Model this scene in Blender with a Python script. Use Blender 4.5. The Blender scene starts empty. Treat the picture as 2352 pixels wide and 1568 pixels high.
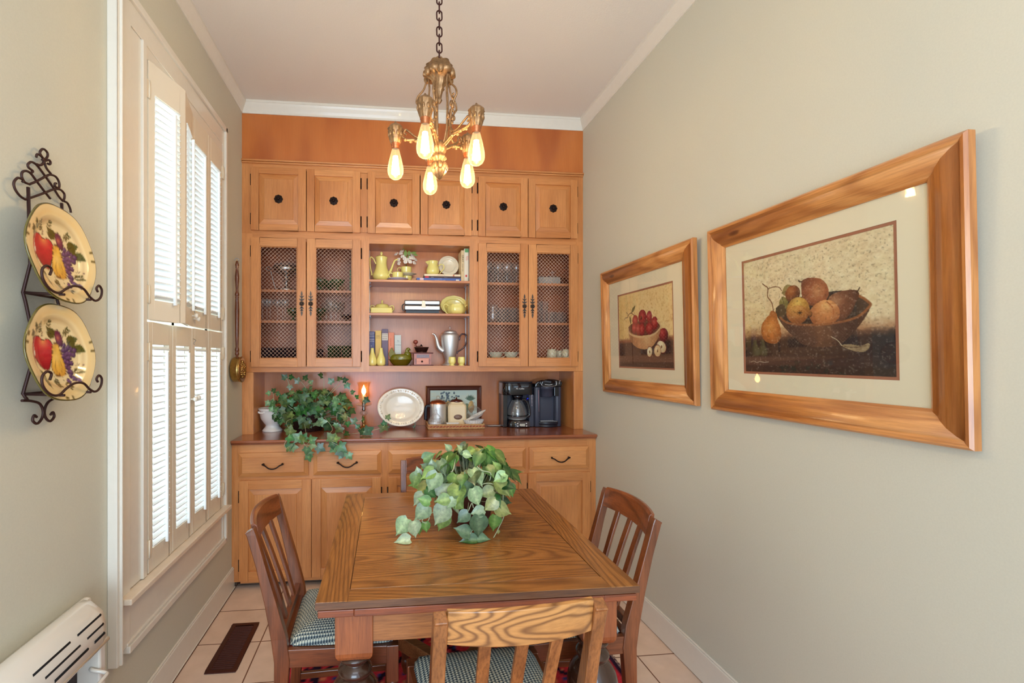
import bpy, bmesh, math, random
import numpy as np
from mathutils import Vector, Matrix

S = bpy.context.scene
C = S.collection
PI = math.pi

# ------------------------------------------------------------------ camera
F_PX, CX, HZ, CAM_H = 1060.0, 998.017, 820.0, 1.47
YAW = math.radians(5.9255)
cam_d = bpy.data.cameras.new('camera')
cam = bpy.data.objects.new('camera', cam_d)
C.objects.link(cam)
cam.location = (0, 0, CAM_H)
cam.rotation_euler = (PI / 2, 0, -YAW)
cam_d.sensor_fit = 'HORIZONTAL'
cam_d.sensor_width = 36.0
cam_d.lens = F_PX / 2352 * 36.0
cam_d.shift_x = (1176 - CX) / 2352
cam_d.shift_y = (HZ - 784) / 2352
cam_d.clip_start = 0.05
S.camera = cam

# ------------------------------------------------------------------ view
S.view_settings.view_transform = 'Standard'
S.view_settings.look = 'None'
S.view_settings.gamma = 1.0
S.view_settings.use_curve_mapping = False
S.view_settings.exposure = 0.3

# ------------------------------------------------------------------ world
w = bpy.data.worlds.new('world')
S.world = w
w.use_nodes = True
bg = w.node_tree.nodes['Background']
bg.inputs['Color'].default_value = (0.70, 0.85, 1.0, 1)
bg.inputs['Strength'].default_value = 1.6


def area(name, loc, rot, sx, sy, power, col):
    l = bpy.data.lights.new(name, 'AREA')
    l.shape = 'RECTANGLE'
    l.size, l.size_y = sx, sy
    l.energy = power
    l.color = col
    o = bpy.data.objects.new(name, l)
    o.location = loc
    o.rotation_euler = rot
    C.objects.link(o)
    return o


# daylight outside the shuttered window, the kitchen window, and added fills behind the camera
area('daylight', (-1.75, 2.35, 1.75), (0, -PI / 2, 0), 2.6, 1.8, 78, (0.76, 0.89, 1.0))
area('rear_high_fill', (0.2, -1.0, 3.1), (math.radians(28), 0, 0), 2.0, 1.2, 14, (0.93, 0.96, 1.0))  # added fill above and behind the camera, no actual fixture
area('kitchen_window_light', (-0.3, -2.1, 1.25), (PI / 2, 0, math.radians(-8)), 1.9, 1.6, 66, (0.62, 0.81, 1.0))

area('ceiling_fill', (0.25, -0.45, 1.95), (math.radians(155), 0, 0), .9, .9, 7, (1.0, 0.96, 0.90))  # added fill aimed upward to brighten the ceiling, unseen

# ------------------------------------------------------------------ place helpers (metres; x right, y into the room, z up)
_c, _s = math.cos(YAW), math.sin(YAW)


def _ray(x, y):
    a = (x - CX) / F_PX
    return (a * _c + _s, -a * _s + _c, (HZ - y) / F_PX)


def atv(x, y, v):
    r = _ray(x, y); k = v / r[1]
    return Vector((r[0] * k, v, CAM_H + r[2] * k))


def atz(x, y, z):
    r = _ray(x, y); k = (z - CAM_H) / r[2]
    return Vector((r[0] * k, r[1] * k, z))


def atu(x, y, u):
    r = _ray(x, y); k = u / r[0]
    return Vector((u, r[1] * k, CAM_H + r[2] * k))


# ------------------------------------------------------------------ colour + materials
def lin(c):
    c = c / 255.0
    return c / 12.92 if c <= 0.04045 else ((c + 0.055) / 1.055) ** 2.4


def rgb(r, g, b):
    return (lin(r), lin(g), lin(b), 1.0)


MATS = {}


def newmat(name):
    m = bpy.data.materials.new(name)
    m.use_nodes = True
    nt = m.node_tree
    return m, nt, nt.nodes['Principled BSDF']


def plain(name, col, rough=0.5, metal=0.0, spec=0.5, emit=None, estr=0, trans=0, ior=1.45, coat=0, bump=0, bscale=200, alpha=1, var=0.0):
    if name in MATS: return MATS[name]
    m, nt, b = newmat(name)
    b.inputs['Base Color'].default_value = rgb(*col)
    b.inputs['Roughness'].default_value = rough
    b.inputs['Metallic'].default_value = metal
    b.inputs['Specular IOR Level'].default_value = spec
    b.inputs['IOR'].default_value = ior
    b.inputs['Transmission Weight'].default_value = trans
    b.inputs['Coat Weight'].default_value = coat
    b.inputs['Alpha'].default_value = alpha
    if emit:
        b.inputs['Emission Color'].default_value = rgb(*emit)
        b.inputs['Emission Strength'].default_value = estr
    if bump or var:
        tc = nt.nodes.new('ShaderNodeTexCoord')
        n = nt.nodes.new('ShaderNodeTexNoise')
        n.inputs['Scale'].default_value = bscale
        n.inputs['Detail'].default_value = 4
        nt.links.new(tc.outputs['Object'], n.inputs['Vector'])
        if bump:
            bp = nt.nodes.new('ShaderNodeBump')
            bp.inputs['Strength'].default_value = bump
            bp.inputs['Distance'].default_value = 0.002
            nt.links.new(n.outputs['Fac'], bp.inputs['Height'])
            nt.links.new(bp.outputs['Normal'], b.inputs['Normal'])
        if var:
            mx = nt.nodes.new('ShaderNodeMix'); mx.data_type = 'RGBA'
            mx.inputs[6].default_value = rgb(*[max(0, c * (1 - var)) for c in col])
            mx.inputs[7].default_value = rgb(*[min(255, c * (1 + var * .6)) for c in col])
            nt.links.new(n.outputs['Fac'], mx.inputs[0])
            nt.links.new(mx.outputs[2], b.inputs['Base Color'])
    MATS[name] = m
    return m


def ramp(nt, fac, stops):
    r = nt.nodes.new('ShaderNodeValToRGB')
    e = r.color_ramp.elements
    while len(e) > 1: e.remove(e[-1])
    e[0].position = stops[0][0]; e[0].color = stops[0][1]
    for p, c in stops[1:]:
        k = e.new(p); k.color = c
    nt.links.new(fac, r.inputs['Fac'])
    return r


def wood(name, axis, dark, mid, light, rough=0.38, rings=5.0, ringamt=0.35, fibre=0.35, across=3.5, along=0.5, coat=0.25, seed=0.0, line=None, knots=False):
    """wood with its grain running along axis ('x','y','z' of object space)"""
    if name in MATS: return MATS[name]
    m, nt, b = newmat(name)
    N, L = nt.nodes.new, nt.links.new
    tc = N('ShaderNodeTexCoord')

    def mapped(sc_along, sc_across, off):
        mp = N('ShaderNodeMapping')
        s = [sc_across] * 3
        s['xyz'.index(axis)] = sc_along
        mp.inputs['Scale'].default_value = s
        mp.inputs['Location'].default_value = (off, off * 1.7, off * .6)
        L(tc.outputs['Object'], mp.inputs['Vector'])
        return mp.outputs['Vector']
    n1 = N('ShaderNodeTexNoise'); n1.inputs['Scale'].default_value = 1; n1.inputs['Detail'].default_value = 1.5
    L(mapped(along, across, seed), n1.inputs['Vector'])
    mul = N('ShaderNodeMath'); mul.operation = 'MULTIPLY'; mul.inputs[1].default_value = rings * 6.283
    L(n1.outputs['Fac'], mul.inputs[0])
    sn = N('ShaderNodeMath'); sn.operation = 'SINE'; L(mul.outputs[0], sn.inputs[0])
    ab = N('ShaderNodeMath'); ab.operation = 'MULTIPLY_ADD'; ab.inputs[1].default_value = .5; ab.inputs[2].default_value = .5
    L(sn.outputs[0], ab.inputs[0])
    pw = N('ShaderNodeMath'); pw.operation = 'POWER'; pw.inputs[1].default_value = 2.2
    L(ab.outputs[0], pw.inputs[0])
    n2 = N('ShaderNodeTexNoise'); n2.inputs['Scale'].default_value = 1; n2.inputs['Detail'].default_value = 5; n2.inputs['Roughness'].default_value = .65
    L(mapped(9, 190, seed + 3), n2.inputs['Vector'])
    n3 = N('ShaderNodeTexNoise'); n3.inputs['Scale'].default_value = 1; n3.inputs['Detail'].default_value = 3
    L(mapped(1.6, 7, seed + 7), n3.inputs['Vector'])
    base = ramp(nt, n3.outputs['Fac'], [(0.25, rgb(*mid)), (0.72, rgb(*light))])
    mx = N('ShaderNodeMix'); mx.data_type = 'RGBA'
    sc = N('ShaderNodeMath'); sc.operation = 'MULTIPLY'; sc.inputs[1].default_value = ringamt
    L(pw.outputs[0], sc.inputs[0])
    L(sc.outputs[0], mx.inputs[0]); L(base.outputs['Color'], mx.inputs[6]); mx.inputs[7].default_value = rgb(*(line or dark))
    mx2 = N('ShaderNodeMix'); mx2.data_type = 'RGBA'
    fr = ramp(nt, n2.outputs['Fac'], [(0.42, (0, 0, 0, 1)), (0.68, (1, 1, 1, 1))])
    sc2 = N('ShaderNodeMath'); sc2.operation = 'MULTIPLY'; sc2.inputs[1].default_value = fibre
    L(fr.outputs['Color'], sc2.inputs[0])
    L(sc2.outputs[0], mx2.inputs[0]); L(mx.outputs[2], mx2.inputs[6]); mx2.inputs[7].default_value = rgb(*dark)
    out = mx2.outputs[2]
    if knots:
        v = N('ShaderNodeTexVoronoi'); v.inputs['Scale'].default_value = 1.0
        L(mapped(4.2, 11, seed + 1.3), v.inputs['Vector'])
        kr = ramp(nt, v.outputs['Distance'], [(0.0, (1, 1, 1, 1)), (0.09, (.7, .7, .7, 1)), (0.15, (0, 0, 0, 1))])
        mk = N('ShaderNodeMix'); mk.data_type = 'RGBA'
        L(kr.outputs['Color'], mk.inputs[0]); L(out, mk.inputs[6]); mk.inputs[7].default_value = rgb(95, 40, 18)
        out = mk.outputs[2]
    L(out, b.inputs['Base Color'])
    b.inputs['Roughness'].default_value = rough
    b.inputs['Coat Weight'].default_value = coat
    b.inputs['Coat Roughness'].default_value = .22
    bp = N('ShaderNodeBump'); bp.inputs['Strength'].default_value = .18; bp.inputs['Distance'].default_value = .001
    L(n2.outputs['Fac'], bp.inputs['Height']); L(bp.outputs['Normal'], b.inputs['Normal'])
    MATS[name] = m
    return m


def maple(axis, seed=0.0):
    return wood('maple_%s_%d' % (axis, int(seed * 10)), axis, (140, 72, 28), (200, 124, 62), (222, 152, 90), rings=3.0, ringamt=.22, fibre=.32, across=3.0, along=.7, seed=seed)


def oak(axis, seed=0.0, tone=0):
    if tone == 0:      # table top, golden brown with dark cathedral grain
        return wood('oak_%s_%d' % (axis, int(seed * 10)), axis, (78, 42, 16), (152, 96, 46), (176, 118, 60), rings=44, ringamt=.6, fibre=.5, across=3.6, along=.42, seed=seed, line=(92, 50, 24), rough=.32, coat=.4)
    if tone == 1:      # chair wood, redder and darker
        return wood('chairwood_%s_%d' % (axis, int(seed * 10)), axis, (52, 24, 12), (112, 56, 30), (142, 78, 42), rings=5, ringamt=.4, fibre=.5, across=7, along=.6, seed=seed, rough=.3, coat=.5)
    if tone == 2:      # crest rail with strong rings
        return wood('crest_%s_%d' % (axis, int(seed * 10)), axis, (96, 52, 22), (186, 124, 66), (206, 146, 84), rings=17, ringamt=.8, fibre=.25, across=9, along=2.2, seed=seed, line=(100, 56, 26), rough=.3, coat=.4)


def vcol_mat(name, rough=.5, spec=.5, coat=0, two=False, veins=False):
    if name in MATS: return MATS[name]
    m, nt, b = newmat(name)
    a = nt.nodes.new('ShaderNodeAttribute'); a.attribute_name = 'Col'
    nt.links.new(a.outputs['Color'], b.inputs['Base Color'])
    b.inputs['Roughness'].default_value = rough
    b.inputs['Specular IOR Level'].default_value = spec
    b.inputs['Coat Weight'].default_value = coat
    if veins:
        tc = nt.nodes.new('ShaderNodeTexCoord')
        n = nt.nodes.new('ShaderNodeTexNoise'); n.inputs['Scale'].default_value = 90; n.inputs['Detail'].default_value = 5
        nt.links.new(tc.outputs['Object'], n.inputs['Vector'])
        r = ramp(nt, n.outputs['Fac'], [(.35, (.72, .74, .7, 1)), (.62, (1.1, 1.12, 1.0, 1))])
        mx = nt.nodes.new('ShaderNodeMix'); mx.data_type = 'RGBA'; mx.blend_type = 'MULTIPLY'
        mx.inputs[0].default_value = 1
        nt.links.new(a.outputs['Color'], mx.inputs[6]); nt.links.new(r.outputs['Color'], mx.inputs[7])
        nt.links.new(mx.outputs[2], b.inputs['Base Color'])
    MATS[name] = m
    return m


def glass(name, col=(255, 255, 255), rough=0.02, ior=1.45, edge=.75, base=.12):
    """thin-walled vessel glass: tinted clear centre, mirror-like rims"""
    if name in MATS: return MATS[name]
    m = bpy.data.materials.new(name); m.use_nodes = True
    nt = m.node_tree; nt.nodes.clear()
    o = nt.nodes.new('ShaderNodeOutputMaterial')
    t = nt.nodes.new('ShaderNodeBsdfTransparent'); t.inputs['Color'].default_value = rgb(*col)
    g = nt.nodes.new('ShaderNodeBsdfGlossy'); g.inputs['Roughness'].default_value = max(rough, .03)
    d = nt.nodes.new('ShaderNodeBsdfDiffuse'); d.inputs['Color'].default_value = rgb(*[min(255, int(c * .9) + 20) for c in col])
    g2 = nt.nodes.new('ShaderNodeMixShader'); g2.inputs[0].default_value = .25
    nt.links.new(g.outputs[0], g2.inputs[1]); nt.links.new(d.outputs[0], g2.inputs[2])
    lw = nt.nodes.new('ShaderNodeLayerWeight'); lw.inputs['Blend'].default_value = .5
    pw = nt.nodes.new('ShaderNodeMath'); pw.operation = 'POWER'; pw.inputs[1].default_value = 2.6
    nt.links.new(lw.outputs['Facing'], pw.inputs[0])
    f = nt.nodes.new('ShaderNodeMath'); f.operation = 'MULTIPLY_ADD'; f.inputs[1].default_value = edge; f.inputs[2].default_value = base
    nt.links.new(pw.outputs[0], f.inputs[0])
    mx = nt.nodes.new('ShaderNodeMixShader')
    nt.links.new(f.outputs[0], mx.inputs[0]); nt.links.new(t.outputs[0], mx.inputs[1]); nt.links.new(g2.outputs[0], mx.inputs[2])
    nt.links.new(mx.outputs[0], o.inputs['Surface'])
    MATS[name] = m
    return m


def thinglass(name, col=(250, 252, 250), refl=0.08):
    """flat pane: mostly clear with a faint mirror reflection"""
    if name in MATS: return MATS[name]
    m = bpy.data.materials.new(name); m.use_nodes = True
    nt = m.node_tree; nt.nodes.clear()
    o = nt.nodes.new('ShaderNodeOutputMaterial')
    t = nt.nodes.new('ShaderNodeBsdfTransparent'); t.inputs['Color'].default_value = rgb(*col)
    g = nt.nodes.new('ShaderNodeBsdfGlossy'); g.inputs['Roughness'].default_value = .02
    lw = nt.nodes.new('ShaderNodeLayerWeight'); lw.inputs['Blend'].default_value = .5
    pw = nt.nodes.new('ShaderNodeMath'); pw.operation = 'POWER'; pw.inputs[1].default_value = 5
    nt.links.new(lw.outputs['Facing'], pw.inputs[0])
    f = nt.nodes.new('ShaderNodeMath'); f.operation = 'MULTIPLY_ADD'; f.inputs[1].default_value = .9; f.inputs[2].default_value = refl / 2
    nt.links.new(pw.outputs[0], f.inputs[0])
    mx = nt.nodes.new('ShaderNodeMixShader')
    nt.links.new(f.outputs[0], mx.inputs[0]); nt.links.new(t.outputs[0], mx.inputs[1]); nt.links.new(g.outputs[0], mx.inputs[2])
    nt.links.new(mx.outputs[0], o.inputs['Surface'])
    MATS[name] = m
    return m


# ------------------------------------------------------------------ mesh builder
def wloc(o):
    v = Vector((0, 0, 0))
    while o:
        v += o.location; o = o.parent
    return v


class MB:
    def __init__(s):
        s.v = []; s.f = []; s.m = []; s.sm = []; s.col = None

    def face(s, idx, mat=0, sm=False):
        s.f.append(tuple(idx)); s.m.append(mat); s.sm.append(sm)

    def box(s, x0, x1, y0, y1, z0, z1, mat=0, M=None):
        if x0 > x1: x0, x1 = x1, x0
        if y0 > y1: y0, y1 = y1, y0
        if z0 > z1: z0, z1 = z1, z0
        n = len(s.v)
        P = [(x0, y0, z0), (x1, y0, z0), (x1, y1, z0), (x0, y1, z0), (x0, y0, z1), (x1, y0, z1), (x1, y1, z1), (x0, y1, z1)]
        if M: P = [tuple(M @ Vector(p)) for p in P]
        s.v += P
        for q in ((0, 3, 2, 1), (4, 5, 6, 7), (0, 1, 5, 4), (1, 2, 6, 5), (2, 3, 7, 6), (3, 0, 4, 7)):
            s.face([n + i for i in q], mat)
        return s

    def hexa(s, P, mat=0):
        """8 corners: bottom ring (4) then top ring (4)"""
        n = len(s.v); s.v += [tuple(p) for p in P]
        for q in ((0, 3, 2, 1), (4, 5, 6, 7), (0, 1, 5, 4), (1, 2, 6, 5), (2, 3, 7, 6), (3, 0, 4, 7)):
            s.face([n + i for i in q], mat)
        return s

    def beam(s, p, q, w, h, mat=0, up=(0, 0, 1)):
        p, q = Vector(p), Vector(q)
        d = (q - p).normalized(); u = Vector(up)
        a = d.cross(u)
        if a.length < 1e-4: a = d.cross(Vector((1, 0, 0)))
        a.normalize(); b = a.cross(d)
        P = []
        for c in (p, q):
            for i, j in ((-1, -1), (1, -1), (1, 1), (-1, 1)):
                P.append(c + a * (i * w / 2) + b * (j * h / 2))
        n = len(s.v); s.v += [tuple(x) for x in P]
        for f in ((0, 1, 2, 3), (7, 6, 5, 4), (0, 4, 5, 1), (1, 5, 6, 2), (2, 6, 7, 3), (3, 7, 4, 0)):
            s.face([n + i for i in f], mat)
        return s

    def lathe(s, prof, cx=0, cy=0, cz=0, seg=32, mat=0, M=None, lobes=0, lobamt=0, smooth=True, sx=1, sy=1, cap=False):
        n = len(s.v); k = len(prof)
        for i in range(seg):
            a = 2 * PI * i / seg
            for r, z in prof:
                rr = r * (1 + lobamt * math.cos(lobes * a)) if lobes else r
                p = Vector((rr * math.cos(a) * sx, rr * math.sin(a) * sy, z))
                if M: p = M @ p
                s.v.append((p.x + cx, p.y + cy, p.z + cz))
        for i in range(seg):
            j = (i + 1) % seg
            for t in range(k - 1):
                if prof[t][0] < 1e-6 and prof[t + 1][0] < 1e-6: continue
                s.face((n + i * k + t, n + j * k + t, n + j * k + t + 1, n + i * k + t + 1), mat, smooth)
        if cap:
            if prof[0][0] > 1e-6: s.face([n + i * k for i in range(seg)][::-1], mat)
            if prof[-1][0] > 1e-6: s.face([n + i * k + k - 1 for i in range(seg)], mat)
        return s

    def tube(s, pts, r, seg=8, mat=0, closed=False, flat=1.0, smooth=True):
        pts = [Vector(p) for p in pts]
        m = len(pts); n = len(s.v)
        rr = r if isinstance(r, (list, tuple)) else [r] * m
        prev = None
        for i, p in enumerate(pts):
            if closed:
                d = pts[(i + 1) % m] - pts[i - 1]
            else:
                d = pts[min(i + 1, m - 1)] - pts[max(i - 1, 0)]
            if d.length < 1e-9: d = Vector((0, 0, 1))
            d.normalize()
            if prev is None:
                a = d.cross(Vector((0, 0, 1)))
                if a.length < .05: a = d.cross(Vector((1, 0, 0)))
            else:
                a = prev - d * prev.dot(d)
                if a.length < 1e-5: a = d.orthogonal()
            a.normalize(); prev = a
            b = d.cross(a)
            for j in range(seg):
                t = 2 * PI * j / seg
                s.v.append(tuple(p + a * (rr[i] * math.cos(t)) + b * (rr[i] * flat * math.sin(t))))
        for i in range(m if closed else m - 1):
            i2 = (i + 1) % m
            for j in range(seg):
                j2 = (j + 1) % seg
                s.face((n + i * seg + j, n + i * seg + j2, n + i2 * seg + j2, n + i2 * seg + j), mat, smooth)
        if not closed:
            s.face([n + j for j in range(seg)][::-1], mat)
            s.face([n + (m - 1) * seg + j for j in range(seg)], mat)
        return s

    def prism(s, poly, M, depth, mat=0, smooth=False):
        """2-D polygon (x,y) extruded 0..depth along local z, placed by matrix M"""
        n = len(s.v); k = len(poly)
        for z in (0, depth):
            for x, y in poly: s.v.append(tuple(M @ Vector((x, y, z))))
        s.face([n + i for i in range(k)][::-1], mat); s.face([n + k + i for i in range(k)], mat)
        for i in range(k):
            j = (i + 1) % k
            s.face((n + i, n + j, n + k + j, n + k + i), mat, smooth)
        return s

    def grid(s, fn, nu, nv, mat=0, smooth=True, closeu=False):
        n = len(s.v)
        for i in range(nu + (0 if closeu else 1)):
            for j in range(nv + 1):
                s.v.append(tuple(fn(i / nu, j / nv)))
        w = nv + 1
        for i in range(nu):
            i2 = (i + 1) % nu if closeu else i + 1
            for j in range(nv):
                s.face((n + i * w + j, n + i2 * w + j, n + i2 * w + j + 1, n + i * w + j + 1), mat, smooth)
        return s

    def sphere(s, c, r, mat=0, seg=16, rings=10, sc=(1, 1, 1), M=None):
        prof = [(max(1e-7, r * math.sin(PI * t / rings)), -r * math.cos(PI * t / rings)) for t in range(rings + 1)]
        MM = Matrix.Diagonal(Vector(sc)).to_4x4()
        if M: MM = M @ MM
        return s.lathe(prof, c[0], c[1], c[2], seg, mat, M=MM)

    def build(s, name, mats, parent=None, local=False, bevel=0, solid=0, seg=2, sub=0, flip=False):
        me = bpy.data.meshes.new(name)
        off = Vector((0, 0, 0))
        if parent and not local: off = wloc(parent)
        me.from_pydata([(a - off.x, b - off.y, c - off.z) for a, b, c in s.v], [], s.f)
        if not isinstance(mats, (list, tuple)): mats = [mats]
        for m in mats: me.materials.append(m)
        me.polygons.foreach_set('material_index', s.m)
        me.polygons.foreach_set('use_smooth', s.sm)
        if s.col is not None:
            at = me.color_attributes.new('Col', 'FLOAT_COLOR', 'POINT')
            at.data.foreach_set('color', np.asarray(s.col, dtype=np.float32).ravel())
        me.update()
        bm = bmesh.new(); bm.from_mesh(me)
        if s.col is None and len(bm.verts) < 60000:
            bmesh.ops.remove_doubles(bm, verts=bm.verts, dist=1e-6)
        if solid == 0 and not flip: bmesh.ops.recalc_face_normals(bm, faces=bm.faces)
        bm.to_mesh(me); bm.free()
        o = bpy.data.objects.new(name, me)
        C.objects.link(o)
        if parent: o.parent = parent
        if solid:
            md = o.modifiers.new('solid', 'SOLIDIFY'); md.thickness = solid; md.offset = 0
        if bevel:
            md = o.modifiers.new('bevel', 'BEVEL'); md.width = bevel; md.segments = seg; md.limit_method = 'ANGLE'; md.angle_limit = math.radians(50)
        if sub:
            md = o.modifiers.new('sub', 'SUBSURF'); md.levels = sub; md.render_levels = sub
        return o


def tag(o, label=None, cat=None, group=None, kind=None):
    if label: o['label'] = label
    if cat: o['category'] = cat
    if group: o['group'] = group
    if kind: o['kind'] = kind
    return o


def thing(name, label, cat, loc=(0, 0, 0), rz=0, group=None):
    o = bpy.data.objects.new(name, None)
    o.empty_display_size = .05
    C.objects.link(o)
    o.location = loc; o.rotation_euler = (0, 0, rz)
    return tag(o, label, cat, group)


def dup(root, loc, rz=None, label=None, group=None):
    """a copy of a thing with copies of its parts and sub-parts"""
    r = root.copy(); C.objects.link(r); r.location = loc
    if rz is not None: r.rotation_euler = (0, 0, rz)
    if label: r['label'] = label
    if group: r['group'] = group
    for ch in list(root.children):
        c = ch.copy(); C.objects.link(c); c.parent = r
        for g in ch.children:
            d = g.copy(); C.objects.link(d); d.parent = c
    return r


def text(name, body, size, M, mat, parent=None, depth=0.0006, align='CENTER', sx=1.0):
    cu = bpy.data.curves.new(name, 'FONT')
    cu.body = body; cu.size = size; cu.extrude = depth / 2; cu.align_x = align; cu.align_y = 'CENTER'
    t = bpy.data.objects.new('tmp_text', cu)
    me = bpy.data.meshes.new_from_object(t)
    me.name = name
    bpy.data.objects.remove(t); bpy.data.curves.remove(cu)
    off = wloc(parent) if parent else Vector((0, 0, 0))
    me.transform(Matrix.Translation(-off) @ M @ Matrix.Diagonal((sx, 1, 1, 1)))
    me.materials.clear(); me.materials.append(mat)
    o = bpy.data.objects.new(name, me)
    C.objects.link(o)
    if parent: o.parent = parent
    return o


def frame_M(o, xa, ya, za=None):
    """matrix with given axes and origin"""
    xa, ya = Vector(xa).normalized(), Vector(ya).normalized()
    za = xa.cross(ya).normalized() if za is None else Vector(za)
    m = Matrix((xa, ya, za)).transposed().to_4x4()
    m.translation = Vector(o)
    return m


def catmull(P, n=8, closed=False):
    P = [Vector(p) for p in P]; out = []; m = len(P)
    for i in range(m if closed else m - 1):
        if closed: a, b, c, d = P[i - 1], P[i], P[(i + 1) % m], P[(i + 2) % m]
        else: a, b, c, d = P[max(i - 1, 0)], P[i], P[i + 1], P[min(i + 2, m - 1)]
        for k in range(n):
            t = k / n
            out.append(.5 * ((2 * b) + (c - a) * t + (2 * a - 5 * b + 4 * c - d) * t * t + (3 * b - a - 3 * c + d) * t ** 3))
    if not closed: out.append(P[-1])
    return out
# ================================================================== ROOM
UL, UR, VB, ZC = -0.975, 1.428, 3.245, 3.20
YB = -0.9
ND = 3.545      # back of the niche
DEEP = 3.50
WV0, WV1, WZ0, WZ1 = 1.93, 2.82, 0.595, 2.70      # window hole in the left wall


def wallmat(name, col, bump=.05):
    return plain(name, col, rough=.62, spec=.3, bump=bump, bscale=220, var=.03)


M_wall = wallmat('wall_paint_sage', (205, 200, 182))
M_ceil = plain('ceiling_paint', (232, 224, 214), rough=.8, bump=.35, bscale=140, var=.02)
M_trim = plain('trim_cream_gloss', (226, 218, 204), rough=.28, spec=.5, coat=.2, var=.02, bscale=30)
M_shut = plain('shutter_cream', (226, 214, 194), rough=.35, spec=.5)
M_louv = plain('louver_white', (234, 237, 236), rough=.4, spec=.5)


def tile_mat():
    m, nt, b = newmat('floor_tile_beige')
    N, L = nt.nodes.new, nt.links.new
    tc = N('ShaderNodeTexCoord')
    mp = N('ShaderNodeMapping')
    mp.inputs['Location'].default_value = (0.648, -0.0, 0)
    L(tc.outputs['Object'], mp.inputs['Vector'])
    br = N('ShaderNodeTexBrick')
    br.offset = 0; br.squash = 1
    br.inputs['Scale'].default_value = 1
    br.inputs['Brick Width'].default_value = 0.3125
    br.inputs['Row Height'].default_value = 0.3125
    br.inputs['Mortar Size'].default_value = 0.0032
    br.inputs['Mortar Smooth'].default_value = .15
    br.inputs['Color1'].default_value = rgb(222, 192, 168)
    br.inputs['Color2'].default_value = rgb(226, 199, 178)
    br.inputs['Mortar'].default_value = rgb(120, 78, 58)
    L(mp.outputs[0], br.inputs['Vector'])
    n = N('ShaderNodeTexNoise'); n.inputs['Scale'].default_value = 9; n.inputs['Detail'].default_value = 6
    L(tc.outputs['Object'], n.inputs['Vector'])
    r = ramp(nt, n.outputs['Fac'], [(.3, (.9, .87, .84, 1)), (.7, (1.05, 1.04, 1.03, 1))])
    mx = N('ShaderNodeMix'); mx.data_type = 'RGBA'; mx.blend_type = 'MULTIPLY'; mx.inputs[0].default_value = 1
    L(br.outputs['Color'], mx.inputs[6]); L(r.outputs['Color'], mx.inputs[7])
    L(mx.outputs[2], b.inputs['Base Color'])
    b.inputs['Roughness'].default_value = .42
    bp = N('ShaderNodeBump'); bp.inputs['Strength'].default_value = .5; bp.inputs['Distance'].default_value = .002; bp.invert = True
    L(br.outputs['Fac'], bp.inputs['Height']); L(bp.outputs['Normal'], b.inputs['Normal'])
    return m


def struct(name, mb, mats, bevel=0, **k):
    o = mb.build(name, mats, None, bevel=bevel, **k)
    o['kind'] = 'structure'
    return o


TILE_Y = 2.468 % 0.3125     # one grout line measured at 2.468 m
fl = MB().box(UL - .15, UR + .15, YB, ND + .12, -.08, 0)
ob = struct('floor', fl, tile_mat())
ob.location.y = 0
nodes = ob.data.materials[0].node_tree.nodes
for nd in nodes:
    if nd.type == 'MAPPING': nd.inputs['Location'].default_value = (0.648 + 0.3125 * 8, -TILE_Y + 0.3125 * 10, 0)

struct('ceiling', MB().box(UL - .15, UR + .15, YB, ND + .12, ZC, ZC + .08), M_ceil)
struct('wall_right', MB().box(UR, UR + .12, YB, ND + .12, 0, ZC), M_wall)
struct('wall_back', MB().box(UL - .12, UR + .12, ND + .014, ND + .12, 0, ZC), M_wall)
wl = MB()
wl.box(UL - .12, UL, YB, WV0, 0, ZC); wl.box(UL - .12, UL, WV1, ND + .12, 0, ZC)
wl.box(UL - .12, UL, WV0, WV1, 0, WZ0); wl.box(UL - .12, UL, WV0, WV1, WZ1, ZC)
struct('wall_left', wl, M_wall)


def crown(name, p, q, nrm, ext0=0, ext1=0):
    """cove crown between p and q (on the wall at ceiling height), nrm points into the room"""
    prof = [(0, -.078), (.006, -.078), (.008, -.066), (.016, -.050), (.028, -.028), (.034, -.016), (.037, -.014), (.037, 0), (0, 0)]
    mb = MB(); n = Vector(nrm); d = (Vector(q) - Vector(p)).normalized()
    k = len(prof)
    for c, e in ((Vector(p), -1), (Vector(q), 1)):
        for a, z in prof:
            mit = a * e * (-1) * (ext0 if e < 0 else ext1)
            mb.v.append(tuple(c + n * a + Vector((0, 0, z)) + d * mit))
    for i in range(k):
        j = (i + 1) % k
        mb.face((i, j, k + j, k + i))
    mb.face(range(k)); mb.face([k + i for i in range(k)][::-1])
    return struct(name, mb, M_trim)


crown('trim_1', (UL, YB, ZC), (UL, VB, ZC), (1, 0, 0), 0, 1)
crown('trim_2', (UL, VB, ZC), (UR, VB, ZC), (0, -1, 0), 1, 1)
crown('trim_3', (UR, VB, ZC), (UR, YB, ZC), (-1, 0, 0), 1, 0)

bb = MB(); bb.box(UL, UL + .014, YB, 3.055, 0.006, .135); bb.box(UL, UL + .018, YB, 3.055, 0.006, .012)
bb.box(UL, UL + .010, YB, 3.055, .135, .143)
struct('baseboard_left', bb, M_trim, bevel=.003)
bb = MB(); bb.box(UR - .014, UR, YB, 3.055, 0.004, .137); bb.box(UR - .010, UR, YB, 3.055, .137, .145)
struct('baseboard_right', bb, M_trim, bevel=.003)

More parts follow.
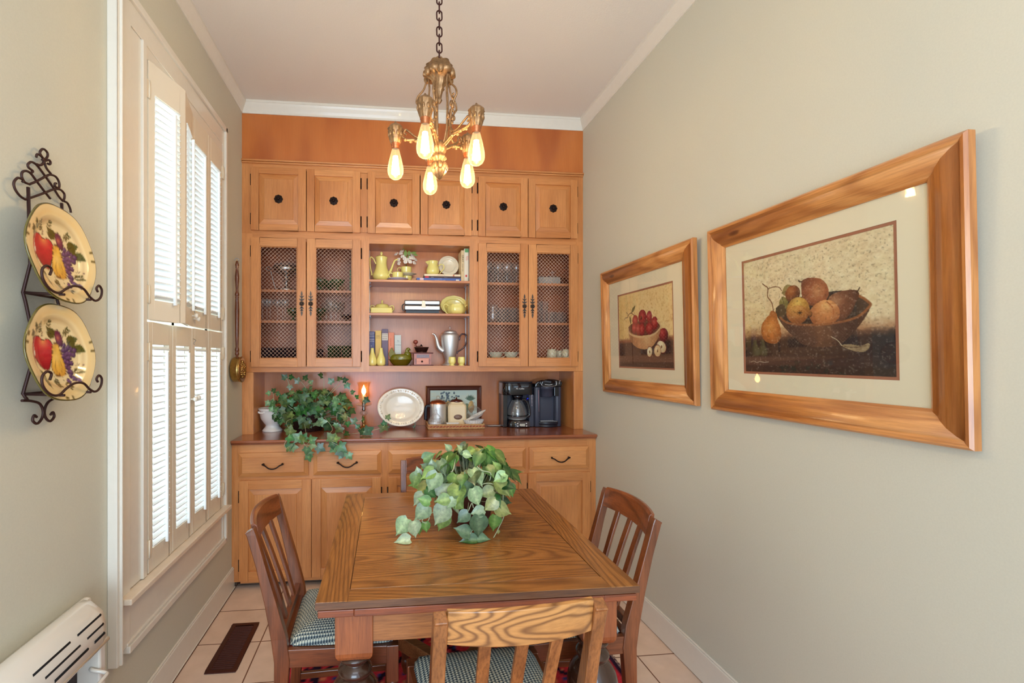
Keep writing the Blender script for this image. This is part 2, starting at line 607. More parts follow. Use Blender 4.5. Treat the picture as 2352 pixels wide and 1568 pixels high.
# ---- window_1: casing, stop, sill, apron, sash and pane
wr = bpy.data.objects.new('window_1', None); C.objects.link(wr); wr.location = (UL, 2.35, .38); wr['kind'] = 'structure'
cs = MB()
T = .022
cs.box(UL, UL + T, 1.762, 1.835, .40, 2.80)                 # left leg
cs.box(UL, UL + T + .012, 1.728, 1.764, .375, 2.83)            # outer back band
cs.box(UL, UL + T + .02, 1.742, 1.752, .375, 2.83)
cs.box(UL, UL + T, 1.835, 2.815, 2.715, 2.80)                # head
cs.box(UL, UL + T + .012, 1.728, 2.862, 2.80, 2.83)
cs.box(UL, UL + T, 2.81, 2.838, .40, 2.80)                   # right leg
cs.box(UL, UL + T + .012, 2.838, 2.862, .375, 2.83)
cs.box(UL, UL + T + .006, 1.915, 1.945, .60, 2.715)             # shutter hanging strip
cs.box(UL, UL + T - .004, 1.835, 1.957, .60, 2.715)
cs.box(UL, UL + T - .002, 1.945, 2.815, 2.665, 2.715)
cs.box(UL, UL + T - .002, 2.805, 2.815, .60, 2.715)
cs.build('casing', M_trim, wr, bevel=.003)
sl = MB(); sl.box(UL, UL + .062, 1.765, 2.85, .575, .597)
sl.build('window_sill', plain('sill_worn', (232, 214, 192), rough=.35, var=.08, bscale=14), wr, bevel=.004)
ap = MB(); ap.box(UL, UL + .018, 1.795, 2.84, .395, .575); ap.box(UL, UL + .034, 1.81, 2.85, .375, .402); ap.box(UL, UL + .026, 1.81, 2.845, .402, .412)
ap.build('apron', M_trim, wr, bevel=.003)
sa = MB()
jx = UL - .075
for y0, y1, z0, z1 in ((WV0, WV1, 2.62, 2.70), (WV0, WV1, .595, .66), (WV0, WV0 + .05, .595, 2.7), (WV1 - .05, WV1, .595, 2.7), (WV0, WV1, 1.60, 1.65), (2.36, 2.385, .6, 2.7)):
    sa.box(jx - .02, jx + .012, y0, y1, z0, z1)
sa.box(UL - .12, UL, WV0 - .001, WV0 + .012, WZ0, WZ1); sa.box(UL - .12, UL, WV1 - .012, WV1 + .001, WZ0, WZ1)
sa.box(UL - .12, UL, WV0, WV1, WZ0 - .001, WZ0 + .012); sa.box(UL - .12, UL, WV0, WV1, WZ1 - .012, WZ1 + .001)
sa.build('window_frame', M_trim, wr)
MB().box(jx - .006, jx - .003, WV0 + .05, WV1 - .05, .66, 2.62).build('pane', thinglass('window_glass'), wr)


# ---- shutters: two tiers of bifold pairs
M_knob = plain('knob_white', (235, 228, 214), rough=.25, coat=.3)
M_hing = plain('hinge_painted', (222, 208, 184), rough=.4)
M_steel = plain('dull_steel', (150, 150, 150), rough=.3, metal=1)


def shutter_panel(pair, p, q, z0, z1, lz0, lz1, rodf, tilt, idx):
    """panel between floor points p and q (x,y); local frame along the panel"""
    p, q = Vector((p[0], p[1], 0)), Vector((q[0], q[1], 0))
    d = (q - p); w = d.length; d.normalize()
    n = Vector((d.y, -d.x, 0))            # into the room
    if n.x < 0: n = -n
    M = frame_M(p, d, (0, 0, 1), d.cross(Vector((0, 0, 1))))
    # local: x along panel, y up, z = d x up
    zr = 1 if M.to_3x3() @ Vector((0, 0, 1)) @ n > 0 else -1
    t = .022
    st = .030 if w < .2 else .034
    fr = MB()

    def lb(mb, x0, x1, y0, y1, a, b, mat=0):
        mb.box(x0, x1, y0, y1, a * zr, b * zr, mat, M)
    g = .0015
    lb(fr, g, st, z0, z1, -t, 0); lb(fr, w - st, w - g, z0, z1, -t, 0)
    lb(fr, st, w - st, z0, lz0, -t, 0); lb(fr, st, w - st, lz1, z1, -t, 0)
    fo = fr.build('shutter_frame', M_shut, pair, bevel=.002)
    lo = MB(); N = 30
    for i in range(N):
        zc = lz0 + (lz1 - lz0) * (i + .5) / N
        c, s_ = math.cos(tilt), math.sin(tilt)
        hw, ht = .0165, .0028
        P = []
        for x in (st + .001, w - st - .001):
            for a, b in ((-hw, -ht), (0, -ht * 1.6), (hw, -ht), (hw, ht), (0, ht * 1.6), (-hw, ht)):
                y = zc + b * c - a * s_
                zz = (-t / 2 + a * c + b * s_)
                P.append(M @ Vector((x, y, zz * zr)))
        k = len(lo.v); lo.v += [tuple(v) for v in P]
        for j in range(6):
            j2 = (j + 1) % 6
            lo.face((k + j, k + j2, k + 6 + j2, k + 6 + j))
        lo.face([k + j for j in range(6)][::-1]); lo.face([k + 6 + j for j in range(6)])
    lo.build('louvers', M_louv, pair)
    rd = MB(); xr = st + (w - 2 * st) * rodf
    lb(rd, xr - .006, xr + .006, lz0 - .012, lz1 - .03, .006, .018)
    rd.build('tilt_rod', M_louv, pair, bevel=.002)
    return M, zr, w


U0 = UL + .024
pn = [1.960, 2.172, 2.378, 2.590, 2.803]
tiers = [('upper', 1.622, 2.664, 1.703, 2.54, math.radians(-24), .055), ('lower', .600, 1.612, .69, 1.522, math.radians(24), .0)]
for tn, z0, z1, l0, l1, tl, fold in tiers:
    for side in (0, 1):
        a, b, c = (pn[0], pn[1], pn[2]) if side == 0 else (pn[4], pn[3], pn[2])
        lab = 'cream louvered bifold window shutter, %s pair %s' % (tn, 'nearer the plates' if side == 0 else 'nearer the wooden cabinet')
        pr = thing('window_shutter', lab, 'shutter', (U0, a, z0), group=None)
        fd = fold if side == 0 else 0.0
        ym = b - (.003 if fd else 0)
        P0, P1, P2 = (U0, a), (U0 + fd, ym), (U0 + (.004 if fd else 0), c)
        if side == 0:
            M1 = shutter_panel(pr, P0, P1, z0, z1, l0, l1, .70, tl, 0)
            M2 = shutter_panel(pr, P1, P2, z0, z1, l0, l1, .78, tl, 1)
        else:
            M2 = shutter_panel(pr, P2, P1, z0, z1, l0, l1, .70, tl, 1)
            M1 = shutter_panel(pr, P1, P0, z0, z1, l0, l1, .62, tl, 0)
        for hz in (z0 + .10, z1 - .12):
            hg = MB(); s_ = -1 if side == 0 else 1
            hg.box(U0 - .001, U0 + .0035, a + s_ * .020, a - s_ * .012, hz - .035, hz + .035)
            hg.tube([(U0 + .004, a, hz - .036), (U0 + .004, a, hz + .036)], .004, 8)
            hg.build('hinge', M_hing, pr)
        kx = U0 + (.004 if fd else 0)
        ky = c - .018 if side == 0 else c + .018
        kz = {('upper', 0): 1.672, ('upper', 1): 1.66, ('lower', 0): 1.265, ('lower', 1): 1.27}[(tn, side)]
        kb = MB(); Mx = Matrix.Rotation(PI / 2, 4, 'Y')
        kb.lathe([(1e-6, 0), (.006, 0), (.0045, .008), (.005, .014), (.0115, .02), (.0125, .026), (.009, .032), (1e-6, .033)], kx, ky, kz, 20, 0, M=Mx)
        kb.build('knob', M_knob, pr)
    if tn == 'upper':
        lt = thing('hook_latch', 'small steel hook latch above the two shutter knobs', 'latch', (U0 + .004, pn[2], 1.70))
        MB().tube(catmull([(U0 + .006, pn[2] + .004, 1.725), (U0 + .02, pn[2], 1.715), (U0 + .012, pn[2] - .004, 1.70), (U0 + .016, pn[2] - .006, 1.685)], 5), .0016, 6).build('hook', M_steel, lt)
    else:
        lt = thing('hook_latch', 'small steel hook latch at the top of the lower shutters', 'latch', (U0 + .004, pn[2], 1.54))
        MB().tube(catmull([(U0 + .004, pn[2] + .004, 1.56), (U0 + .018, pn[2], 1.552), (U0 + .010, pn[2] - .004, 1.54), (U0 + .014, pn[2] - .006, 1.53)], 5), .0016, 6).build('hook', M_steel, lt)
# ================================================================== BUILT-IN CABINET
M_iron = plain('antique_iron', (48, 34, 30), rough=.38, metal=.75, var=.2, bscale=120)
M_pewter = plain('antique_pewter', (92, 80, 72), rough=.4, metal=.8, var=.3, bscale=150)
M_wire = plain('brass_wire', (226, 190, 168), rough=.35, metal=.45)
M_gap = plain('cabinet_gap', (60, 26, 10), rough=.8)
MX, MZ, MY = maple('x', 1), maple('z', 2), maple('y', 3)
MZ2 = maple('z', 5.1); MX2 = maple('x', 6.3); MZ3 = maple('z', 8.4)
M_shelf = wood('maple_shelf', 'x', (128, 62, 30), (190, 112, 64), (206, 134, 84), rings=3, ringamt=.2, fibre=.3, rough=.3)
M_backp = wood('ply_back', 'z', (126, 60, 26), (190, 108, 52), (212, 136, 78), rings=4, ringamt=.3, fibre=.22, across=2.2, along=.6, seed=4, rough=.3)
M_in = wood('cabinet_inside_shaded', 'z', (92, 38, 14), (146, 70, 32), (166, 86, 42), rings=3, ringamt=.2, fibre=.3, seed=9, rough=.4)  # wood darkened: shelf shade inside the cabinets is put into this colour
M_friez = wood('ply_frieze', 'z', (134, 62, 24), (190, 104, 46), (206, 122, 60), rings=3.2, ringamt=.5, fibre=.12, across=2.4, along=.75, seed=13, line=(150, 66, 30), rough=.3)


def raised(mb, x0, x1, z0, z1, yf, fw, bev, t=.018, mats=(0, 1), depth=.008, fwt=None):
    """overlay door front facing -y: stiles (z grain), rails (x grain), raised panel with mitred bevels"""
    fwt = fwt or fw
    yb = yf + t
    mb.box(x0, x0 + fw, yf, yb, z0, z1, mats[0]); mb.box(x1 - fw, x1, yf, yb, z0, z1, mats[0])
    mb.box(x0 + fw, x1 - fw, yf, yb, z0, z0 + fwt, mats[1]); mb.box(x0 + fw, x1 - fw, yf, yb, z1 - fwt, z1, mats[1])
    a0, a1, c0, c1 = x0 + fw, x1 - fw, z0 + fwt, z1 - fwt
    b0, b1, d0, d1 = a0 + bev, a1 - bev, c0 + bev, c1 - bev
    yi, yo, ys = yf + depth + .002, yf + .0035, yf + .0008
    n = len(mb.v)
    mb.v += [(a0, yi, c0), (a1, yi, c0), (a1, yi, c1), (a0, yi, c1), (b0, yo, d0), (b1, yo, d0), (b1, yo, d1), (b0, yo, d1),
             (b0, ys, d0), (b1, ys, d0), (b1, ys, d1), (b0, ys, d1)]
    for i in range(4):
        j = (i + 1) % 4
        mb.face((n + i, n + j, n + 4 + j, n + 4 + i), mats[1] if i in (0, 2) else mats[0])
        mb.face((n + 4 + i, n + 4 + j, n + 8 + j, n + 8 + i), mats[0])
    mb.face((n + 8, n + 9, n + 10, n + 11), mats[0])


def hinge(par, x, z, y, s):
    """dark surface hinge: leaf + finial knuckle on the face frame beside a door edge; s = +1 leaf to the right"""
    h = MB()
    h.tube([(x, y - .004, z - .030), (x, y - .004, z + .030)], .0042, 8)
    h.sphere((x, y - .004, z + .034), .0048, seg=8, rings=6); h.sphere((x, y - .004, z - .034), .0048, seg=8, rings=6)
    h.box(x, x + s * .009, y - .002, y, z - .026, z + .026)
    h.build('hinge', M_iron, par)


def rosette(par, x, y, z, r=.028):
    k = MB(); Mx = Matrix.Rotation(PI / 2, 4, 'X')
    k.lathe([(1e-6, .004), (.006, .005), (.008, .003), (.0125, .0065), (.016, .003), (.021, .006), (r, .0035), (r, 0)], x, y, z, 40, 0, M=Mx, lobes=8, lobamt=.06)
    for i in range(8):
        a = i * PI / 4
        k.sphere((x + .019 * math.cos(a), y - .0045, z + .019 * math.sin(a)), .0052, seg=8, rings=6)
    for i in range(6):
        a = i * PI / 3 + .3
        k.sphere((x + .010 * math.cos(a), y - .0062, z + .010 * math.sin(a)), .0036, seg=8, rings=6)
    k.lathe([(1e-6, .019), (.0075, .017), (.0095, .012), (.005, .006), (.0045, 0)], x, y, z, 16, 0, M=Mx)
    return k.build('knob', M_iron, par)


def cab_door(par, x0, x1, z0, z1, yf, hs, seed=0):
    d = MB(); raised(d, x0, x1, z0, z1, yf, .052, .034, fwt=.042)
    return d.build('door', [[MZ, MZ2, MZ3][seed % 3], [MX, MX2][seed % 2]], par, bevel=.0015)


VF = VB                         # face of the frame
YD = VF - .018                  # face of overlay doors
lab6 = ['leftmost', 'second from left', 'third from left', 'fourth from left', 'fifth from left', 'rightmost']

# ---- top cupboards (six doors)
t = thing('top_cupboard', 'maple cupboard row with six raised panel doors and dark rosette knobs below the ceiling', 'cabinet', ((UL + UR) / 2, VF, 2.31))
fr = MB()
fr.box(UL, -.905, VF, VF + .02, 2.31, 2.80, 0); fr.box(1.372, UR, VF, VF + .02, 2.31, 2.80, 0)
fr.box(-.195, -.118, VF, VF + .02, 2.335, 2.75, 0); fr.box(.587, .661, VF, VF + .02, 2.335, 2.75, 0)
fr.box(-.905, 1.372, VF, VF + .02, 2.748, 2.80, 1); fr.box(-.905, 1.372, VF, VF + .02, 2.31, 2.337, 1)
fr.build('face_frame', [MZ, MX2], t)
bx = MB(); bx.box(UL, UR, VF + .03, DEEP + .02, 2.79, 2.80); bx.box(-.905, 1.372, VF + .021, VF + .03, 2.32, 2.79)
bx.build('carcass', M_gap, t)
doors6 = [(-.912, -.548, 0), (-.543, -.181, 1), (-.130, .231, 0), (.237, .600, 1), (.649, 1.009, 0), (1.014, 1.380, 1)]
for i, (a, b, hs) in enumerate(doors6):
    d = cab_door(t, a, b, 2.331, 2.756, YD, hs, i)
    rosette(d, (a + b) / 2, YD - .0005, 2.543)
    hx = a - .004 if hs == 0 else b + .004
    for hz in (2.675, 2.41): hinge(d, hx, hz, VF, 1 if hs == 0 else -1)

# ---- frieze and its moulding
t = thing('frieze_board', 'reddish plywood frieze board with ledge moulding between the ceiling and cupboards', 'panel', ((UL + UR) / 2, VF, 2.80))
MB().box(UL, UR, VF, VF + .018, 2.80, 3.125).build('board', M_friez, t)
mo = MB(); mo.box(UL, UR, VF - .022, VF, 2.797, 2.809); mo.box(UL, UR, VF - .014, VF, 2.785, 2.797)
mo.build('moulding', MX, t, bevel=.003)


# ---- mesh door display cabinets
def wire(par, x0, x1, z0, z1, y, pitch=.0265):
    mb = MB()
    for sgn in (1, -1):
        # lines x*sgn + z = c
        c = math.floor((min(x0 * sgn, x1 * sgn) + z0) / (pitch * 1.0)) * pitch
        cmax = max(x0 * sgn, x1 * sgn) + z1
        while c < cmax:
            pts = []
            # param on x
            for x in (x0, x1):
                z = c - x * sgn
                if z0 <= z <= z1: pts.append((x, z))
            for z in (z0, z1):
                x = (c - z) * sgn
                if x0 < x < x1: pts.append((x, z))
            if len(pts) >= 2:
                (xa, za), (xb, zb) = pts[0], pts[1]
                if abs(xa - xb) > .004:
                    mb.tube([(xa, y + .0009 * sgn, za), (xb, y + .0009 * sgn, zb)], .0013, 5)
            c += pitch
    return mb.build('wire_mesh', M_wire, par)


def ornate_pull(par, x, y, z):
    """long floral escutcheon pull: stacked leaves, rosette, tail leaf"""
    k = MB(); Mx = lambda px, pz, a: frame_M((px, y, pz), (math.cos(a), 0, math.sin(a)), (-math.sin(a), 0, math.cos(a)), (0, -1, 0))

    def leafp(px, pz, a, L_, W_):
        k.prism([(0, 0), (W_ * .6, L_ * .25), (W_ * .5, L_ * .6), (0, L_), (-W_ * .5, L_ * .6), (-W_ * .6, L_ * .25)], Mx(px, pz, a), .004)
    leafp(x, z + .052, 0, .036, .010)
    for dz, l, ww in ((.042, .020, .007), (.020, .024, .008)):
        leafp(x, z + dz, .9, l, ww); leafp(x, z + dz, -.9, l, ww)
    leafp(x, z + .015, 0, .045, .008)
    for i in range(7):
        a = i * 2 * PI / 7
        k.sphere((x + .011 * math.cos(a), y - .004, z + .011 * math.sin(a)), .0062, seg=8, rings=6)
    k.sphere((x, y - .009, z), .007, seg=10, rings=8)
    leafp(x, z - .010, PI, .050, .008)
    for dz, l in ((-.022, .020), (-.040, .016)):
        leafp(x, z + dz, PI - .8, l, .007); leafp(x, z + dz, PI + .8, l, .007)
    leafp(x, z - .050, PI, .036, .011)
    k.build('pull', M_pewter, par)


def mesh_cabinet(x0, x1, shelves, doors, label, parent_loc):
    t = thing('display_cabinet', label, 'cabinet', parent_loc)
    zb, zt = 1.368, 2.31
    fr = MB()
    fr.box(x0, doors[0][0] + .007, VF, VF + .02, zb, zt, 0); fr.box(doors[1][1] - .007, x1, VF, VF + .02, zb, zt, 0)
    fr.box(doors[0][0] + .007, doors[1][1] - .007, VF, VF + .02, 2.262, zt, 1)
    fr.box(doors[0][0] + .007, doors[1][1] - .007, VF, VF + .02, zb, 1.412, 1)
    fr.build('face_frame', [MZ, MX2], t)
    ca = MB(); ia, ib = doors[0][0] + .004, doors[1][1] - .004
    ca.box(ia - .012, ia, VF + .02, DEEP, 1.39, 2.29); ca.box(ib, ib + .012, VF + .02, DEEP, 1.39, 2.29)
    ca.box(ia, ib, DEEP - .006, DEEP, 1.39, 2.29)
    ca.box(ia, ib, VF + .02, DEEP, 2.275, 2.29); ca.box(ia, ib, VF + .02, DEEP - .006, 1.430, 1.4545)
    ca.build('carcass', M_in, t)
    for z in shelves:
        MB().box(ia, ib, VF + .024, DEEP - .006, z - .018, z).build('shelf', M_shelf, t, bevel=.002)
    for xx in (ia + .0015, ib - .0015):
        MB().box(xx - .0015, xx + .0015, VF + .055, VF + .065, 1.42, 2.26).build('shelf_standard', M_steel, t)
    for i, (a, b) in enumerate(doors):
        d = MB(); ox0, ox1, oz0, oz1 = a + .057, b - .057, 1.461, 2.222
        d.box(a, ox0, YD, VF - .0005, 1.404, 2.28, 0); d.box(ox1, b, YD, VF - .0005, 1.404, 2.28, 0)
        d.box(ox0, ox1, YD, VF - .0005, 1.404, oz0, 1); d.box(ox0, ox1, YD, VF - .0005, oz1, 2.28, 1)
        # inner bead
        for q in ((ox0, ox0 + .006, oz0, oz1), (ox1 - .006, ox1, oz0, oz1), (ox0 + .006, ox1 - .006, oz0, oz0 + .006), (ox0 + .006, ox1 - .006, oz1 - .006, oz1)):
            d.box(q[0], q[1], YD + .004, VF - .003, q[2], q[3], 0)
        dd = d.build('door', [MZ2 if i else MZ3, MX], t, bevel=.0015)
        wire(dd, ox0 + .004, ox1 - .004, oz0 + .004, oz1 - .004, YD + .010)
        ornate_pull(dd, (b - .027) if i == 0 else (a + .027), YD, 1.835)
        hx = a - .004 if i == 0 else b + .004
        for hz in (2.19, 1.475): hinge(dd, hx, hz, VF, 1 if i == 0 else -1)
    return t


mesh_cabinet(UL, -.160, (1.936, 1.724), [(-.912, -.549), (-.543, -.178)], 'wire mesh door cabinet of glassware to the left of the open shelves', (-.55, VF, 1.368))
mesh_cabinet(.632, UR, (2.010, 1.722), [(.649, 1.011), (1.016, 1.382)], 'wire mesh door cabinet of glassware to the right of the open shelves', (1.02, VF, 1.368))

# ---- open middle shelves
t = thing('open_shelf_unit', 'open three-level maple shelf unit between the two wire mesh cabinets', 'shelf', (.235, VF, 1.368))
fr = MB()
fr.box(-.160, -.121, VF, VF + .02, 1.368, 2.31, 0); fr.box(.589, .632, VF, VF + .02, 1.368, 2.31, 0)
fr.box(-.121, .589, VF, VF + .02, 2.262, 2.31, 1); fr.box(-.121, .589, VF, VF + .02, 1.368, 1.409, 1)
fr.build('face_frame', [MZ2, MX2], t)
ca = MB()
ca.box(-.14, -.126, VF + .02, DEEP, 1.39, 2.29); ca.box(.594, .608, VF + .02, DEEP, 1.39, 2.29)
ca.box(-.126, .594, VF + .02, DEEP, 2.266, 2.29)
ca.build('carcass', MZ2, t)
MB().box(-.126, .594, VF + .02, DEEP - .006, 1.390, 1.409).build('shelf', M_shelf, t)
MB().box(-.126, .594, DEEP - .006, DEEP, 1.39, 2.29).build('back_panel', M_backp, t)
for z in (1.780, 2.014):
    MB().box(-.125, .593, VF + .006, DEEP - .006, z - .017, z).build('shelf', M_shelf, t, bevel=.002)
rl = MB()
for xx in (-.1245, .5925):
    for yy in (VF + .06, DEEP - .05): rl.box(xx - .0018, xx + .0018, yy - .006, yy + .006, 1.412, 2.26)
for z in (1.763, 1.997):
    for yy in (VF + .06, DEEP - .05): rl.box(.580, .592, yy - .008, yy + .008, z - .004, z - .001); rl.box(-.124, -.112, yy - .008, yy + .008, z - .004, z - .001)
rl.build('shelf_standard', M_steel, t)

# ---- niche below (sides, back, ceiling)
t = thing('counter_niche', 'wood lined niche between the countertop and the glass cabinets', 'niche', (.23, ND, .945))
nb = MB(); nb.box(-.905, 1.364, ND, ND + .012, .945, 1.368)
nb.box(-.05, -.048, ND - .0006, ND, .945, 1.365); nb.box(.725, .727, ND - .0006, ND, .945, 1.365)
nb.build('back_panel', M_backp, t)
for a, b in ((-.918, -.903), (1.362, 1.376)): MB().box(a, b, VF + .02, ND, .945, 1.368).build('side_panel', MZ3, t)
for a, b in ((UL, -.900), (1.359, UR)): MB().box(a, b, VF, VF + .02, .945, 1.367).build('stile', MZ, t, bevel=.0015)
MB().box(-.903, 1.362, VF + .021, ND, 1.368, 1.388).build('top_panel', MX, t)

# ---- countertop
ct = MB(); ct.box(UL, UR, 3.008, ND, .926, .945); ct.box(UL, UR, 3.018, 3.05, .915, .926)
M_ct = wood('counter_wood', 'x', (96, 40, 18), (150, 78, 44), (176, 102, 64), rings=5, ringamt=.3, fibre=.4, across=5, along=.5, seed=21, rough=.22, coat=.6)
o = ct.build('countertop', M_ct, None, bevel=.006, seg=3)
tag(o, 'long glossy wood countertop running wall to wall over the base cabinet', 'countertop')

# ---- base cabinet
VC = 3.038
YC = VC - .016
t = thing('base_cabinet', 'maple base cabinet with drawers over raised panel doors, along the end wall', 'cabinet', (.23, VC, 0))
fr = MB()
for a, b in ((UL, -.922), (-.505, -.462), (-.042, .018), (.925, .960), (1.368, UR)):
    fr.box(a, b, VC, VC + .02, .045 if a < -.9 or b > 1.4 else .05, .914, 0)
for a, b in ((-.922, -.505), (-.462, -.042), (.018, .925), (.960, 1.368)):
    for c_, d_ in ((.852, .914), (.68, .722), (.035, .072)): fr.box(a, b, VC, VC + .02, c_, d_, 1)
fr.box(-.505, 1.368, VC + .0004, VC + .018, .035, .049, 1)
fr.build('face_frame', [MZ, MX], t)
bk = MB(); bk.box(-.93, 1.38, VC + .021, VC + .03, .04, .89); bk.box(UL + .01, UR - .01, VC + .075, VC + .085, 0, .05)
bk.build('carcass', M_gap, t)


def bail(par, x, z, y, w=.058):
    h = MB()
    P = [(x - w, y - .002, z + .012), (x - w, y - .014, z + .010), (x - w * .78, y - .021, z + .006), (x - w * .4, y - .026, z - .009), (x, y - .028, z - .014),
         (x + w * .4, y - .026, z - .009), (x + w * .78, y - .021, z + .006), (x + w, y - .014, z + .010), (x + w, y - .002, z + .012)]
    h.tube(catmull(P, 5), .0042, 8)
    for s_ in (-1, 1):
        h.sphere((x + s_ * w, y - .004, z + .012), .0068, seg=10, rings=6)
        h.sphere((x + s_ * (w + .004), y - .015, z + .013), .0058, seg=8, rings=6)
    return h.build('handle', M_iron, par)


for i, (a, b) in enumerate([(-.932, -.498), (-.468, -.034), (.011, .932), (.956, 1.375)]):
    d = MB(); x0, x1, z0, z1 = a, b, .712, .863
    n = len(d.v); bv = .026; yo, yi = YC + .004, YC - .006
    d.box(x0, x1, YC + .004, VC, z0, z1, 1)
    n = len(d.v)
    d.v += [(x0 + .001, yo - .0002, z0 + .001), (x1 - .001, yo - .0002, z0 + .001), (x1 - .001, yo - .0002, z1 - .001), (x0 + .001, yo - .0002, z1 - .001),
            (x0 + bv, yi, z0 + bv), (x1 - bv, yi, z0 + bv), (x1 - bv, yi, z1 - bv), (x0 + bv, yi, z1 - bv),
            (x0 + bv, yi - .0025, z0 + bv), (x1 - bv, yi - .0025, z0 + bv), (x1 - bv, yi - .0025, z1 - bv), (x0 + bv, yi - .0025, z1 - bv)]
    for k in range(4):
        j = (k + 1) % 4
        d.face((n + k, n + j, n + 4 + j, n + 4 + k), 1 if k in (0, 2) else 0)
        d.face((n + 4 + k, n + 4 + j, n + 8 + j, n + 8 + k), 1)
    d.face((n + 8, n + 9, n + 10, n + 11), 1)
    dr = d.build('drawer', [MZ2, [MX, MX2][i % 2]], t, bevel=.0012)
    for hx in ([(a + b) / 2] if i != 2 else [a + .19, b - .21]): bail(dr, hx, .781, YC - .0085)
for i, (a, b, hs) in enumerate([(-.926, -.482, 0), (-.476, -.037, 1), (.011, .468, 0), (.474, .938, 1), (.948, 1.383, 1)]):
    d = MB(); raised(d, a, b, .058, .688, YC, .056, .036, t=.0155, fwt=.056)
    dd = d.build('door', [[MZ3, MZ, MZ2][i % 3], [MX, MX2][i % 2]], t, bevel=.0015)
    hx = a - .004 if hs == 0 else b + .004
    for hz in (.585, .150): hinge(dd, hx, hz, VC, 1 if hs == 0 else -1)
# ================================================================== TABLE
OX, OX2, OY, OX3 = oak('x', 1), oak('x', 3.3), oak('y', 2), wood('oak_apron', 'x', (84, 40, 16), (158, 92, 46), (178, 112, 58), rings=6, ringamt=.25, fibre=.6, across=8, along=.5, seed=5)
M_frame2 = wood('oak_edge', 'x', (70, 30, 14), (140, 66, 32), (160, 80, 40), rings=5, ringamt=.3, fibre=.6, across=9, along=.5, seed=6)
M_edge = wood('oak_top_edge', 'x', (56, 28, 14), (108, 66, 38), (126, 80, 48), rings=5, ringamt=.3, fibre=.6, across=9, along=.5, seed=7)
M_legb = wood('oak_leg_block', 'z', (84, 36, 14), (150, 78, 40), (166, 92, 48), rings=4, ringamt=.25, fibre=.5, across=8, along=.6, seed=8)
M_legd = plain('dark_stained_turning', (62, 36, 24), rough=.22, coat=.6, var=.35, bscale=18)
TX0, TX1, TY0, TY1 = -.204, .777, 1.352, 2.412
ZT = .765
t = thing('dining_table', 'golden oak draw-leaf dining table with bulbous turned legs in the middle of the room', 'table', ((TX0 + TX1) / 2, (TY0 + TY1) / 2, 0))
tb = MB()
bw = .092
e = ZT - .022
# inlay panel, breadboard sides (grain along y), front/back strips (grain along x)
tb.box(TX0, TX0 + bw, TY0, TY1, e, ZT, 1); tb.box(TX1 - bw, TX1, TY0, TY1, e, ZT, 1)
tb.box(TX0 + bw, TX1 - bw, TY0, TY0 + .07, e, ZT, 3); tb.box(TX0 + bw, TX1 - bw, TY1 - .07, TY1, e, ZT, 3)
tb.box(TX0 + bw + .0025, TX1 - bw - .0025, TY0 + .072, TY1 - .0725, e, ZT - .0003, 0)
tb.box(TX0 + bw, TX1 - bw, TY0 + .06, TY1 - .06, e + .001, ZT - .003, 2)
tb.build('tabletop', [OX, OY, M_legd, OX2], t, bevel=.0012)
eb = MB()
for q in ((TX0 - .0005, TX1 + .0005, TY0 - .0005, TY0 + .003), (TX0 - .0005, TX1 + .0005, TY1 - .003, TY1 + .0005), (TX0 - .0005, TX0 + .003, TY0, TY1), (TX1 - .003, TX1 + .0005, TY0, TY1)):
    eb.box(*q, e, ZT - .0015)
eb.build('edge_banding', M_edge, t)
for a, b in ((TY0 + .004, TY0 + .30), (TY1 - .30, TY1 - .004)):
    lf = MB(); lf.box(TX0 + .006, TX0 + .1095, a + .002, b, .716, .737); lf.box(TX1 - .1095, TX1 - .006, a + .002, b, .716, .737)
    lf.box(TX0 + .11, TX1 - .11, a, b, .716, .738)
    lf.build('draw_leaf', M_frame2, t, bevel=.002)
md = MB(); md.box(TX0 + .05, TX1 - .05, TY0 + .05, TY1 - .05, .738, e)
md.build('leaf_bearer', M_legd, t)
LX = (TX0 + .107, TX1 - .107); LY = (TY0 + .098, TY1 - .098)
for q in ((LX[0], LX[1], LY[1] + .022, LY[1] + .045), (LX[0] - .045, LX[0] - .022, LY[0], LY[1]), (LX[1] + .022, LX[1] + .045, LY[0], LY[1])):
    MB().box(*q, .612, .716).build('apron', OX3, t, bevel=.0015)
ap = MB()
ap.box(LX[0], LX[1], LY[0] - .045, LY[0] - .022, .612, .716, 0)
ap.box(LX[0] + .20, LX[0] + .222, LY[0] - .0458, LY[0] - .044, .706, .7158, 1); ap.box(LX[1] - .21, LX[1] - .188, LY[0] - .0458, LY[0] - .044, .706, .7158, 1)
ap.build('apron', [OX3, M_gap], t, bevel=.0015)
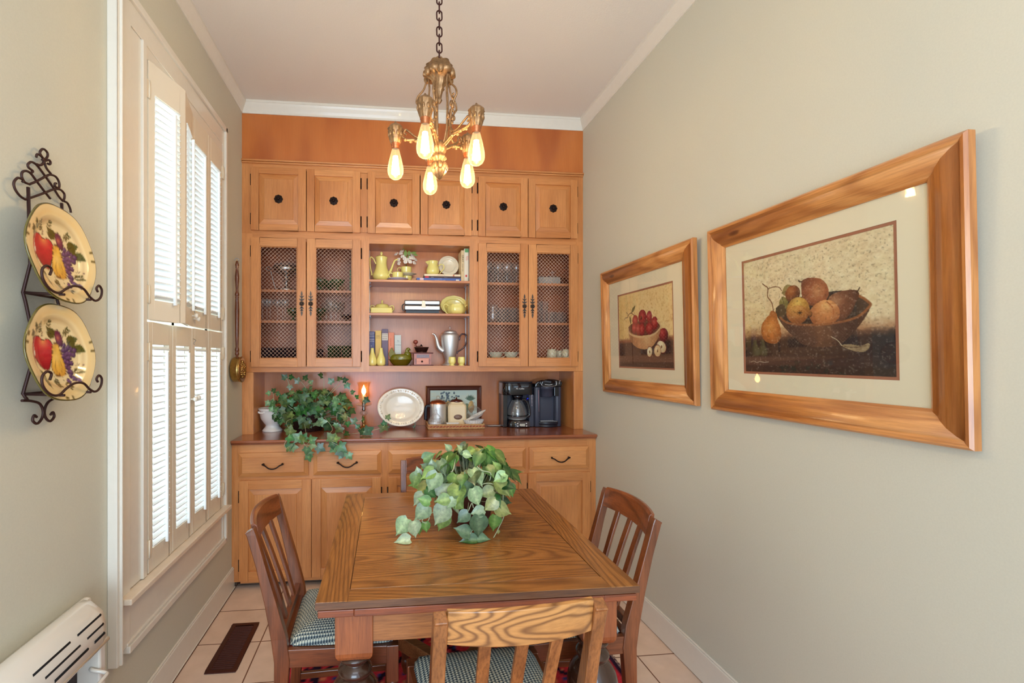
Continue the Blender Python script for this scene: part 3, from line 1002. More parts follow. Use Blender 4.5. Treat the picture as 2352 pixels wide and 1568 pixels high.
for x in LX:
    for y in LY:
        lg = MB(); h = .056
        lg.box(x - h, x + h, y - h, y + h, .585, .716, 0)
        # rounded lower corners of the block
        for k, (z, s_) in enumerate(((.585, 1.0), (.572, .97), (.562, .88), (.556, .76))):
            pass
        n = len(lg.v); lv = [(.585, 1.0), (.573, .965), (.564, .88), (.557, .74)]
        for z, s_ in lv:
            for a, b in ((-1, -1), (1, -1), (1, 1), (-1, 1)): lg.v.append((x + a * h * s_, y + b * h * s_, z))
        for k in range(3):
            for j in range(4):
                j2 = (j + 1) % 4
                lg.face((n + k * 4 + j, n + k * 4 + j2, n + k * 4 + 4 + j2, n + k * 4 + 4 + j), 0)
        prof = [(.02, .562), (.046, .560), (.052, .553), (.050, .545), (.036, .540), (.034, .530), (.042, .524), (.052, .512), (.053, .502), (.046, .494), (.044, .488),
                (.058, .474), (.072, .452), (.079, .425), (.080, .395), (.074, .36), (.060, .325), (.045, .30), (.036, .285), (.034, .272), (.042, .262), (.044, .252), (.036, .244), (.032, .235)]
        lg.lathe(prof, x, y, 0, 40, 1)
        lg.box(x - .042, x + .042, y - .042, y + .042, .10, .236, 2)
        lg.lathe([(.03, .10), (.046, .092), (.05, .075), (.05, .05), (.042, .030), (.03, .0072)], x, y, 0, 32, 1, cap=True)
        lg.build('leg', [M_legb, M_legd, M_legb], t, bevel=.002)
for (p, q, dz) in (((LX[0], LY[0]), (LX[1], LY[1]), 0), ((LX[0], LY[1]), (LX[1], LY[0]), .0005)):
    st = MB(); st.beam((p[0], p[1], .165 + dz), (q[0], q[1], .165 + dz), .045, .065)
    st.build('stretcher', wood('oak_stretch', 'x', (84, 44, 20), (140, 88, 48), (160, 104, 60), rings=4, ringamt=.3, fibre=.7, across=8, seed=4), t, bevel=.003)

# ================================================================== CHAIRS
def weave_mat(name):
    m, nt, b = newmat(name)
    N, L = nt.nodes.new, nt.links.new
    tc = N('ShaderNodeTexCoord')
    sx = N('ShaderNodeSeparateXYZ'); L(tc.outputs['Object'], sx.inputs[0])

    def wv(out, k, ph=0):
        a = N('ShaderNodeMath'); a.operation = 'MULTIPLY_ADD'; a.inputs[1].default_value = k; a.inputs[2].default_value = ph
        L(out, a.inputs[0]); s_ = N('ShaderNodeMath'); s_.operation = 'SINE'; L(a.outputs[0], s_.inputs[0])
        return s_.outputs[0]
    a = wv(sx.outputs['X'], 2 * PI / .011); 
    # shift alternate columns
    a2 = wv(sx.outputs['X'], PI / .011)
    sg = N('ShaderNodeMath'); sg.operation = 'SIGN'; L(a2, sg.inputs[0])
    yy = N('ShaderNodeMath'); yy.operation = 'MULTIPLY'; yy.inputs[1].default_value = 2 * PI / .0095; L(sx.outputs['Y'], yy.inputs[0])
    ad = N('ShaderNodeMath'); ad.operation = 'ADD'; L(yy.outputs[0], ad.inputs[0])
    ms = N('ShaderNodeMath'); ms.operation = 'MULTIPLY'; ms.inputs[1].default_value = 1.3; L(sg.outputs[0], ms.inputs[0]); L(ms.outputs[0], ad.inputs[1])
    sy = N('ShaderNodeMath'); sy.operation = 'SINE'; L(ad.outputs[0], sy.inputs[0])
    pr = N('ShaderNodeMath'); pr.operation = 'ADD'; L(a, pr.inputs[0]); L(sy.outputs[0], pr.inputs[1])
    nf = N('ShaderNodeMath'); nf.operation = 'MULTIPLY_ADD'; nf.inputs[1].default_value = .25; nf.inputs[2].default_value = .5; L(pr.outputs[0], nf.inputs[0])
    r = ramp(nt, nf.outputs[0], [(.12, rgb(48, 58, 68)), (.40, rgb(98, 110, 118)), (.60, rgb(160, 164, 156)), (.88, rgb(212, 208, 190))])
    n = N('ShaderNodeTexNoise'); n.inputs['Scale'].default_value = 7; L(tc.outputs['Object'], n.inputs['Vector'])
    r2 = ramp(nt, n.outputs['Fac'], [(.3, (.85, .95, 1.05, 1)), (.7, (1.08, 1.0, .85, 1))])
    mx = N('ShaderNodeMix'); mx.data_type = 'RGBA'; mx.blend_type = 'MULTIPLY'; mx.inputs[0].default_value = 1
    L(r.outputs['Color'], mx.inputs[6]); L(r2.outputs['Color'], mx.inputs[7]); L(mx.outputs[2], b.inputs['Base Color'])
    bp = N('ShaderNodeBump'); bp.inputs['Strength'].default_value = .8; bp.inputs['Distance'].default_value = .002
    L(nf.outputs[0], bp.inputs['Height']); L(bp.outputs['Normal'], b.inputs['Normal'])
    b.inputs['Roughness'].default_value = .85; b.inputs['Specular IOR Level'].default_value = .2
    return m


M_weave = weave_mat('basket_weave_fabric')
CW = dict(z=oak('z', 1, 1), x=oak('x', 1, 1), y=oak('y', 1, 1))
M_crest = oak('x', 4, 2)
M_crest_d = wood('crest_red', 'x', (60, 26, 12), (126, 62, 32), (156, 86, 46), rings=6, ringamt=.5, fibre=.4, across=9, along=1.5, seed=2, rough=.28, coat=.5)
M_cw2 = wood('chairwood_light', 'z', (72, 36, 16), (146, 86, 42), (172, 108, 58), rings=4, ringamt=.35, fibre=.6, across=9, along=.8, seed=3, rough=.3, coat=.4)


def make_chair(name, label, loc, rz, bright=False):
    """local frame: sitter looks along +y; origin on the floor under the seat centre"""
    t = thing(name, label, 'chair', loc, rz, 'dining chairs around the oak table')
    wz = M_cw2 if bright else CW['z']
    hb, hf = .187, .222            # half width at back posts / at front legs
    yb, yf = -.20, .20

    def back_y(z):                 # rear post centre line: splayed foot, leaning back above the seat
        return yb - .030 * max(0, (.42 - z) / .42) ** 1.5 - .105 * max(0, (z - .43) / .45) ** 1.25
    for s_ in (-1, 1):
        p = MB(); zs = [0, .10, .25, .42, .50, .62, .75, .862]
        for k, z in enumerate(zs):
            y = back_y(z); hw = .0165; hd = .020 + (.006 if .3 < z < .55 else 0) - .004 * (z > .7)
            x = s_ * (hb + (.006 if z > .6 else .002))
            for a, b in ((-1, -1), (1, -1), (1, 1), (-1, 1)): p.v.append((x + a * hw, y + b * hd, z))
        for k in range(len(zs) - 1):
            for j in range(4):
                j2 = (j + 1) % 4; p.face((k * 4 + j, k * 4 + j2, k * 4 + 4 + j2, k * 4 + 4 + j))
        p.face((0, 3, 2, 1)); k = (len(zs) - 1) * 4
        # sloped top
        y = back_y(.885); n = len(p.v)
        x = s_ * (hb + .006)
        for a, b, z in ((-1, -1, .868), (1, -1, .868), (1, 1, .884), (-1, 1, .884)): p.v.append((x + a * .0155, y + b * .014, z))
        for j in range(4):
            j2 = (j + 1) % 4; p.face((k + j, k + j2, n + j2, n + j))
        p.face((n, n + 1, n + 2, n + 3))
        p.build('back_post', wz, t, local=True, bevel=.003)
        # front leg: square block, ring, turned foot
        f = MB(); x = s_ * (hf - .021); y = yf - .024
        f.box(x - .021, x + .021, y - .021, y + .021, .335, .462, 0)
        f.lathe([(.018, .338), (.0205, .332), (.0205, .324), (.015, .320), (.014, .314), (.019, .306), (.020, .29), (.018, .22), (.015, .17), (.020, .163), (.020, .155), (.015, .150), (.017, .14)], x, y, 0, 20, 0)
        f.box(x - .017, x + .017, y - .017, y + .017, .07, .145, 0)
        f.lathe([(.014, .072), (.019, .06), (.019, .04), (.013, .02), (.011, 0)], x, y, 0, 16, 0, cap=True)
        f.build('leg', CW['z'], t, local=True, bevel=.002)
    # crest rail, bowed backwards
    c = MB(); K = 14; zc = .846
    for i in range(K + 1):
        u = -1 + 2 * i / K; x = u * (hb - .010); y = back_y(zc) - .030 * (1 - u * u) + .002
        arch = .008 * (1 - u * u)
        for b, z in ((-.010, -.040), (.012, -.038), (.012, .036 + arch), (.004, .044 + arch), (-.009, .042 + arch)):
            c.v.append((x, y + b - (z * .16), zc + z))
    for i in range(K):
        for j in range(5):
            j2 = (j + 1) % 5; c.face((i * 5 + j, i * 5 + 5 + j, i * 5 + 5 + j2, i * 5 + j2), 0)
    c.face((0, 1, 2, 3, 4)); c.face([K * 5 + q for q in (4, 3, 2, 1, 0)])
    c.build('crest_rail', M_crest if bright else M_crest_d, t, local=True, bevel=.002)
    for u in (-.5, 0, .5):
        s = MB(); x = u * 2 * (hb - .01) * .5 * 1.0; zz = [.50, .60, .72, .815]
        for k, z in enumerate(zz):
            fr_ = (z - .50) / .315; y = back_y(z) - .030 * (1 - (u) ** 2) * fr_ ** 1.0 + .004
            for a, b in ((-1, -1), (1, -1), (1, 1), (-1, 1)): s.v.append((x * (1 - .08 * (1 - fr_)) + a * .0148, y + b * .006, z))
        for k in range(3):
            for j in range(4):
                j2 = (j + 1) % 4; s.face((k * 4 + j, k * 4 + j2, k * 4 + 4 + j2, k * 4 + 4 + j))
        s.face((0, 3, 2, 1)); s.face((12, 13, 14, 15))
        s.build('slat', wz, t, local=True, bevel=.002)
    lr = MB(); lr.box(-hb + .01, hb - .01, back_y(.50) - .010, back_y(.50) + .012, .478, .512)
    lr.build('lower_rail', CW['x'], t, local=True, bevel=.002)
    # seat rails
    for s_ in (-1, 1):
        MB().beam((s_ * (hb + .002), yb, .430), (s_ * (hf - .014), yf - .03, .430), .022, .062).build('side_rail', CW['y'], t, local=True, bevel=.002)
    MB().box(-hf + .03, hf - .03, yf - .036, yf - .012, .399, .461).build('front_rail', CW['x'], t, local=True, bevel=.002)
    MB().box(-hb + .01, hb - .01, yb - .01, yb + .012, .399, .461).build('back_rail', CW['x'], t, local=True, bevel=.002)

    def cush(a, b):
        u, v = a * 2 - 1, b * 2 - 1
        # rounded-rect top with soft edges
        su = math.copysign(abs(u) ** .8, u); sv = math.copysign(abs(v) ** .8, v)
        w_ = (hb - .004) + ((hf - .016) - (hb - .004)) * (sv * .5 + .5)
        cr = max(0, abs(u) - .75) / .25; cv = max(0, abs(v) - .75) / .25
        q = 1 - .045 * (cr * cv)
        ed = max(abs(u), abs(v)); z = .463 + .038 * (1 - ed ** 5) ** .6 + .010 * (1 - u * u) * (1 - v * v)
        return (u * w_ * q, v * .185 * q + .0, z)
    cu = MB(); cu.grid(cush, 24, 24)
    n = len(cu.v)
    cu.box(-hb + .012, hb - .012, -.17, .17, .44, .462)
    cu.build('seat_cushion', M_weave, t, local=True, flip=False)
    # lower stretchers
    for s_ in (-1, 1):
        MB().beam((s_ * (hb + .002), back_y(.11), .11), (s_ * (hf - .021), yf - .024, .11), .016, .026).build('stretcher', CW['y'], t, local=True, bevel=.002)
    s = MB(); s.box(-hf + .03, hf - .03, -.012, .012, .098, .124)
    s.build('stretcher', CW['x'], t, local=True, bevel=.002)
    return t


# near chair: back rail at y 1.05, faces +y
make_chair('dining_chair', 'oak slat-back chair seen from behind with bold ringed crest rail, nearest the camera', (.298, 1.352, .006), math.radians(3.0), True)
# left chair faces +x
make_chair('dining_chair', 'dark oak slat-back chair left of the table near the window', (-.160, 1.828, .006), -PI / 2 + math.radians(1.2))
# right chair faces -x
make_chair('dining_chair', 'dark oak slat-back chair on the right side of the table beside the bare wall', (.672, 1.782, .006), PI / 2 - math.radians(1.0))
# far chair faces -y
make_chair('dining_chair', 'dark oak chair on the far side of the table, mostly hidden behind the potted plant', (.287, 2.32, .006), PI)

# ================================================================== RUG
def rug():
    W_, H_ = 110, 170
    x0, x1, y0, y1 = -.50, 1.095, .75, 2.62
    rng = np.random.RandomState(5)
    mb = MB(); cols = []
    red, dk, pk, og, bl = (196, 52, 62), (40, 24, 44), (222, 128, 132), (214, 120, 84), (58, 62, 110)
    for i in range(W_ + 1):
        for j in range(H_ + 1):
            x = x0 + (x1 - x0) * i / W_; y = y0 + (y1 - y0) * j / H_
            mb.v.append((x, y, .0045 + .0008 * rng.rand()))
            ex = min(x - x0, x1 - x, y - y0, y1 - y)
            u, v = (x * 9) % 1, (y * 9) % 1
            if ex < .02: c = dk
            elif ex < .06: c = red
            elif ex < .16:
                q = (int((x + y) * 28) + int((x - y) * 28)) % 5
                c = (red, dk, og, red, dk)[q]
            elif ex < .19: c = dk
            else:
                cxm, cym = (x0 + x1) / 2, (y0 + y1) / 2
                d = abs(x - cxm) / .55 + abs(y - cym) / .7
                r = math.sin(d * 22)
                q = math.sin(x * 60) * math.sin(y * 55)
                c = pk if d < .85 else red
                if r > .82: c = dk
                elif q > .72: c = bl
                elif q < -.75: c = og if d > .6 else (70, 40, 60)
            f = .9 + .2 * rng.rand()
            cols.append([lin(min(255, k * f)) for k in c] + [1])
    w_ = H_ + 1
    for i in range(W_):
        for j in range(H_): mb.face((i * w_ + j, (i + 1) * w_ + j, (i + 1) * w_ + j + 1, i * w_ + j + 1))
    n = len(mb.v)
    for (x, y) in ((x0, y0), (x1, y0), (x1, y1), (x0, y1)):
        for z in (.0005, .0045):
            mb.v.append((x, y, z)); cols.append([lin(50), lin(24), lin(40), 1])
    for k in range(4):
        a, b = n + k * 2, n + ((k + 1) % 4) * 2
        mb.face((a, b, b + 1, a + 1))
    mb.col = cols
    t = thing('area_rug', 'red and pink patterned wool rug under the dining table with dark border', 'rug', ((x0 + x1) / 2, (y0 + y1) / 2, 0))
    mb.build('pile', vcol_mat('rug_wool', rough=.95, spec=.1), t)
    fr_ = MB(); random.seed(3)
    for k in range(420):
        y = y0 + (y1 - y0) * (k + random.random()) / 420
        l = .008 + .012 * random.random()
        fr_.tube([(x1 - .004, y, .004), (x1 + l * .6, y + random.uniform(-.003, .003), .004), (x1 + l, y + random.uniform(-.006, .006), .0015)], .0009, 4)
    fr_.build('fringe', plain('rug_fringe', (60, 30, 56), rough=.95), t)


rug()
# ================================================================== PAINT (prints, plate decoration -> colour attributes on real surfaces)
class Paint:
    """a small raster in 0..asp x 0..1 (x right, y down), colours in sRGB 0..255"""
    def __init__(s, w, h, asp, base):
        s.w, s.h, s.asp = w, h, asp
        s.X, s.Y = np.meshgrid(np.linspace(0, asp, w), np.linspace(0, 1, h))
        s.A = np.zeros((h, w, 3)); s.A[:] = base
        s.rng = np.random.RandomState(11)

    def noise(s, fx, fy, octv=3, seed=0):
        out = np.zeros((s.h, s.w)); amp = 1; tot = 0
        for o in range(octv):
            rs = np.random.RandomState(seed + o * 13)
            gx, gy = int(fx * s.asp) + 2, int(fy) + 2
            G = rs.rand(gy + 1, gx + 1)
            x = s.X / s.asp * (gx - 1); y = s.Y * (gy - 1)
            xi = np.clip(x.astype(int), 0, gx - 1); yi = np.clip(y.astype(int), 0, gy - 1)
            fx_, fy_ = x - xi, y - yi
            fx_ = fx_ * fx_ * (3 - 2 * fx_); fy_ = fy_ * fy_ * (3 - 2 * fy_)
            n = (G[yi, xi] * (1 - fx_) + G[yi, xi + 1] * fx_) * (1 - fy_) + (G[yi + 1, xi] * (1 - fx_) + G[yi + 1, xi + 1] * fx_) * fy_
            out += n * amp; tot += amp; amp *= .55; fx *= 2; fy *= 2
        return out / tot

    def mix(s, m, col):
        m = np.clip(m, 0, 1)[..., None]
        s.A = s.A * (1 - m) + np.asarray(col, float) * m

    def mask(s, poly, n=8, smooth=True):
        P = [tuple(p[:2]) for p in (catmull([(x, y, 0) for x, y in poly], n, True) if smooth else poly)]
        ins = np.zeros((s.h, s.w), bool); k = len(P)
        for i in range(k):
            x0, y0 = P[i]; x1, y1 = P[(i + 1) % k]
            if y0 == y1: continue
            c = ((y0 > s.Y) != (y1 > s.Y)) & (s.X < (x1 - x0) * (s.Y - y0) / (y1 - y0) + x0)
            ins ^= c
        return ins.astype(float)

    def ell(s, cx, cy, rx, ry, rot=0):
        c, d = math.cos(rot), math.sin(rot)
        u = ((s.X - cx) * c + (s.Y - cy) * d) / rx; v = (-(s.X - cx) * d + (s.Y - cy) * c) / ry
        return u, v

    def ball(s, m, cx, cy, r, base, light, dark, lx=-.3, ly=-.35, seed=1):
        """shade region m like a rounded body"""
        d = np.sqrt(((s.X - cx) / r) ** 2 + ((s.Y - cy) / r) ** 2)
        l = np.sqrt(((s.X - cx - lx * r) / r) ** 2 + ((s.Y - cy - ly * r) / r) ** 2)
        n = s.noise(26, 26, 3, seed) - .5
        c = np.asarray(base, float)[None, None] * np.ones((s.h, s.w, 1)) * (1 + .25 * n[..., None])
        a = np.clip((l - .45) / .95, 0, 1)[..., None] ** 1.2; c = c * (1 - a) + np.asarray(dark, float) * a
        a = np.clip(1 - l / .55, 0, 1)[..., None] ** 1.3 * .8; c = c * (1 - a) + np.asarray(light, float) * a
        mm = m[..., None]; s.A = s.A * (1 - mm) + c * mm

    def circ(s, cx, cy, rx, ry, base, light, dark, rot=0, edge=None, **k):
        u, v = s.ell(cx, cy, rx, ry, rot); m = ((u * u + v * v) < 1).astype(float)
        if edge is not None: s.mix(((u * u + v * v) < 1.25).astype(float), edge)
        s.ball(m, cx, cy, max(rx, ry), base, light, dark, **k)

    def line(s, pts, wd, col, smooth=True, taper=False):
        P = catmull([(x, y, 0) for x, y in pts], 6) if smooth else [Vector((x, y, 0)) for x, y in pts]
        D = np.full((s.h, s.w), 9.0)
        for a, b in zip(P[:-1], P[1:]):
            dx, dy = b.x - a.x, b.y - a.y; L2 = dx * dx + dy * dy + 1e-12
            t = np.clip(((s.X - a.x) * dx + (s.Y - a.y) * dy) / L2, 0, 1)
            D = np.minimum(D, np.hypot(s.X - a.x - t * dx, s.Y - a.y - t * dy))
        s.mix((wd - D) / wd * 2.0, col)

    def leafm(s, x, y, a, L_, W_, col, vein=None):
        """simple pointed leaf from (x,y) in direction a"""
        u, v = s.ell(x + math.cos(a) * L_ / 2, y + math.sin(a) * L_ / 2, L_ / 2, W_ / 2, a)
        m = (np.abs(v) < np.clip(1 - u * u, 0, 1) * (1 - .25 * u)).astype(float) * (np.abs(u) < 1)
        s.mix(m, col)
        if vein: s.line([(x, y), (x + math.cos(a) * L_ * .9, y + math.sin(a) * L_ * .9)], .003, vein, False)

    def lin(s):
        c = np.clip(s.A, 0, 255) / 255.0
        return np.where(c <= .04045, c / 12.92, ((c + .055) / 1.055) ** 2.4)

    def sample(s, x, y):
        L = s.lin() if not hasattr(s, '_L') else s._L
        s._L = L
        fx = min(max(x / s.asp, 0), 1) * (s.w - 1); fy = min(max(y, 0), 1) * (s.h - 1)
        i, j = int(fy), int(fx); i2, j2 = min(i + 1, s.h - 1), min(j + 1, s.w - 1)
        a, b = fy - i, fx - j
        return L[i, j] * (1 - a) * (1 - b) + L[i, j2] * (1 - a) * b + L[i2, j] * a * (1 - b) + L[i2, j2] * a * b

    def sheet(s, name, M, wid, hei, mat, parent):
        """flat picture sheet: lower left at M origin, x right, y up"""
        L = s.lin(); mb = MB()
        xs = np.linspace(0, wid, s.w); ys = np.linspace(hei, 0, s.h)
        M3 = np.array(M.to_3x3()); o = np.array(M.translation)
        P = (M3[:, 0][None, None] * xs[None, :, None] + M3[:, 1][None, None] * ys[:, None, None]) + o
        mb.v = [tuple(p) for p in P.reshape(-1, 3)]
        w_ = s.w
        mb.f = [(i * w_ + j, (i + 1) * w_ + j, (i + 1) * w_ + j + 1, i * w_ + j + 1) for i in range(s.h - 1) for j in range(w_ - 1)]
        mb.m = [0] * len(mb.f); mb.sm = [False] * len(mb.f)
        mb.col = np.concatenate([L.reshape(-1, 3), np.ones((s.h * s.w, 1))], 1)
        return mb.build(name, mat, parent, flip=True)


def pear_bowl():
    A = .545 / .425
    p = Paint(330, 262, A, (232, 208, 174))
    k = A                                           # x given 0..1, scaled
    n = p.noise(10, 12, 4, 3); n2 = p.noise(34, 44, 3, 8)
    p.mix((n - .35) * 1.4, (232, 214, 172)); p.mix((n2 - .5) * 1.6, (202, 168, 132)); p.mix((.42 - n2) * 2.2, (250, 236, 206))
    p.mix(np.clip(.55 - p.X / A, 0, 1) * np.clip(p.Y - .25, 0, 1) * 1.2, (206, 150, 60))
    g = np.clip((p.Y - .58 + .05 * (n - .5)) / .12, 0, 1); p.mix(g * .75, (140, 76, 46))
    g = np.clip((p.Y - .66 + .04 * (n2 - .5)) / .07, 0, 1); p.mix(g, (58, 40, 38))
    p.mix(g * np.clip((p.X / A - .6) * 2, 0, 1) * .8, (36, 42, 56))
    p.mix(np.clip((p.Y - .85) / .03, 0, 1) * np.clip(1.1 - p.X / A, 0, 1), (92, 62, 54)); p.mix(np.clip((p.Y - .93) / .02, 0, 1) * .8, (52, 38, 36))
    q = lambda L_: [(x * k, y) for x, y in L_]
    # bowl outside, inside
    bowl = p.mask(q([(.27, .48), (.32, .60), (.39, .69), (.457, .762), (.55, .79), (.65, .79), (.72, .765), (.80, .67), (.86, .57), (.875, .51), (.80, .58), (.62, .615), (.43, .60)]), 6)
    p.ball(bowl, .60 * k, .70, .42, (84, 54, 44), (128, 88, 66), (44, 30, 32), -.1, -.2)
    for i in range(9): p.mix(bowl * (np.abs(((p.Y + .04 * np.cos((p.X / k - .57) * 3)) * 60) % 6 - i * .66) < .18) * .25, (120, 86, 70))
    ins = p.mask(q([(.275, .47), (.33, .41), (.45, .385), (.62, .375), (.75, .39), (.83, .44), (.873, .51), (.80, .585), (.62, .612), (.43, .598), (.33, .56)]), 6)
    p.mix(ins, (58, 44, 40))
    p.mix(ins * np.clip((p.X / k - .7) * 5, 0, 1) * .5, (96, 80, 70))
    p.line(q([(.272, .478), (.33, .565), (.43, .604), (.62, .618), (.79, .592), (.872, .52), (.868, .49), (.82, .44), (.74, .395)]), .012, (150, 92, 58))
    # leaves
    p.leafm(.32 * k, .33, -.2, .13, .10, (150, 130, 82), (96, 84, 50)); p.leafm(.32 * k, .36, 1.3, .12, .09, (128, 116, 66), (70, 64, 40)); p.leafm(.27 * k, .45, .5, .12, .11, (74, 62, 46))
    p.circ(.40 * k, .35, .07, .07, (150, 84, 46), (190, 120, 70), (90, 50, 34))
    # right pear
    m = p.mask(q([(.64, .43), (.68, .395), (.75, .385), (.805, .395), (.818, .43), (.80, .48), (.775, .545), (.735, .595), (.69, .60), (.66, .56), (.645, .50)]))
    p.ball(m, .715 * k, .50, .14, (136, 84, 60), (186, 134, 98), (78, 46, 38))
    p.line(q([(.805, .41), (.815, .395), (.822, .38)]), .006, (60, 40, 30))
    # top pear
    m = p.mask(q([(.462, .30), (.468, .26), (.50, .245), (.545, .25), (.60, .275), (.635, .33), (.642, .40), (.61, .455), (.55, .47), (.495, .445), (.468, .39)]))
    p.ball(m, .565 * k, .36, .145, (160, 92, 62), (212, 150, 104), (104, 56, 42), .05, -.0)
    p.line(q([(.466, .265), (.452, .262), (.446, .25)]), .006, (60, 40, 30))
    # quince
    p.circ(.434 * k, .493, .107, .108, (206, 152, 72), (232, 196, 110), (140, 82, 44), lx=.05, ly=-.6)
    p.ball(((((p.X - .43 * k) / .1) ** 2 + ((p.Y - .52) / .07) ** 2) < 1).astype(float) * .5, .43 * k, .53, .12, (190, 116, 66), (214, 160, 90), (150, 84, 44))
    for i in range(7):
        a = i * .9; p.line([(.449 * k, .512), (.449 * k + .022 * math.cos(a), .512 + .018 * math.sin(a))], .004, (70, 46, 30), False)
    # peach-like pear
    m = p.mask(q([(.507, .53), (.52, .50), (.555, .46), (.60, .437), (.655, .445), (.695, .49), (.708, .55), (.685, .60), (.61, .612), (.545, .608), (.522, .57)]))
    p.ball(m, .625 * k, .53, .135, (208, 136, 84), (238, 190, 128), (150, 84, 52), .0, -.4)
    p.line(q([(.63, .45), (.665, .50), (.67, .56)]), .006, (176, 100, 58)); p.circ(.521 * k, .53, .018, .024, (150, 96, 56), (180, 120, 70), (70, 40, 26))
    # left pear
    m = p.mask(q([(.215, .50), (.228, .472), (.25, .47), (.275, .50), (.283, .55), (.305, .63), (.305, .70), (.27, .75), (.22, .75), (.17, .72), (.145, .65), (.152, .58), (.185, .53)]))
    p.ball(m, .225 * k, .64, .15, (190, 112, 54), (226, 156, 84), (106, 56, 34), -.05, -.25)
    p.line(q([(.25, .47), (.243, .42), (.228, .38), (.205, .34), (.208, .27), (.182, .24), (.164, .221)]), .006, (112, 66, 44)); p.line(q([(.21, .275), (.26, .266), (.30, .28), (.318, .31)]), .005, (112, 66, 44))
    # dry pod
    p.line(q([(.652, .715), (.69, .745), (.715, .785)]), .004, (196, 176, 150))
    p.mix(p.mask(q([(.715, .785), (.76, .775), (.82, .79), (.862, .772), (.868, .80), (.835, .832), (.77, .82)])), (150, 128, 100)); p.line(q([(.73, .79), (.78, .80), (.85, .79)]), .004, (92, 72, 56))
    n3 = p.noise(70, 80, 2, 20); p.mix(np.clip(n3 - .62, 0, 1) * 1.2, (236, 220, 190)); p.mix(np.clip(.36 - n3, 0, 1) * 1.3, (60, 40, 30))
    p.line(q([(.045, .915), (.075, .905), (.10, .918), (.13, .908), (.165, .915), (.20, .91)]), .003, (190, 170, 150))
    return p


def apple_bowl():
    A = .536 / .4235
    p = Paint(200, 240, A, (240, 204, 150)); k = A
    n = p.noise(9, 10, 4, 5); n2 = p.noise(40, 40, 3, 9)
    p.mix((n - .3) * 1.2, (240, 214, 160)); p.mix((n2 - .52) * 1.8, (196, 140, 86)); p.mix(np.clip(.5 - p.X / A, 0, 1) * .6, (230, 178, 84))
    p.mix(np.clip((p.Y - .60) / .04 + (n2 - .5) * .6, 0, 1) * .8, (128, 62, 44)); p.mix(np.clip((p.Y - .655) / .03, 0, 1), (76, 48, 44))
    p.mix(np.clip((p.Y - .84) / .02, 0, 1) * .6, (112, 70, 58)); p.mix(np.clip((p.Y - .925) / .015, 0, 1) * .8, (62, 40, 38))
    p.mix(np.clip(1 - np.hypot((p.X / k - .86) * 4, (p.Y - .75) * 6), 0, 1), (46, 28, 32))
    q = lambda L_: [(x * k, y) for x, y in L_]
    red = dict(base=(172, 42, 44), light=(226, 120, 104), dark=(88, 20, 30))
    p.circ(.845 * k, .60, .095, .085, (150, 34, 40), (224, 110, 100), (74, 18, 28), seed=3)
    bowl = p.mask(q([(.20, .49), (.225, .60), (.26, .665), (.33, .72), (.42, .755), (.54, .765), (.66, .73), (.74, .65), (.79, .56), (.80, .50), (.65, .58), (.49, .60), (.33, .575)]), 6)
    p.ball(bowl, .52 * k, .66, .42, (196, 138, 96), (236, 196, 150), (130, 78, 54), .1, -.1)
    ins = p.mask(q([(.20, .48), (.26, .42), (.42, .39), (.62, .385), (.76, .42), (.80, .49), (.70, .565), (.49, .59), (.32, .565)]), 6)
    p.mix(ins, (110, 60, 44))
    for cx, cy, rx, ry in ((.61, .352, .062, .075), (.345, .378, .075, .075), (.70, .445, .075, .085), (.325, .482, .062, .08), (.40, .50, .05, .085), (.483, .345, .098, .098), (.472, .505, .07, .085), (.61, .502, .088, .082)):
        p.circ(cx * k, cy, rx, ry, lx=-.1, ly=-.15, **red)
    p.circ(.462 * k, .352, .022, .03, (120, 50, 30), (200, 120, 60), (50, 24, 20))
    p.line(q([(.20, .475), (.215, .535), (.325, .585), (.49, .608), (.67, .587), (.785, .52), (.798, .475), (.75, .42)]), .016, (222, 184, 142))
    for cx, cy, rx, ry, f in ((.808, .742, .095, .068, (240, 222, 190)), (.741, .79, .07, .07, (236, 196, 150)), (.604, .80, .055, .065, (244, 230, 200))):
        p.circ(cx * k, cy, rx, ry, f, (250, 240, 216), (214, 180, 140), edge=(120, 30, 34), rot=.4)
        p.circ(cx * k, cy, .015, .02, (160, 110, 70), (180, 130, 90), (100, 60, 40))
    p.line(q([(.127, .345), (.14, .322), (.19, .318), (.22, .28), (.27, .268), (.325, .305)]), .007, (88, 54, 40)); p.line(q([(.20, .30), (.19, .265), (.165, .25)]), .005, (88, 54, 40))
    p.leafm(.27 * k, .265, -.7, .14, .05, (120, 104, 60), (60, 54, 34)); p.leafm(.235 * k, .30, 1.35, .13, .04, (112, 98, 60), (60, 54, 34))
    n3 = p.noise(60, 60, 2, 20); p.mix(np.clip(n3 - .64, 0, 1), (240, 220, 190))
    return p


# ================================================================== FRAMED PRINTS on the right wall
M_pine = {a: wood('pine_frame_' + a, a, (120, 58, 22), (196, 124, 62), (218, 152, 88), rings=7, ringamt=.45, fibre=.35, across=9, along=1.2, seed=3, line=(140, 72, 32), knots=True, rough=.28, coat=.5) for a in 'yz'}
M_mat = plain('mat_board', (240, 222, 198), rough=.9)
M_mat2 = plain('mat_inner', (170, 108, 84), rough=.8)
M_print = vcol_mat('print_paper', rough=.6, spec=.3)
M_pglass = thinglass('picture_glass')


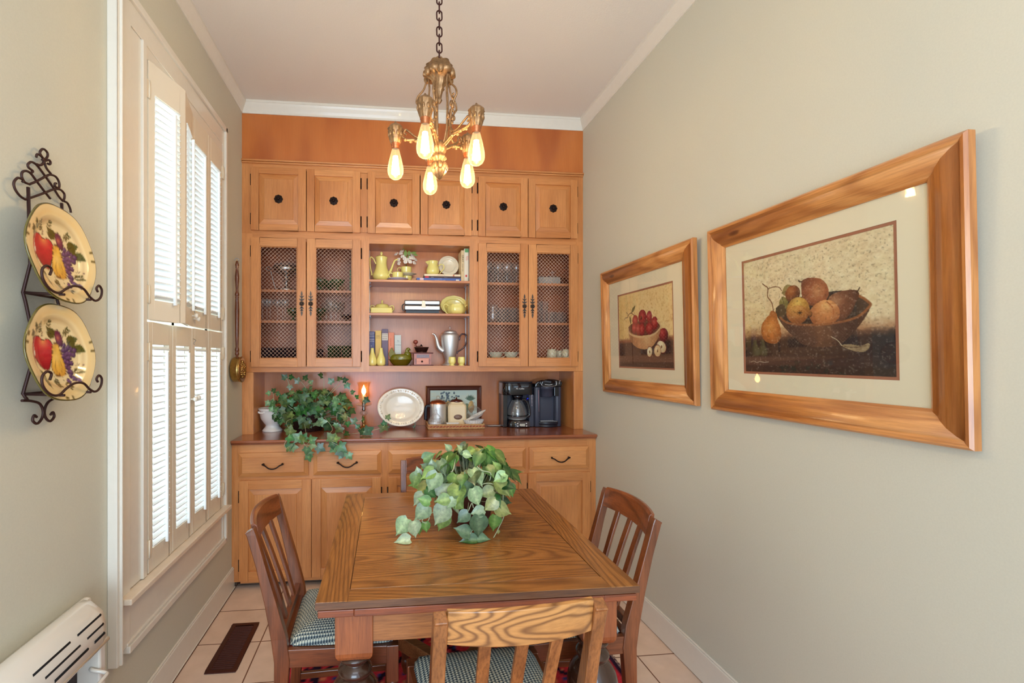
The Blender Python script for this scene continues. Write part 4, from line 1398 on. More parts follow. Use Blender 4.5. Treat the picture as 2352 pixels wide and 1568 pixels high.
def framed(label, v0, v1, z0, z1, fw, mat, prt, paint, d0=.03, d1=.018):
    """v0 far edge, v1 near edge; frame leans off the wall at the top"""
    t = thing('framed_print', label, 'picture', (UR, (v0 + v1) / 2, z0))
    lean = .018
    H = z1 - z0; W = v0 - v1

    def P(a, b, c):      # a along wall from far to near, b up, c out of the wall
        return Vector((UR - .004 - lean * (b / H) - c, v0 - a, z0 + b))
    prof = [(0, .0), (0, .020), (.006, .026), (.014, .024), (.020, .020), (.030, .027), (.048, .031), (.064, .026), (.074, .019), (.082, .020), (fw, .013), (fw, .004)]
    sc = fw / .09
    prof = [(min(fw, a * sc) if a != fw else fw, b) for a, b in prof]
    for side in range(4):
        f = MB()
        for e in (0, 1):
            for a, c in prof:
                if side == 0: p = P(a if e == 0 else W - a, a, c)                 # bottom
                elif side == 1: p = P(W - a, a if e == 0 else H - a, c)             # near
                elif side == 2: p = P(W - a if e == 0 else a, H - a, c)               # top
                else: p = P(a, H - a if e == 0 else a, c)
                f.v.append(tuple(p))
        k = len(prof)
        for i in range(k):
            j = (i + 1) % k; f.face((i, j, k + j, k + i), 0, 2 < i < 9)
        f.face(range(k)); f.face([k + i for i in range(k)][::-1])
        f.build('frame_rail', M_pine['y' if side in (0, 2) else 'z'], t)
    bk = MB(); bk.hexa([P(.01, .01, .002), P(W - .01, .01, .002), P(W - .01, H - .01, .002), P(.01, H - .01, .002), P(.01, .01, .004), P(W - .01, .01, .004), P(W - .01, H - .01, .004), P(.01, H - .01, .004)])
    bk.build('backing', M_mat, t)
    a0, a1, b0, b1 = v0 - prt[0], v0 - prt[1], prt[2] - z0, prt[3] - z0

    def ring(o, i, c, name, m, c2):
        r = MB(); n = 0
        for q, cc in ((o, c), (i, c), (i, c2)):
            for a, b in ((q[0], q[2]), (q[1], q[2]), (q[1], q[3]), (q[0], q[3])): r.v.append(tuple(P(a, b, cc)))
        for s_ in range(4):
            j = (s_ + 1) % 4
            r.face((s_, j, 4 + j, 4 + s_)); r.face((4 + s_, 4 + j, 8 + j, 8 + s_))
        r.build(name, m, t)
    g = .009
    ring((fw - .004, W - fw + .004, fw - .004, H - fw + .004), (a0 - g, a1 + g, b0 - g, b1 + g), .0085, 'mat_board', M_mat, .0070)
    ring((a0 - g, a1 + g, b0 - g, b1 + g), (a0, a1, b0, b1), .0070, 'inner_mat', M_mat2, .0056)
    o = P(a0, b0, .0055); xa = P(a1, b0, .0055) - o; ya = P(a0, b1, .0055) - o
    Mx = frame_M(o, xa, ya)
    paint.sheet('print', Mx, xa.length, ya.length, M_print, t)
    gl = MB(); gl.hexa([P(fw - .003, fw - .003, .0105), P(W - fw + .003, fw - .003, .0105), P(W - fw + .003, H - fw + .003, .0105), P(fw - .003, H - fw + .003, .0105), P(fw - .003, fw - .003, .0120), P(W - fw + .003, fw - .003, .0120), P(W - fw + .003, H - fw + .003, .0120), P(fw - .003, H - fw + .003, .0120)])
    gl.build('glass_pane', M_pglass, t)
    return t


framed('large pine-framed print of pears in a dark bowl, nearer the camera', 1.872, .968, 1.244, 2.016, .092, None, (1.689, 1.146, 1.4145, 1.84), pear_bowl())
framed('smaller pine-framed print of red apples in a bowl, nearer the cabinet', 2.876, 1.968, 1.247, 2.015, .088, None, (2.680, 2.148, 1.4145, 1.838), apple_bowl())


# ================================================================== PLATES on the wrought iron rack
def plate_paint():
    p = Paint(240, 240, 1.0, (232, 206, 152))
    cx = cy = .5
    R = np.hypot(p.X - .5, p.Y - .5) / .5; TH = np.arctan2(p.Y - .5, p.X - .5)
    n = p.noise(5, 5, 3, 4)
    p.mix((n - .4) * .8, (238, 200, 138)); p.mix(np.clip(1 - abs(R - .70) / .06, 0, 1) * .35, (176, 128, 84))
    p.mix(np.clip(1 - abs(R - .84) / .1, 0, 1) * .5, (236, 196, 130)); p.mix((R < .62).astype(float) * .5, (236, 216, 170))
    ol = (84, 78, 24); dk = (48, 34, 28)
    L = [((.24, .30), (-2.2, .11, .06)), ((.17, .38), (-1.9, .12, .07)), ((.40, .33), (-.6, .13, .12)), ((.23, .66), (1.2, .20, .08)), ((.66, .40), (-.4, .16, .13)), ((.75, .43), (.35, .14, .10)), ((.70, .45), (.0, .12, .1))]
    for (x, y), (a, l, w_) in L: p.leafm(x, y, a, l, w_, ol, (40, 44, 16))
    # apple
    m = p.mask([(.29, .345), (.33, .375), (.40, .36), (.45, .41), (.44, .50), (.40, .58), (.36, .66), (.29, .65), (.22, .58), (.17, .49), (.16, .40), (.20, .345), (.25, .335)])
    o = p.mask([(.29, .338), (.33, .366), (.405, .352), (.458, .408), (.448, .503), (.408, .585), (.364, .668), (.287, .658), (.213, .585), (.162, .492), (.152, .397), (.196, .337), (.25, .327)])
    p.mix(o, dk); p.ball(m, .30, .48, .19, (196, 30, 44), (240, 170, 90), (150, 18, 34), .15, -.5)
    p.mix(p.mask([(.165, .42), (.185, .41), (.20, .47), (.20, .52), (.18, .50)]), (236, 214, 196)); p.line([(.31, .37), (.32, .33), (.335, .29)], .006, (92, 30, 20))
    # pear
    m = p.mask([(.49, .40), (.53, .41), (.55, .47), (.57, .55), (.595, .62), (.59, .70), (.55, .735), (.50, .725), (.44, .71), (.41, .65), (.42, .58), (.44, .50), (.455, .43)])
    p.mix(p.mask([(.49, .392), (.536, .402), (.558, .47), (.579, .55), (.604, .62), (.598, .705), (.552, .744), (.498, .735), (.433, .716), (.402, .65), (.411, .58), (.431, .50), (.447, .424)]), (110, 66, 28))
    p.ball(m, .50, .58, .17, (230, 178, 74), (246, 206, 120), (206, 140, 48), -.1, -.2)
    p.line([(.47, .58), (.455, .64), (.475, .70)], .004, (150, 96, 44)); p.line([(.535, .58), (.55, .65), (.525, .70)], .004, (150, 96, 44)); p.circ(.50, .715, .01, .012, (110, 40, 24), (110, 40, 24), (80, 30, 20))
    # plum
    p.circ(.555, .345, .047, .085, (110, 40, 70), (226, 130, 90), (58, 22, 52), rot=-.25, edge=dk, lx=-.15, ly=-.05)
    # grapes
    for x, y in ((.62, .42), (.60, .47), (.64, .46), (.675, .44), (.72, .455), (.765, .47), (.62, .515), (.66, .50), (.70, .505), (.745, .515), (.59, .53), (.64, .555), (.675, .55), (.61, .58), (.65, .60), (.62, .635), (.655, .65), (.64, .69), (.675, .70), (.66, .735), (.70, .605), (.685, .765), (.73, .79), (.61, .79)):
        p.circ(x, y, .026, .028, (96, 62, 104), (150, 110, 140), (58, 32, 70), edge=(50, 30, 50), seed=7)
    tw = (96, 84, 60)
    for x, y, a, nn in ((.33, .33, -2.1, 4), (.42, .30, -1.5, 3), (.60, .34, -.8, 4), (.68, .70, -.15, 4), (.42, .72, 1.3, 4), (.54, .77, 1.0, 2)):
        ex, ey = x + math.cos(a) * .14, y + math.sin(a) * .14
        p.line([(x, y), (ex, ey)], .003, tw, False)
        for i in range(nn):
            t_ = .3 + .7 * i / nn
            for s_ in (-1, 1): p.leafm(x + (ex - x) * t_, y + (ey - y) * t_, a + s_ * .9, .045, .02, (92, 80, 34))
    p.line([(.72, .60), (.76, .63), (.80, .625), (.79, .605), (.775, .62), (.84, .63)], .003, (90, 40, 40)); p.line([(.44, .36), (.42, .31), (.47, .28), (.45, .25)], .003, (90, 50, 40))
    # rim marks + edge
    for a in (-2.95, -2.75, -.25, -.05, 1.45, 1.65):
        p.leafm(.5 + .5 * math.cos(a), .5 + .5 * math.sin(a), a + PI, .065, .03, (96, 78, 28))
    p.mix((R > .975).astype(float), (80, 68, 26))
    return p


PP = plate_paint()
M_plate = vcol_mat('plate_glaze', rough=.12, coat=.5)
M_olive = plain('olive_glaze', (110, 98, 40), rough=.2, coat=.4)
M_rack = plain('rack_iron', (58, 32, 28), rough=.45, metal=.3)


def plate(v, z, u, tilt, label):
    t = thing('dinner_plate', label, 'plate', (u, v, z - .137), group='painted fruit plates on the wall rack')
    Mt = frame_M((u, v, z), (0, 1, 0), (0, 0, 1)) @ Matrix.Rotation(tilt, 4, 'X')
    # local x = +y world, local y = up, local z = into room (+x)
    prof = [(0, .004), (.25, .004), (.5, .0042), (.62, .006), (.70, .012), (.78, .018), (.90, .022), (.98, .024), (1.0, .023), (1.0, .019), (.9, .016), (.76, .010), (.66, .002), (.4, -.001), (0, -.001)]
    mb = MB(); cols = []; NS = 120
    rad = []
    for i in range(len(prof) - 1):
        sub = 6 if i < 8 else 1
        for k in range(sub):
            f = k / sub; rad.append((prof[i][0] * (1 - f) + prof[i + 1][0] * f, prof[i][1] * (1 - f) + prof[i + 1][1] * f, i >= 8))
    rad.append((0, -.001, True))
    for i in range(NS):
        a = 2 * PI * i / NS; wob = 1 + .018 * math.cos(6 * a + .5)
        for r, h, under in rad:
            R = .137 * r * (1 + (wob - 1) * r ** 3)
            p = Mt @ Vector((R * math.cos(a), R * math.sin(a), h)); mb.v.append(tuple(p))
            if under: cols.append((lin(104), lin(92), lin(36), 1))
            else:
                c = PP.sample(.5 + .5 * r * math.cos(a), .5 - .5 * r * math.sin(a)); cols.append((c[0], c[1], c[2], 1))
    k = len(rad)
    for i in range(NS):
        j = (i + 1) % NS
        for q in range(k - 1):
            if rad[q][0] == 0: mb.face((i * k, i * k + 1, j * k + 1), 0, True)
            elif rad[q + 1][0] == 0: mb.face((i * k + q, j * k + q, j * k + q + 1), 0, True)
            else: mb.face((i * k + q, j * k + q, j * k + q + 1, i * k + q + 1), 0, True)
    mb.col = cols
    o = mb.build('glazed_body', M_plate, t)
    # welds the doubled centre without losing the colours
    return t


plate(1.385, 1.752, -.915, math.radians(-7), 'upper cream fruit plate painted with apple, pear and grapes on the iron rack')
plate(1.383, 1.480, -.915, math.radians(-7), 'lower cream fruit plate painted with apple, pear and grapes on the iron rack')

t = thing('plate_rack', 'dark wrought iron wall rack with scrolls holding the two fruit plates', 'rack', (UL, 1.40, 1.29))


def sc(L_, u=-.957):
    return [atu(20 + x / 6.815, 330 + y / 6.815, u) for x, y in L_]


rk = MB()
curves = [
    [(215, 600), (225, 570), (190, 545), (140, 535), (92, 580), (80, 640), (110, 730), (180, 820), (260, 872)],
    [(260, 872), (420, 820), (570, 765), (700, 715), (800, 715), (868, 780), (872, 850), (850, 890)],
    [(320, 632), (250, 600), (205, 520), (210, 450), (260, 425), (340, 460), (440, 590), (570, 760), (650, 860)],
    [(320, 635), (430, 590), (560, 520), (650, 485), (740, 520), (790, 610), (785, 690), (730, 670), (722, 625), (745, 620)],
    [(350, 455), (378, 430), (350, 405), (310, 370), (302, 320), (350, 285), (410, 310), (470, 370), (580, 520), (700, 690), (780, 820), (850, 900)],
    [(440, 320), (500, 335), (545, 290), (530, 220), (490, 150), (505, 100), (550, 85), (605, 140), (605, 200), (560, 240), (490, 180), (445, 165), (430, 210)],
    [(520, 250), (575, 265), (630, 255), (655, 290), (640, 322), (610, 310)],
    [(560, 285), (590, 380), (660, 470)],
    [(870, 900), (920, 930), (960, 1010), (975, 1080)]]
for c_ in curves: rk.tube(catmull(sc(c_), 6), .0032, 7)
rk.build('scroll_top', M_rack, t)
for vv in (1.342, 1.470):
    up = MB()
    up.tube([(-.955, vv, 1.925), (-.950, vv, 1.72), (-.968, vv, 1.643), (-.962, vv, 1.62), (-.950, vv, 1.56), (-.950, vv, 1.44), (-.968, vv, 1.372), (-.955, vv, 1.352)], .0042, 6)
    up.build('upright', M_rack, t)
for zz in (1.643, 1.371):
    a = MB()
    a.tube([(-.966, 1.342, zz), (-.966, 1.470, zz)], .0038, 6)
    a.tube([(-.966, 1.343, zz), (-.865, 1.343, zz - .004)], .0038, 6); a.tube([(-.966, 1.455, zz), (-.865, 1.455, zz - .004)], .0038, 6)
    y0, y1 = 1.262, 1.505
    f = lambda y, z: Vector((-.868, y, z))
    a.tube(catmull([f(1.292, zz + .040), f(1.298, zz + .056), f(1.282, zz + .062), f(1.266, zz + .050), f(1.268, zz + .026), f(1.292, zz + .004), f(1.325, zz - .002), f(1.355, zz + .014), f(1.388, zz + .026), f(1.425, zz + .024), f(1.455, zz + .004), f(1.482, zz - .004), f(1.506, zz + .010), f(1.512, zz + .032), f(1.498, zz + .044), f(1.486, zz + .034), f(1.492, zz + .024)], 6), .0034, 7)
    a.build('plate_holder', M_rack, t)
b = MB()
for s_ in (-1, 1):
    f = lambda y, z: Vector((-.952, 1.394 + s_ * y, z))
    b.tube(catmull([f(.078, 1.356), f(.045, 1.352), f(.016, 1.342), f(.003, 1.322), f(.006, 1.302), f(.024, 1.288), f(.040, 1.298), f(.036, 1.312), f(.026, 1.306)], 6), .0036, 7)
b.build('scroll_bottom', M_rack, t)

# ================================================================== BED WARMER PAN hanging in the corner
M_turn = plain('warm_turned_wood', (104, 50, 26), rough=.22, coat=.5, var=.3, bscale=40)
M_brass = plain('aged_brass', (196, 160, 96), rough=.25, metal=1.0, var=.3, bscale=60)
t = thing('bed_warmer', 'long-handled brass bed warming pan with turned wooden handle hanging beside the cabinet', 'pan', (-.93, 3.02, 1.31))
hx, hy = -.945, 3.045
prof = [(1e-6, 2.082), (.006, 2.08), (.009, 2.068), (.012, 2.055), (.008, 2.045), (.010, 2.040), (.007, 2.034), (.009, 2.02), (.0125, 1.985), (.013, 1.965), (.008, 1.90), (.009, 1.885), (.013, 1.872), (.013, 1.862), (.009, 1.857), (.012, 1.85), (.010, 1.842), (.0125, 1.80), (.0135, 1.76), (.0115, 1.62), (.009, 1.535), (.013, 1.52), (.013, 1.508), (.0095, 1.503), (.0125, 1.495), (.0125, 1.487), (.008, 1.48), (.008, 1.455)]
MB().lathe(prof, hx, hy, 0, 20).build('handle', M_turn, t)
pn_ = MB(); Mx = Matrix.Rotation(PI / 2, 4, 'Y')
pn_.lathe([(1e-6, -.022), (.070, -.022), (.078, -.016), (.080, -.006), (.079, .002), (.080, .006), (.079, .012), (.080, .016), (.0795, .024), (.078, .028), (.074, .030)], -.948, 3.05, 1.392, 48, 0, M=Mx)
pn_.build('pan', M_brass, t)
ld = MB()
ld.lathe([(.080, .027), (.083, .030), (.083, .034), (.076, .037), (.070, .035), (.060, .038), (.056, .035), (.040, .038), (1e-6, .042)], -.948, 3.05, 1.392, 48, 0, M=Mx)
random.seed(4)
for i in range(60):
    a = random.random() * 2 * PI; r = .048 * math.sqrt(random.random())
    ld.sphere((-.948 + .038, 3.05 + r * math.cos(a), 1.392 + r * math.sin(a) * 1.1), random.uniform(.004, .009), seg=6, rings=5)
for i in range(44):
    a = i * 2 * PI / 44; ld.sphere((-.948 + .034, 3.05 + .078 * math.cos(a), 1.392 + .078 * math.sin(a)), .0028, seg=6, rings=4)
ld.build('embossed_lid', M_brass, t)
MB().tube(catmull([(-.962, hy, 2.082), (-.95, hy, 2.098), (-.935, hy + .004, 2.092), (-.938, hy + .006, 2.08)], 5), .002, 6).build('hook', M_steel, t)

# ================================================================== WALL HEATER
M_enam = plain('white_enamel', (224, 216, 204), rough=.18, coat=.6)
M_heatd = plain('heater_dark', (34, 10, 10), rough=.5)
M_hole = plain('slot_dark', (12, 6, 6), rough=.9)
M_cer = plain('fired_clay', (190, 132, 84), rough=.6, var=.25, bscale=60)
t = thing('wall_heater', 'white enamel gas wall heater with clay radiants low on the left wall', 'heater', (UL, 1.30, .05))
hv0, hv1 = .80, 1.535
hd = MB()
# back plate
hd.box(UL, UL + .03, hv0 - .02, 1.60, .08, .70, 0)
hd.build('back_plate', M_enam, t, bevel=.012)
# sloped hood: section in (u,z), swept in y
sec = [(UL + .028, .715), (UL + .045, .727), (UL + .07, .722), (UL + .105, .690), (UL + .115, .655), (UL + .118, .600), (UL + .110, .595), (UL + .030, .60)]
hd = MB()
k = len(sec)
for y, s_ in ((hv0, .75), (hv0 + .02, 1), (1.50, 1), (1.528, .93), (1.545, .75)):
    for a, z in sec: hd.v.append((UL + .028 + (a - UL - .028) * s_, y, .60 + (z - .60) * (s_ * .5 + .5)))
for r in range(4):
    for i in range(k):
        j = (i + 1) % k; hd.face((r * k + i, r * k + j, r * k + k + j, r * k + k + i), 0, True)
hd.face(range(k)); hd.face([4 * k + i for i in range(k)][::-1])
hd.build('hood', M_enam, t)
sl_ = MB()
for row in range(3):
    z = .683 - row * .028
    for q in range(2):
        y0 = 1.235 + q * .165 + row * .030
        y1 = min(y0 + .135, 1.508)
        uu = UL + .108 + (.004 if row else .0) + row * .0035
        if y1 > y0: sl_.tube([(uu - .004, y0, z), (uu - .004, y1, z)], .0048, 6)
sl_.build('louver_slot', M_hole, t)
ro = MB(); ro.tube([(UL + .112, hv0, .598), (UL + .112, 1.53, .598)], .008, 10); ro.build('hood_lip', M_enam, t)
sd = MB(); sd.box(UL + .03, UL + .10, 1.515, 1.545, .08, .60); sd.build('side_panel', M_enam, t, bevel=.006)
fp = MB(); rr_ = [(UL + .03, .80), (UL + .104, .80), (UL + .112, 1.17), (UL + .106, 1.19), (UL + .09, 1.196), (UL + .03, 1.196)]
fp.prism(rr_, Matrix.Translation((0, 0, .08)), .53); fp.build('front_panel', M_enam, t, bevel=.008, seg=3)
fb = MB(); fb.box(UL + .03, UL + .034, hv0, 1.515, .08, .60); fb.build('firebox', M_heatd, t)
for xx in range(5):
    y0 = hv0 + .03 + xx * .105
    cr = MB()
    for r_ in range(10):
        for c_ in range(4):
            z = .14 + r_ * .042; y = y0 + c_ * .021
            cr.box(UL + .052, UL + .066, y, y + .019, z, z + .008); cr.box(UL + .052, UL + .066, y, y + .004, z, z + .042)
            cr.box(UL + .054, UL + .058, y + .005, y + .017, z + .012, z + .036)
    cr.box(UL + .046, UL + .052, y0 - .002, y0 + .086, .14, .565)
    cr.build('clay_radiant', M_cer, t)
for z in (.505, .425, .345, .265):
    g = MB(); g.tube(catmull([(UL + .075, 1.512, z + .012), (UL + .085, 1.505, z + .012), (UL + .120, 1.508, z), (UL + .128, 1.49, z), (UL + .128, 1.40, z), (UL + .128, 1.1, z), (UL + .128, hv0, z)], 5), .0055, 8)
    g.build('guard_bar', M_enam, t)
sc_ = MB(); sc_.sphere((UL + .113, 1.165, .575), .006, seg=10, rings=6); sc_.build('screw', M_steel, t)

# ================================================================== FLOOR REGISTER
M_reg = plain('register_brown', (74, 34, 26), rough=.3, metal=.4)
t = thing('floor_register', 'brown metal floor vent grille set in the tiles by the window wall', 'vent', (-.772, 2.43, 0))
X0, X1, Y0, Y1 = -.842, -.700, 2.235, 2.642
rg = MB(); bwd = .024
rg.box(X0, X1, Y0, Y0 + bwd, .0008, .0052); rg.box(X0, X1, Y1 - bwd, Y1, .0008, .0052); rg.box(X0, X0 + bwd, Y0 + bwd, Y1 - bwd, .0008, .0052); rg.box(X1 - bwd, X1, Y0 + bwd, Y1 - bwd, .0008, .0052)
rg.build('rim', M_reg, t, bevel=.002)
rg = MB(); rg.box(X0 + bwd, X1 - bwd, Y0 + bwd, Y1 - bwd, .0006, .0012); rg.build('damper', M_hole, t)
rg = MB()
for i in range(24):
    y = Y0 + bwd + .007 + i * (Y1 - Y0 - 2 * bwd - .01) / 24
    rg.hexa([(X0 + bwd, y, .0012), (X1 - bwd, y, .0012), (X1 - bwd, y + .004, .0012), (X0 + bwd, y + .004, .0012), (X0 + bwd, y + .003, .0058), (X1 - bwd, y + .003, .0058), (X1 - bwd, y + .0075, .0058), (X0 + bwd, y + .0075, .0058)])
rg.build('grille', M_reg, t)

# ================================================================== CHANDELIER
M_bronz = plain('antique_bronze', (156, 120, 84), rough=.42, metal=.75, var=.5, bscale=90)
M_chain = plain('chain_rust', (70, 34, 28), rough=.5, metal=.5)
M_bulb = glass('bulb_glass', (255, 240, 208), 0.0, edge=.22, base=.03)
_nt = M_bulb.node_tree      # the lit envelope glows softly around the filament
_em = _nt.nodes.new('ShaderNodeEmission'); _em.inputs['Color'].default_value = rgb(255, 226, 170); _em.inputs['Strength'].default_value = .3
_ad = _nt.nodes.new('ShaderNodeAddShader'); _mo = [n for n in _nt.nodes if n.type == 'OUTPUT_MATERIAL'][0]
_src = _mo.inputs['Surface'].links[0].from_socket
_nt.links.new(_src, _ad.inputs[0]); _nt.links.new(_em.outputs[0], _ad.inputs[1]); _nt.links.new(_ad.outputs[0], _mo.inputs['Surface'])
M_copper = plain('socket_copper', (196, 120, 80), rough=.3, metal=.9)
M_fil = plain('filament', (255, 230, 180), emit=(255, 234, 190), estr=40)
QX, QY = .212, 1.855
t = thing('chandelier', 'antique bronze chandelier with five teardrop filament bulbs hanging over the table', 'chandelier', (QX, QY, 2.20))
ch = MB(); z = 2.668; i = 0
while z < 3.19:
    L_ = .040; w_ = .011; pts = []
    for k in range(16):
        a = 2 * PI * k / 16; dx = w_ * math.cos(a); dz = (L_ / 2 - w_) * (1 if math.sin(a) > 0 else -1) + w_ * math.sin(a)
        pts.append((QX + (dx if i % 2 else dx * .15), QY + (dx * .15 if i % 2 else dx), z + L_ / 2 + dz))
    ch.tube(pts, .0030, 6, closed=True); z += L_ - .0075; i += 1
ch.build('chain', M_chain, t)
MB().lathe([(1e-6, 3.17), (.03, 3.172), (.055, 3.185), (.06, 3.20)], QX, QY, 0, 32).build('ceiling_canopy', M_bronz, t)
cp = MB()
cp.lathe([(1e-6, 2.664), (.018, 2.662), (.040, 2.656), (.050, 2.650), (.046, 2.642), (.056, 2.636), (.052, 2.626), (.060, 2.620), (.061, 2.606), (.050, 2.600), (.042, 2.594), (.030, 2.586), (.026, 2.572), (.017, 2.560), (.020, 2.552), (.014, 2.545), (.010, 2.530), (.008, 2.515), (.011, 2.508), (.006, 2.498), (1e-6, 2.492)], QX, QY, 0, 60, 0, lobes=6, lobamt=.10)
for i in range(6):
    a = i * PI / 3 + .5
    cp.sphere((QX + .056 * math.cos(a), QY + .056 * math.sin(a), 2.606), .013, seg=10, rings=8, sc=(1, 1, 1.3))
cp.build('crown_cap', M_bronz, t)
MB().tube([(QX + .013 * math.cos(2 * PI * k / 14), QY, 2.672 + .013 * math.sin(2 * PI * k / 14)) for k in range(14)], .0035, 6, closed=True).build('loop', M_bronz, t)
bulbs = [(.139, 1.668), (.036, 1.880), (.336, 1.712), (.342, 1.938), (.192, 2.036)]
bd = MB()
bd.lathe([(1e-6, 2.345), (.016, 2.342), (.026, 2.330), (.030, 2.315), (.024, 2.298), (.018, 2.292), (.026, 2.284), (.028, 2.272), (.018, 2.262), (.024, 2.252), (.030, 2.238), (.029, 2.222), (.020, 2.205), (.008, 2.192), (1e-6, 2.186)], QX, QY, 0, 40, 0, lobes=8, lobamt=.07)
for i in range(8):
    a = i * PI / 4; bd.sphere((QX + .026 * math.cos(a), QY + .026 * math.sin(a), 2.238), .010, seg=8, rings=6, sc=(1, 1, 1.9))
bd.build('centre_body', M_bronz, t)
for i, (bx_, by_) in enumerate(bulbs):
    d = Vector((bx_ - QX, by_ - QY, 0)); R = d.length; d.normalize(); sd_ = Vector((-d.y, d.x, 0))
    pt = lambda r, z, s_=0: Vector((QX, QY, 0)) + d * r + sd_ * s_ + Vector((0, 0, z))
    am = MB()
    # hanging strap from the cap to the body, double rod with leaf cast
    am.tube(catmull([pt(.046, 2.600), pt(.040, 2.56), pt(.044, 2.50), pt(.043, 2.43), pt(.040, 2.38), pt(.026, 2.33)], 6), [.0058] * 31, 8, flat=.6)
    am.tube(catmull([pt(.050, 2.595), pt(.062, 2.555), pt(.086, 2.525), pt(.092, 2.50), pt(.078, 2.488), (pt(.070, 2.500)), pt(.078, 2.508)], 6), .0040, 7)
    am.tube(catmull([pt(.088, 2.495), pt(.074, 2.47), pt(.060, 2.42), pt(.058, 2.385), pt(.072, 2.362), pt(.095, 2.362), pt(R - .052, 2.386), pt(R - .040, 2.392), pt(R - .034, 2.38), pt(R - .044, 2.372)], 6), .0042, 7)
    for q in range(6):
        am.sphere(pt(.062 + .012 * math.sin(q * 1.7), 2.475 - q * .016, .003 * (-1) ** q), .0085 - .0006 * q, seg=7, rings=5, sc=(1, 1, 1.5))
    # main arm
    am.tube(catmull([pt(.022, 2.318), pt(.045, 2.330), pt(.072, 2.346), pt(.105, 2.350), pt(R - .045, 2.352), pt(R - .022, 2.368), pt(R - .010, 2.378)], 6), [.0085 - .003 * q / 36 for q in range(37)], 8, flat=.8)
    for q in range(5): am.sphere(pt(.05 + q * .022, 2.338 + .003 * q, .004 * (-1) ** q), .0075, seg=7, rings=5)
    am.build('arm', M_bronz, t)
    so = MB()
    so.lathe([(1e-6, 2.428), (.004, 2.424), (.006, 2.416), (.018, 2.412), (.028, 2.402), (.031, 2.396), (.028, 2.390), (.030, 2.384), (.026, 2.378), (.027, 2.362), (.022, 2.345), (.018, 2.335)], bx_, by_, 0, 40, 0, lobes=10, lobamt=.06)
    for q in range(10):
        a = q * PI / 5; so.sphere((bx_ + .026 * math.cos(a), by_ + .026 * math.sin(a), 2.372), .006, seg=7, rings=5, sc=(1, 1, 1.8))
    so.lathe([(.018, 2.337), (.019, 2.332), (.016, 2.328), (.0175, 2.324), (.015, 2.320), (.0155, 2.312)], bx_, by_, 0, 28, 1)
    so.build('socket', [M_bronz, M_copper], t)
    bb_ = MB()
    bb_.lathe([(.0125, 2.318), (.0145, 2.312), (.018, 2.300), (.0225, 2.282), (.028, 2.258), (.0315, 2.238), (.0320, 2.226), (.0305, 2.213), (.0245, 2.201), (.015, 2.194), (.006, 2.190), (1e-6, 2.188)], bx_, by_, 0, 36, 0)
    bo = bb_.build('bulb', M_bulb, t)
    fi = MB()
    for q in range(8):
        a = q * PI / 4
        fi.tube([(bx_ + .007 * math.cos(a), by_ + .007 * math.sin(a), 2.285), (bx_ + .015 * math.cos(a + .3), by_ + .015 * math.sin(a + .3), 2.214)], .0032, 5)
    fi.build('filament', M_fil, bo)
    l = bpy.data.lights.new('bulb_light', 'POINT'); l.energy = 6.6; l.color = (1.0, .83, .60); l.shadow_soft_size = .012
    lo_ = bpy.data.objects.new('bulb_light', l); C.objects.link(lo_); lo_.parent = t; lo_.location = Vector((bx_, by_, 2.24)) - Vector((QX, QY, 2.20))
# ================================================================== ITEMS: helpers
ZCT = .945


def pxs(x, v, k=1.0):
    """metres per photo pixel for things standing at depth v near column x"""
    return (atv(x + 1, 800, v).x - atv(x, 800, v).x) * .995 / k


class Crop:
    def __init__(s, x0, y0, k): s.x0, s.y0, s.k = x0, y0, k
    def P(s, x, y, v): return atv(s.x0 + x / s.k, s.y0 + y / s.k, v)
    def s_(s, x, v): return pxs(s.x0 + x / s.k, v) / s.k
    def u(s, x, v): return atv(s.x0 + x / s.k, 800, v).x


def lat(mb, I, cx, prof, v, zb, seg=36, mat=0, **k):
    """lathe a measured silhouette [(radius, row)] standing on zb"""
    sc = I.s_(cx, v); yb = max(p[1] for p in prof)
    return mb.lathe([(max(1e-6, r * sc), zb + (yb - y) * sc) for r, y in prof], I.u(cx, v), v, 0, seg, mat, **k)


def tub(mb, I, pts, r, v, zoff=0, seg=8, n=5, **k):
    P = [I.P(x, y, v) + Vector((0, 0, zoff)) for x, y in pts]
    P = catmull(P, n)
    if isinstance(r, (list, tuple)):
        m = len(P) - 1; rr = []
        for i in range(len(P)):
            f = i / m * (len(r) - 1); a = int(min(f, len(r) - 2)); rr.append(r[a] + (r[a + 1] - r[a]) * (f - a))
        r = rr
    return mb.tube(P, r, seg, **k)


def zfix(I, yb, v, zb):
    """vertical shift that puts measured row yb on height zb"""
    return zb - I.P(0, yb, v).z


M_yel = plain('yellow_pottery', (240, 224, 132), rough=.1, coat=.6)
M_cream = plain('cream_pottery', (240, 228, 200), rough=.12, coat=.6)
M_white = plain('white_china', (240, 234, 226), rough=.15, coat=.5)
M_iron_st = plain('white_ironstone', (236, 230, 224), rough=.2, coat=.4)
M_sil = plain('brushed_aluminium', (226, 226, 226), rough=.42, metal=.8)
M_chrome = plain('chrome', (176, 176, 176), rough=.28, metal=1)
M_blk = plain('black_gloss_plastic', (14, 14, 20), rough=.08, coat=.6)
M_blk2 = plain('black_satin_plastic', (34, 36, 46), rough=.32)
M_gry = plain('slate_satin_plastic', (62, 64, 78), rough=.35)
M_gl = glass('clear_glass')
M_ggl = glass('green_glass', (130, 196, 130))
M_pgl = glass('dark_purple_glass', (96, 50, 110))
M_txtw = plain('white_marking', (235, 235, 235), rough=.6)

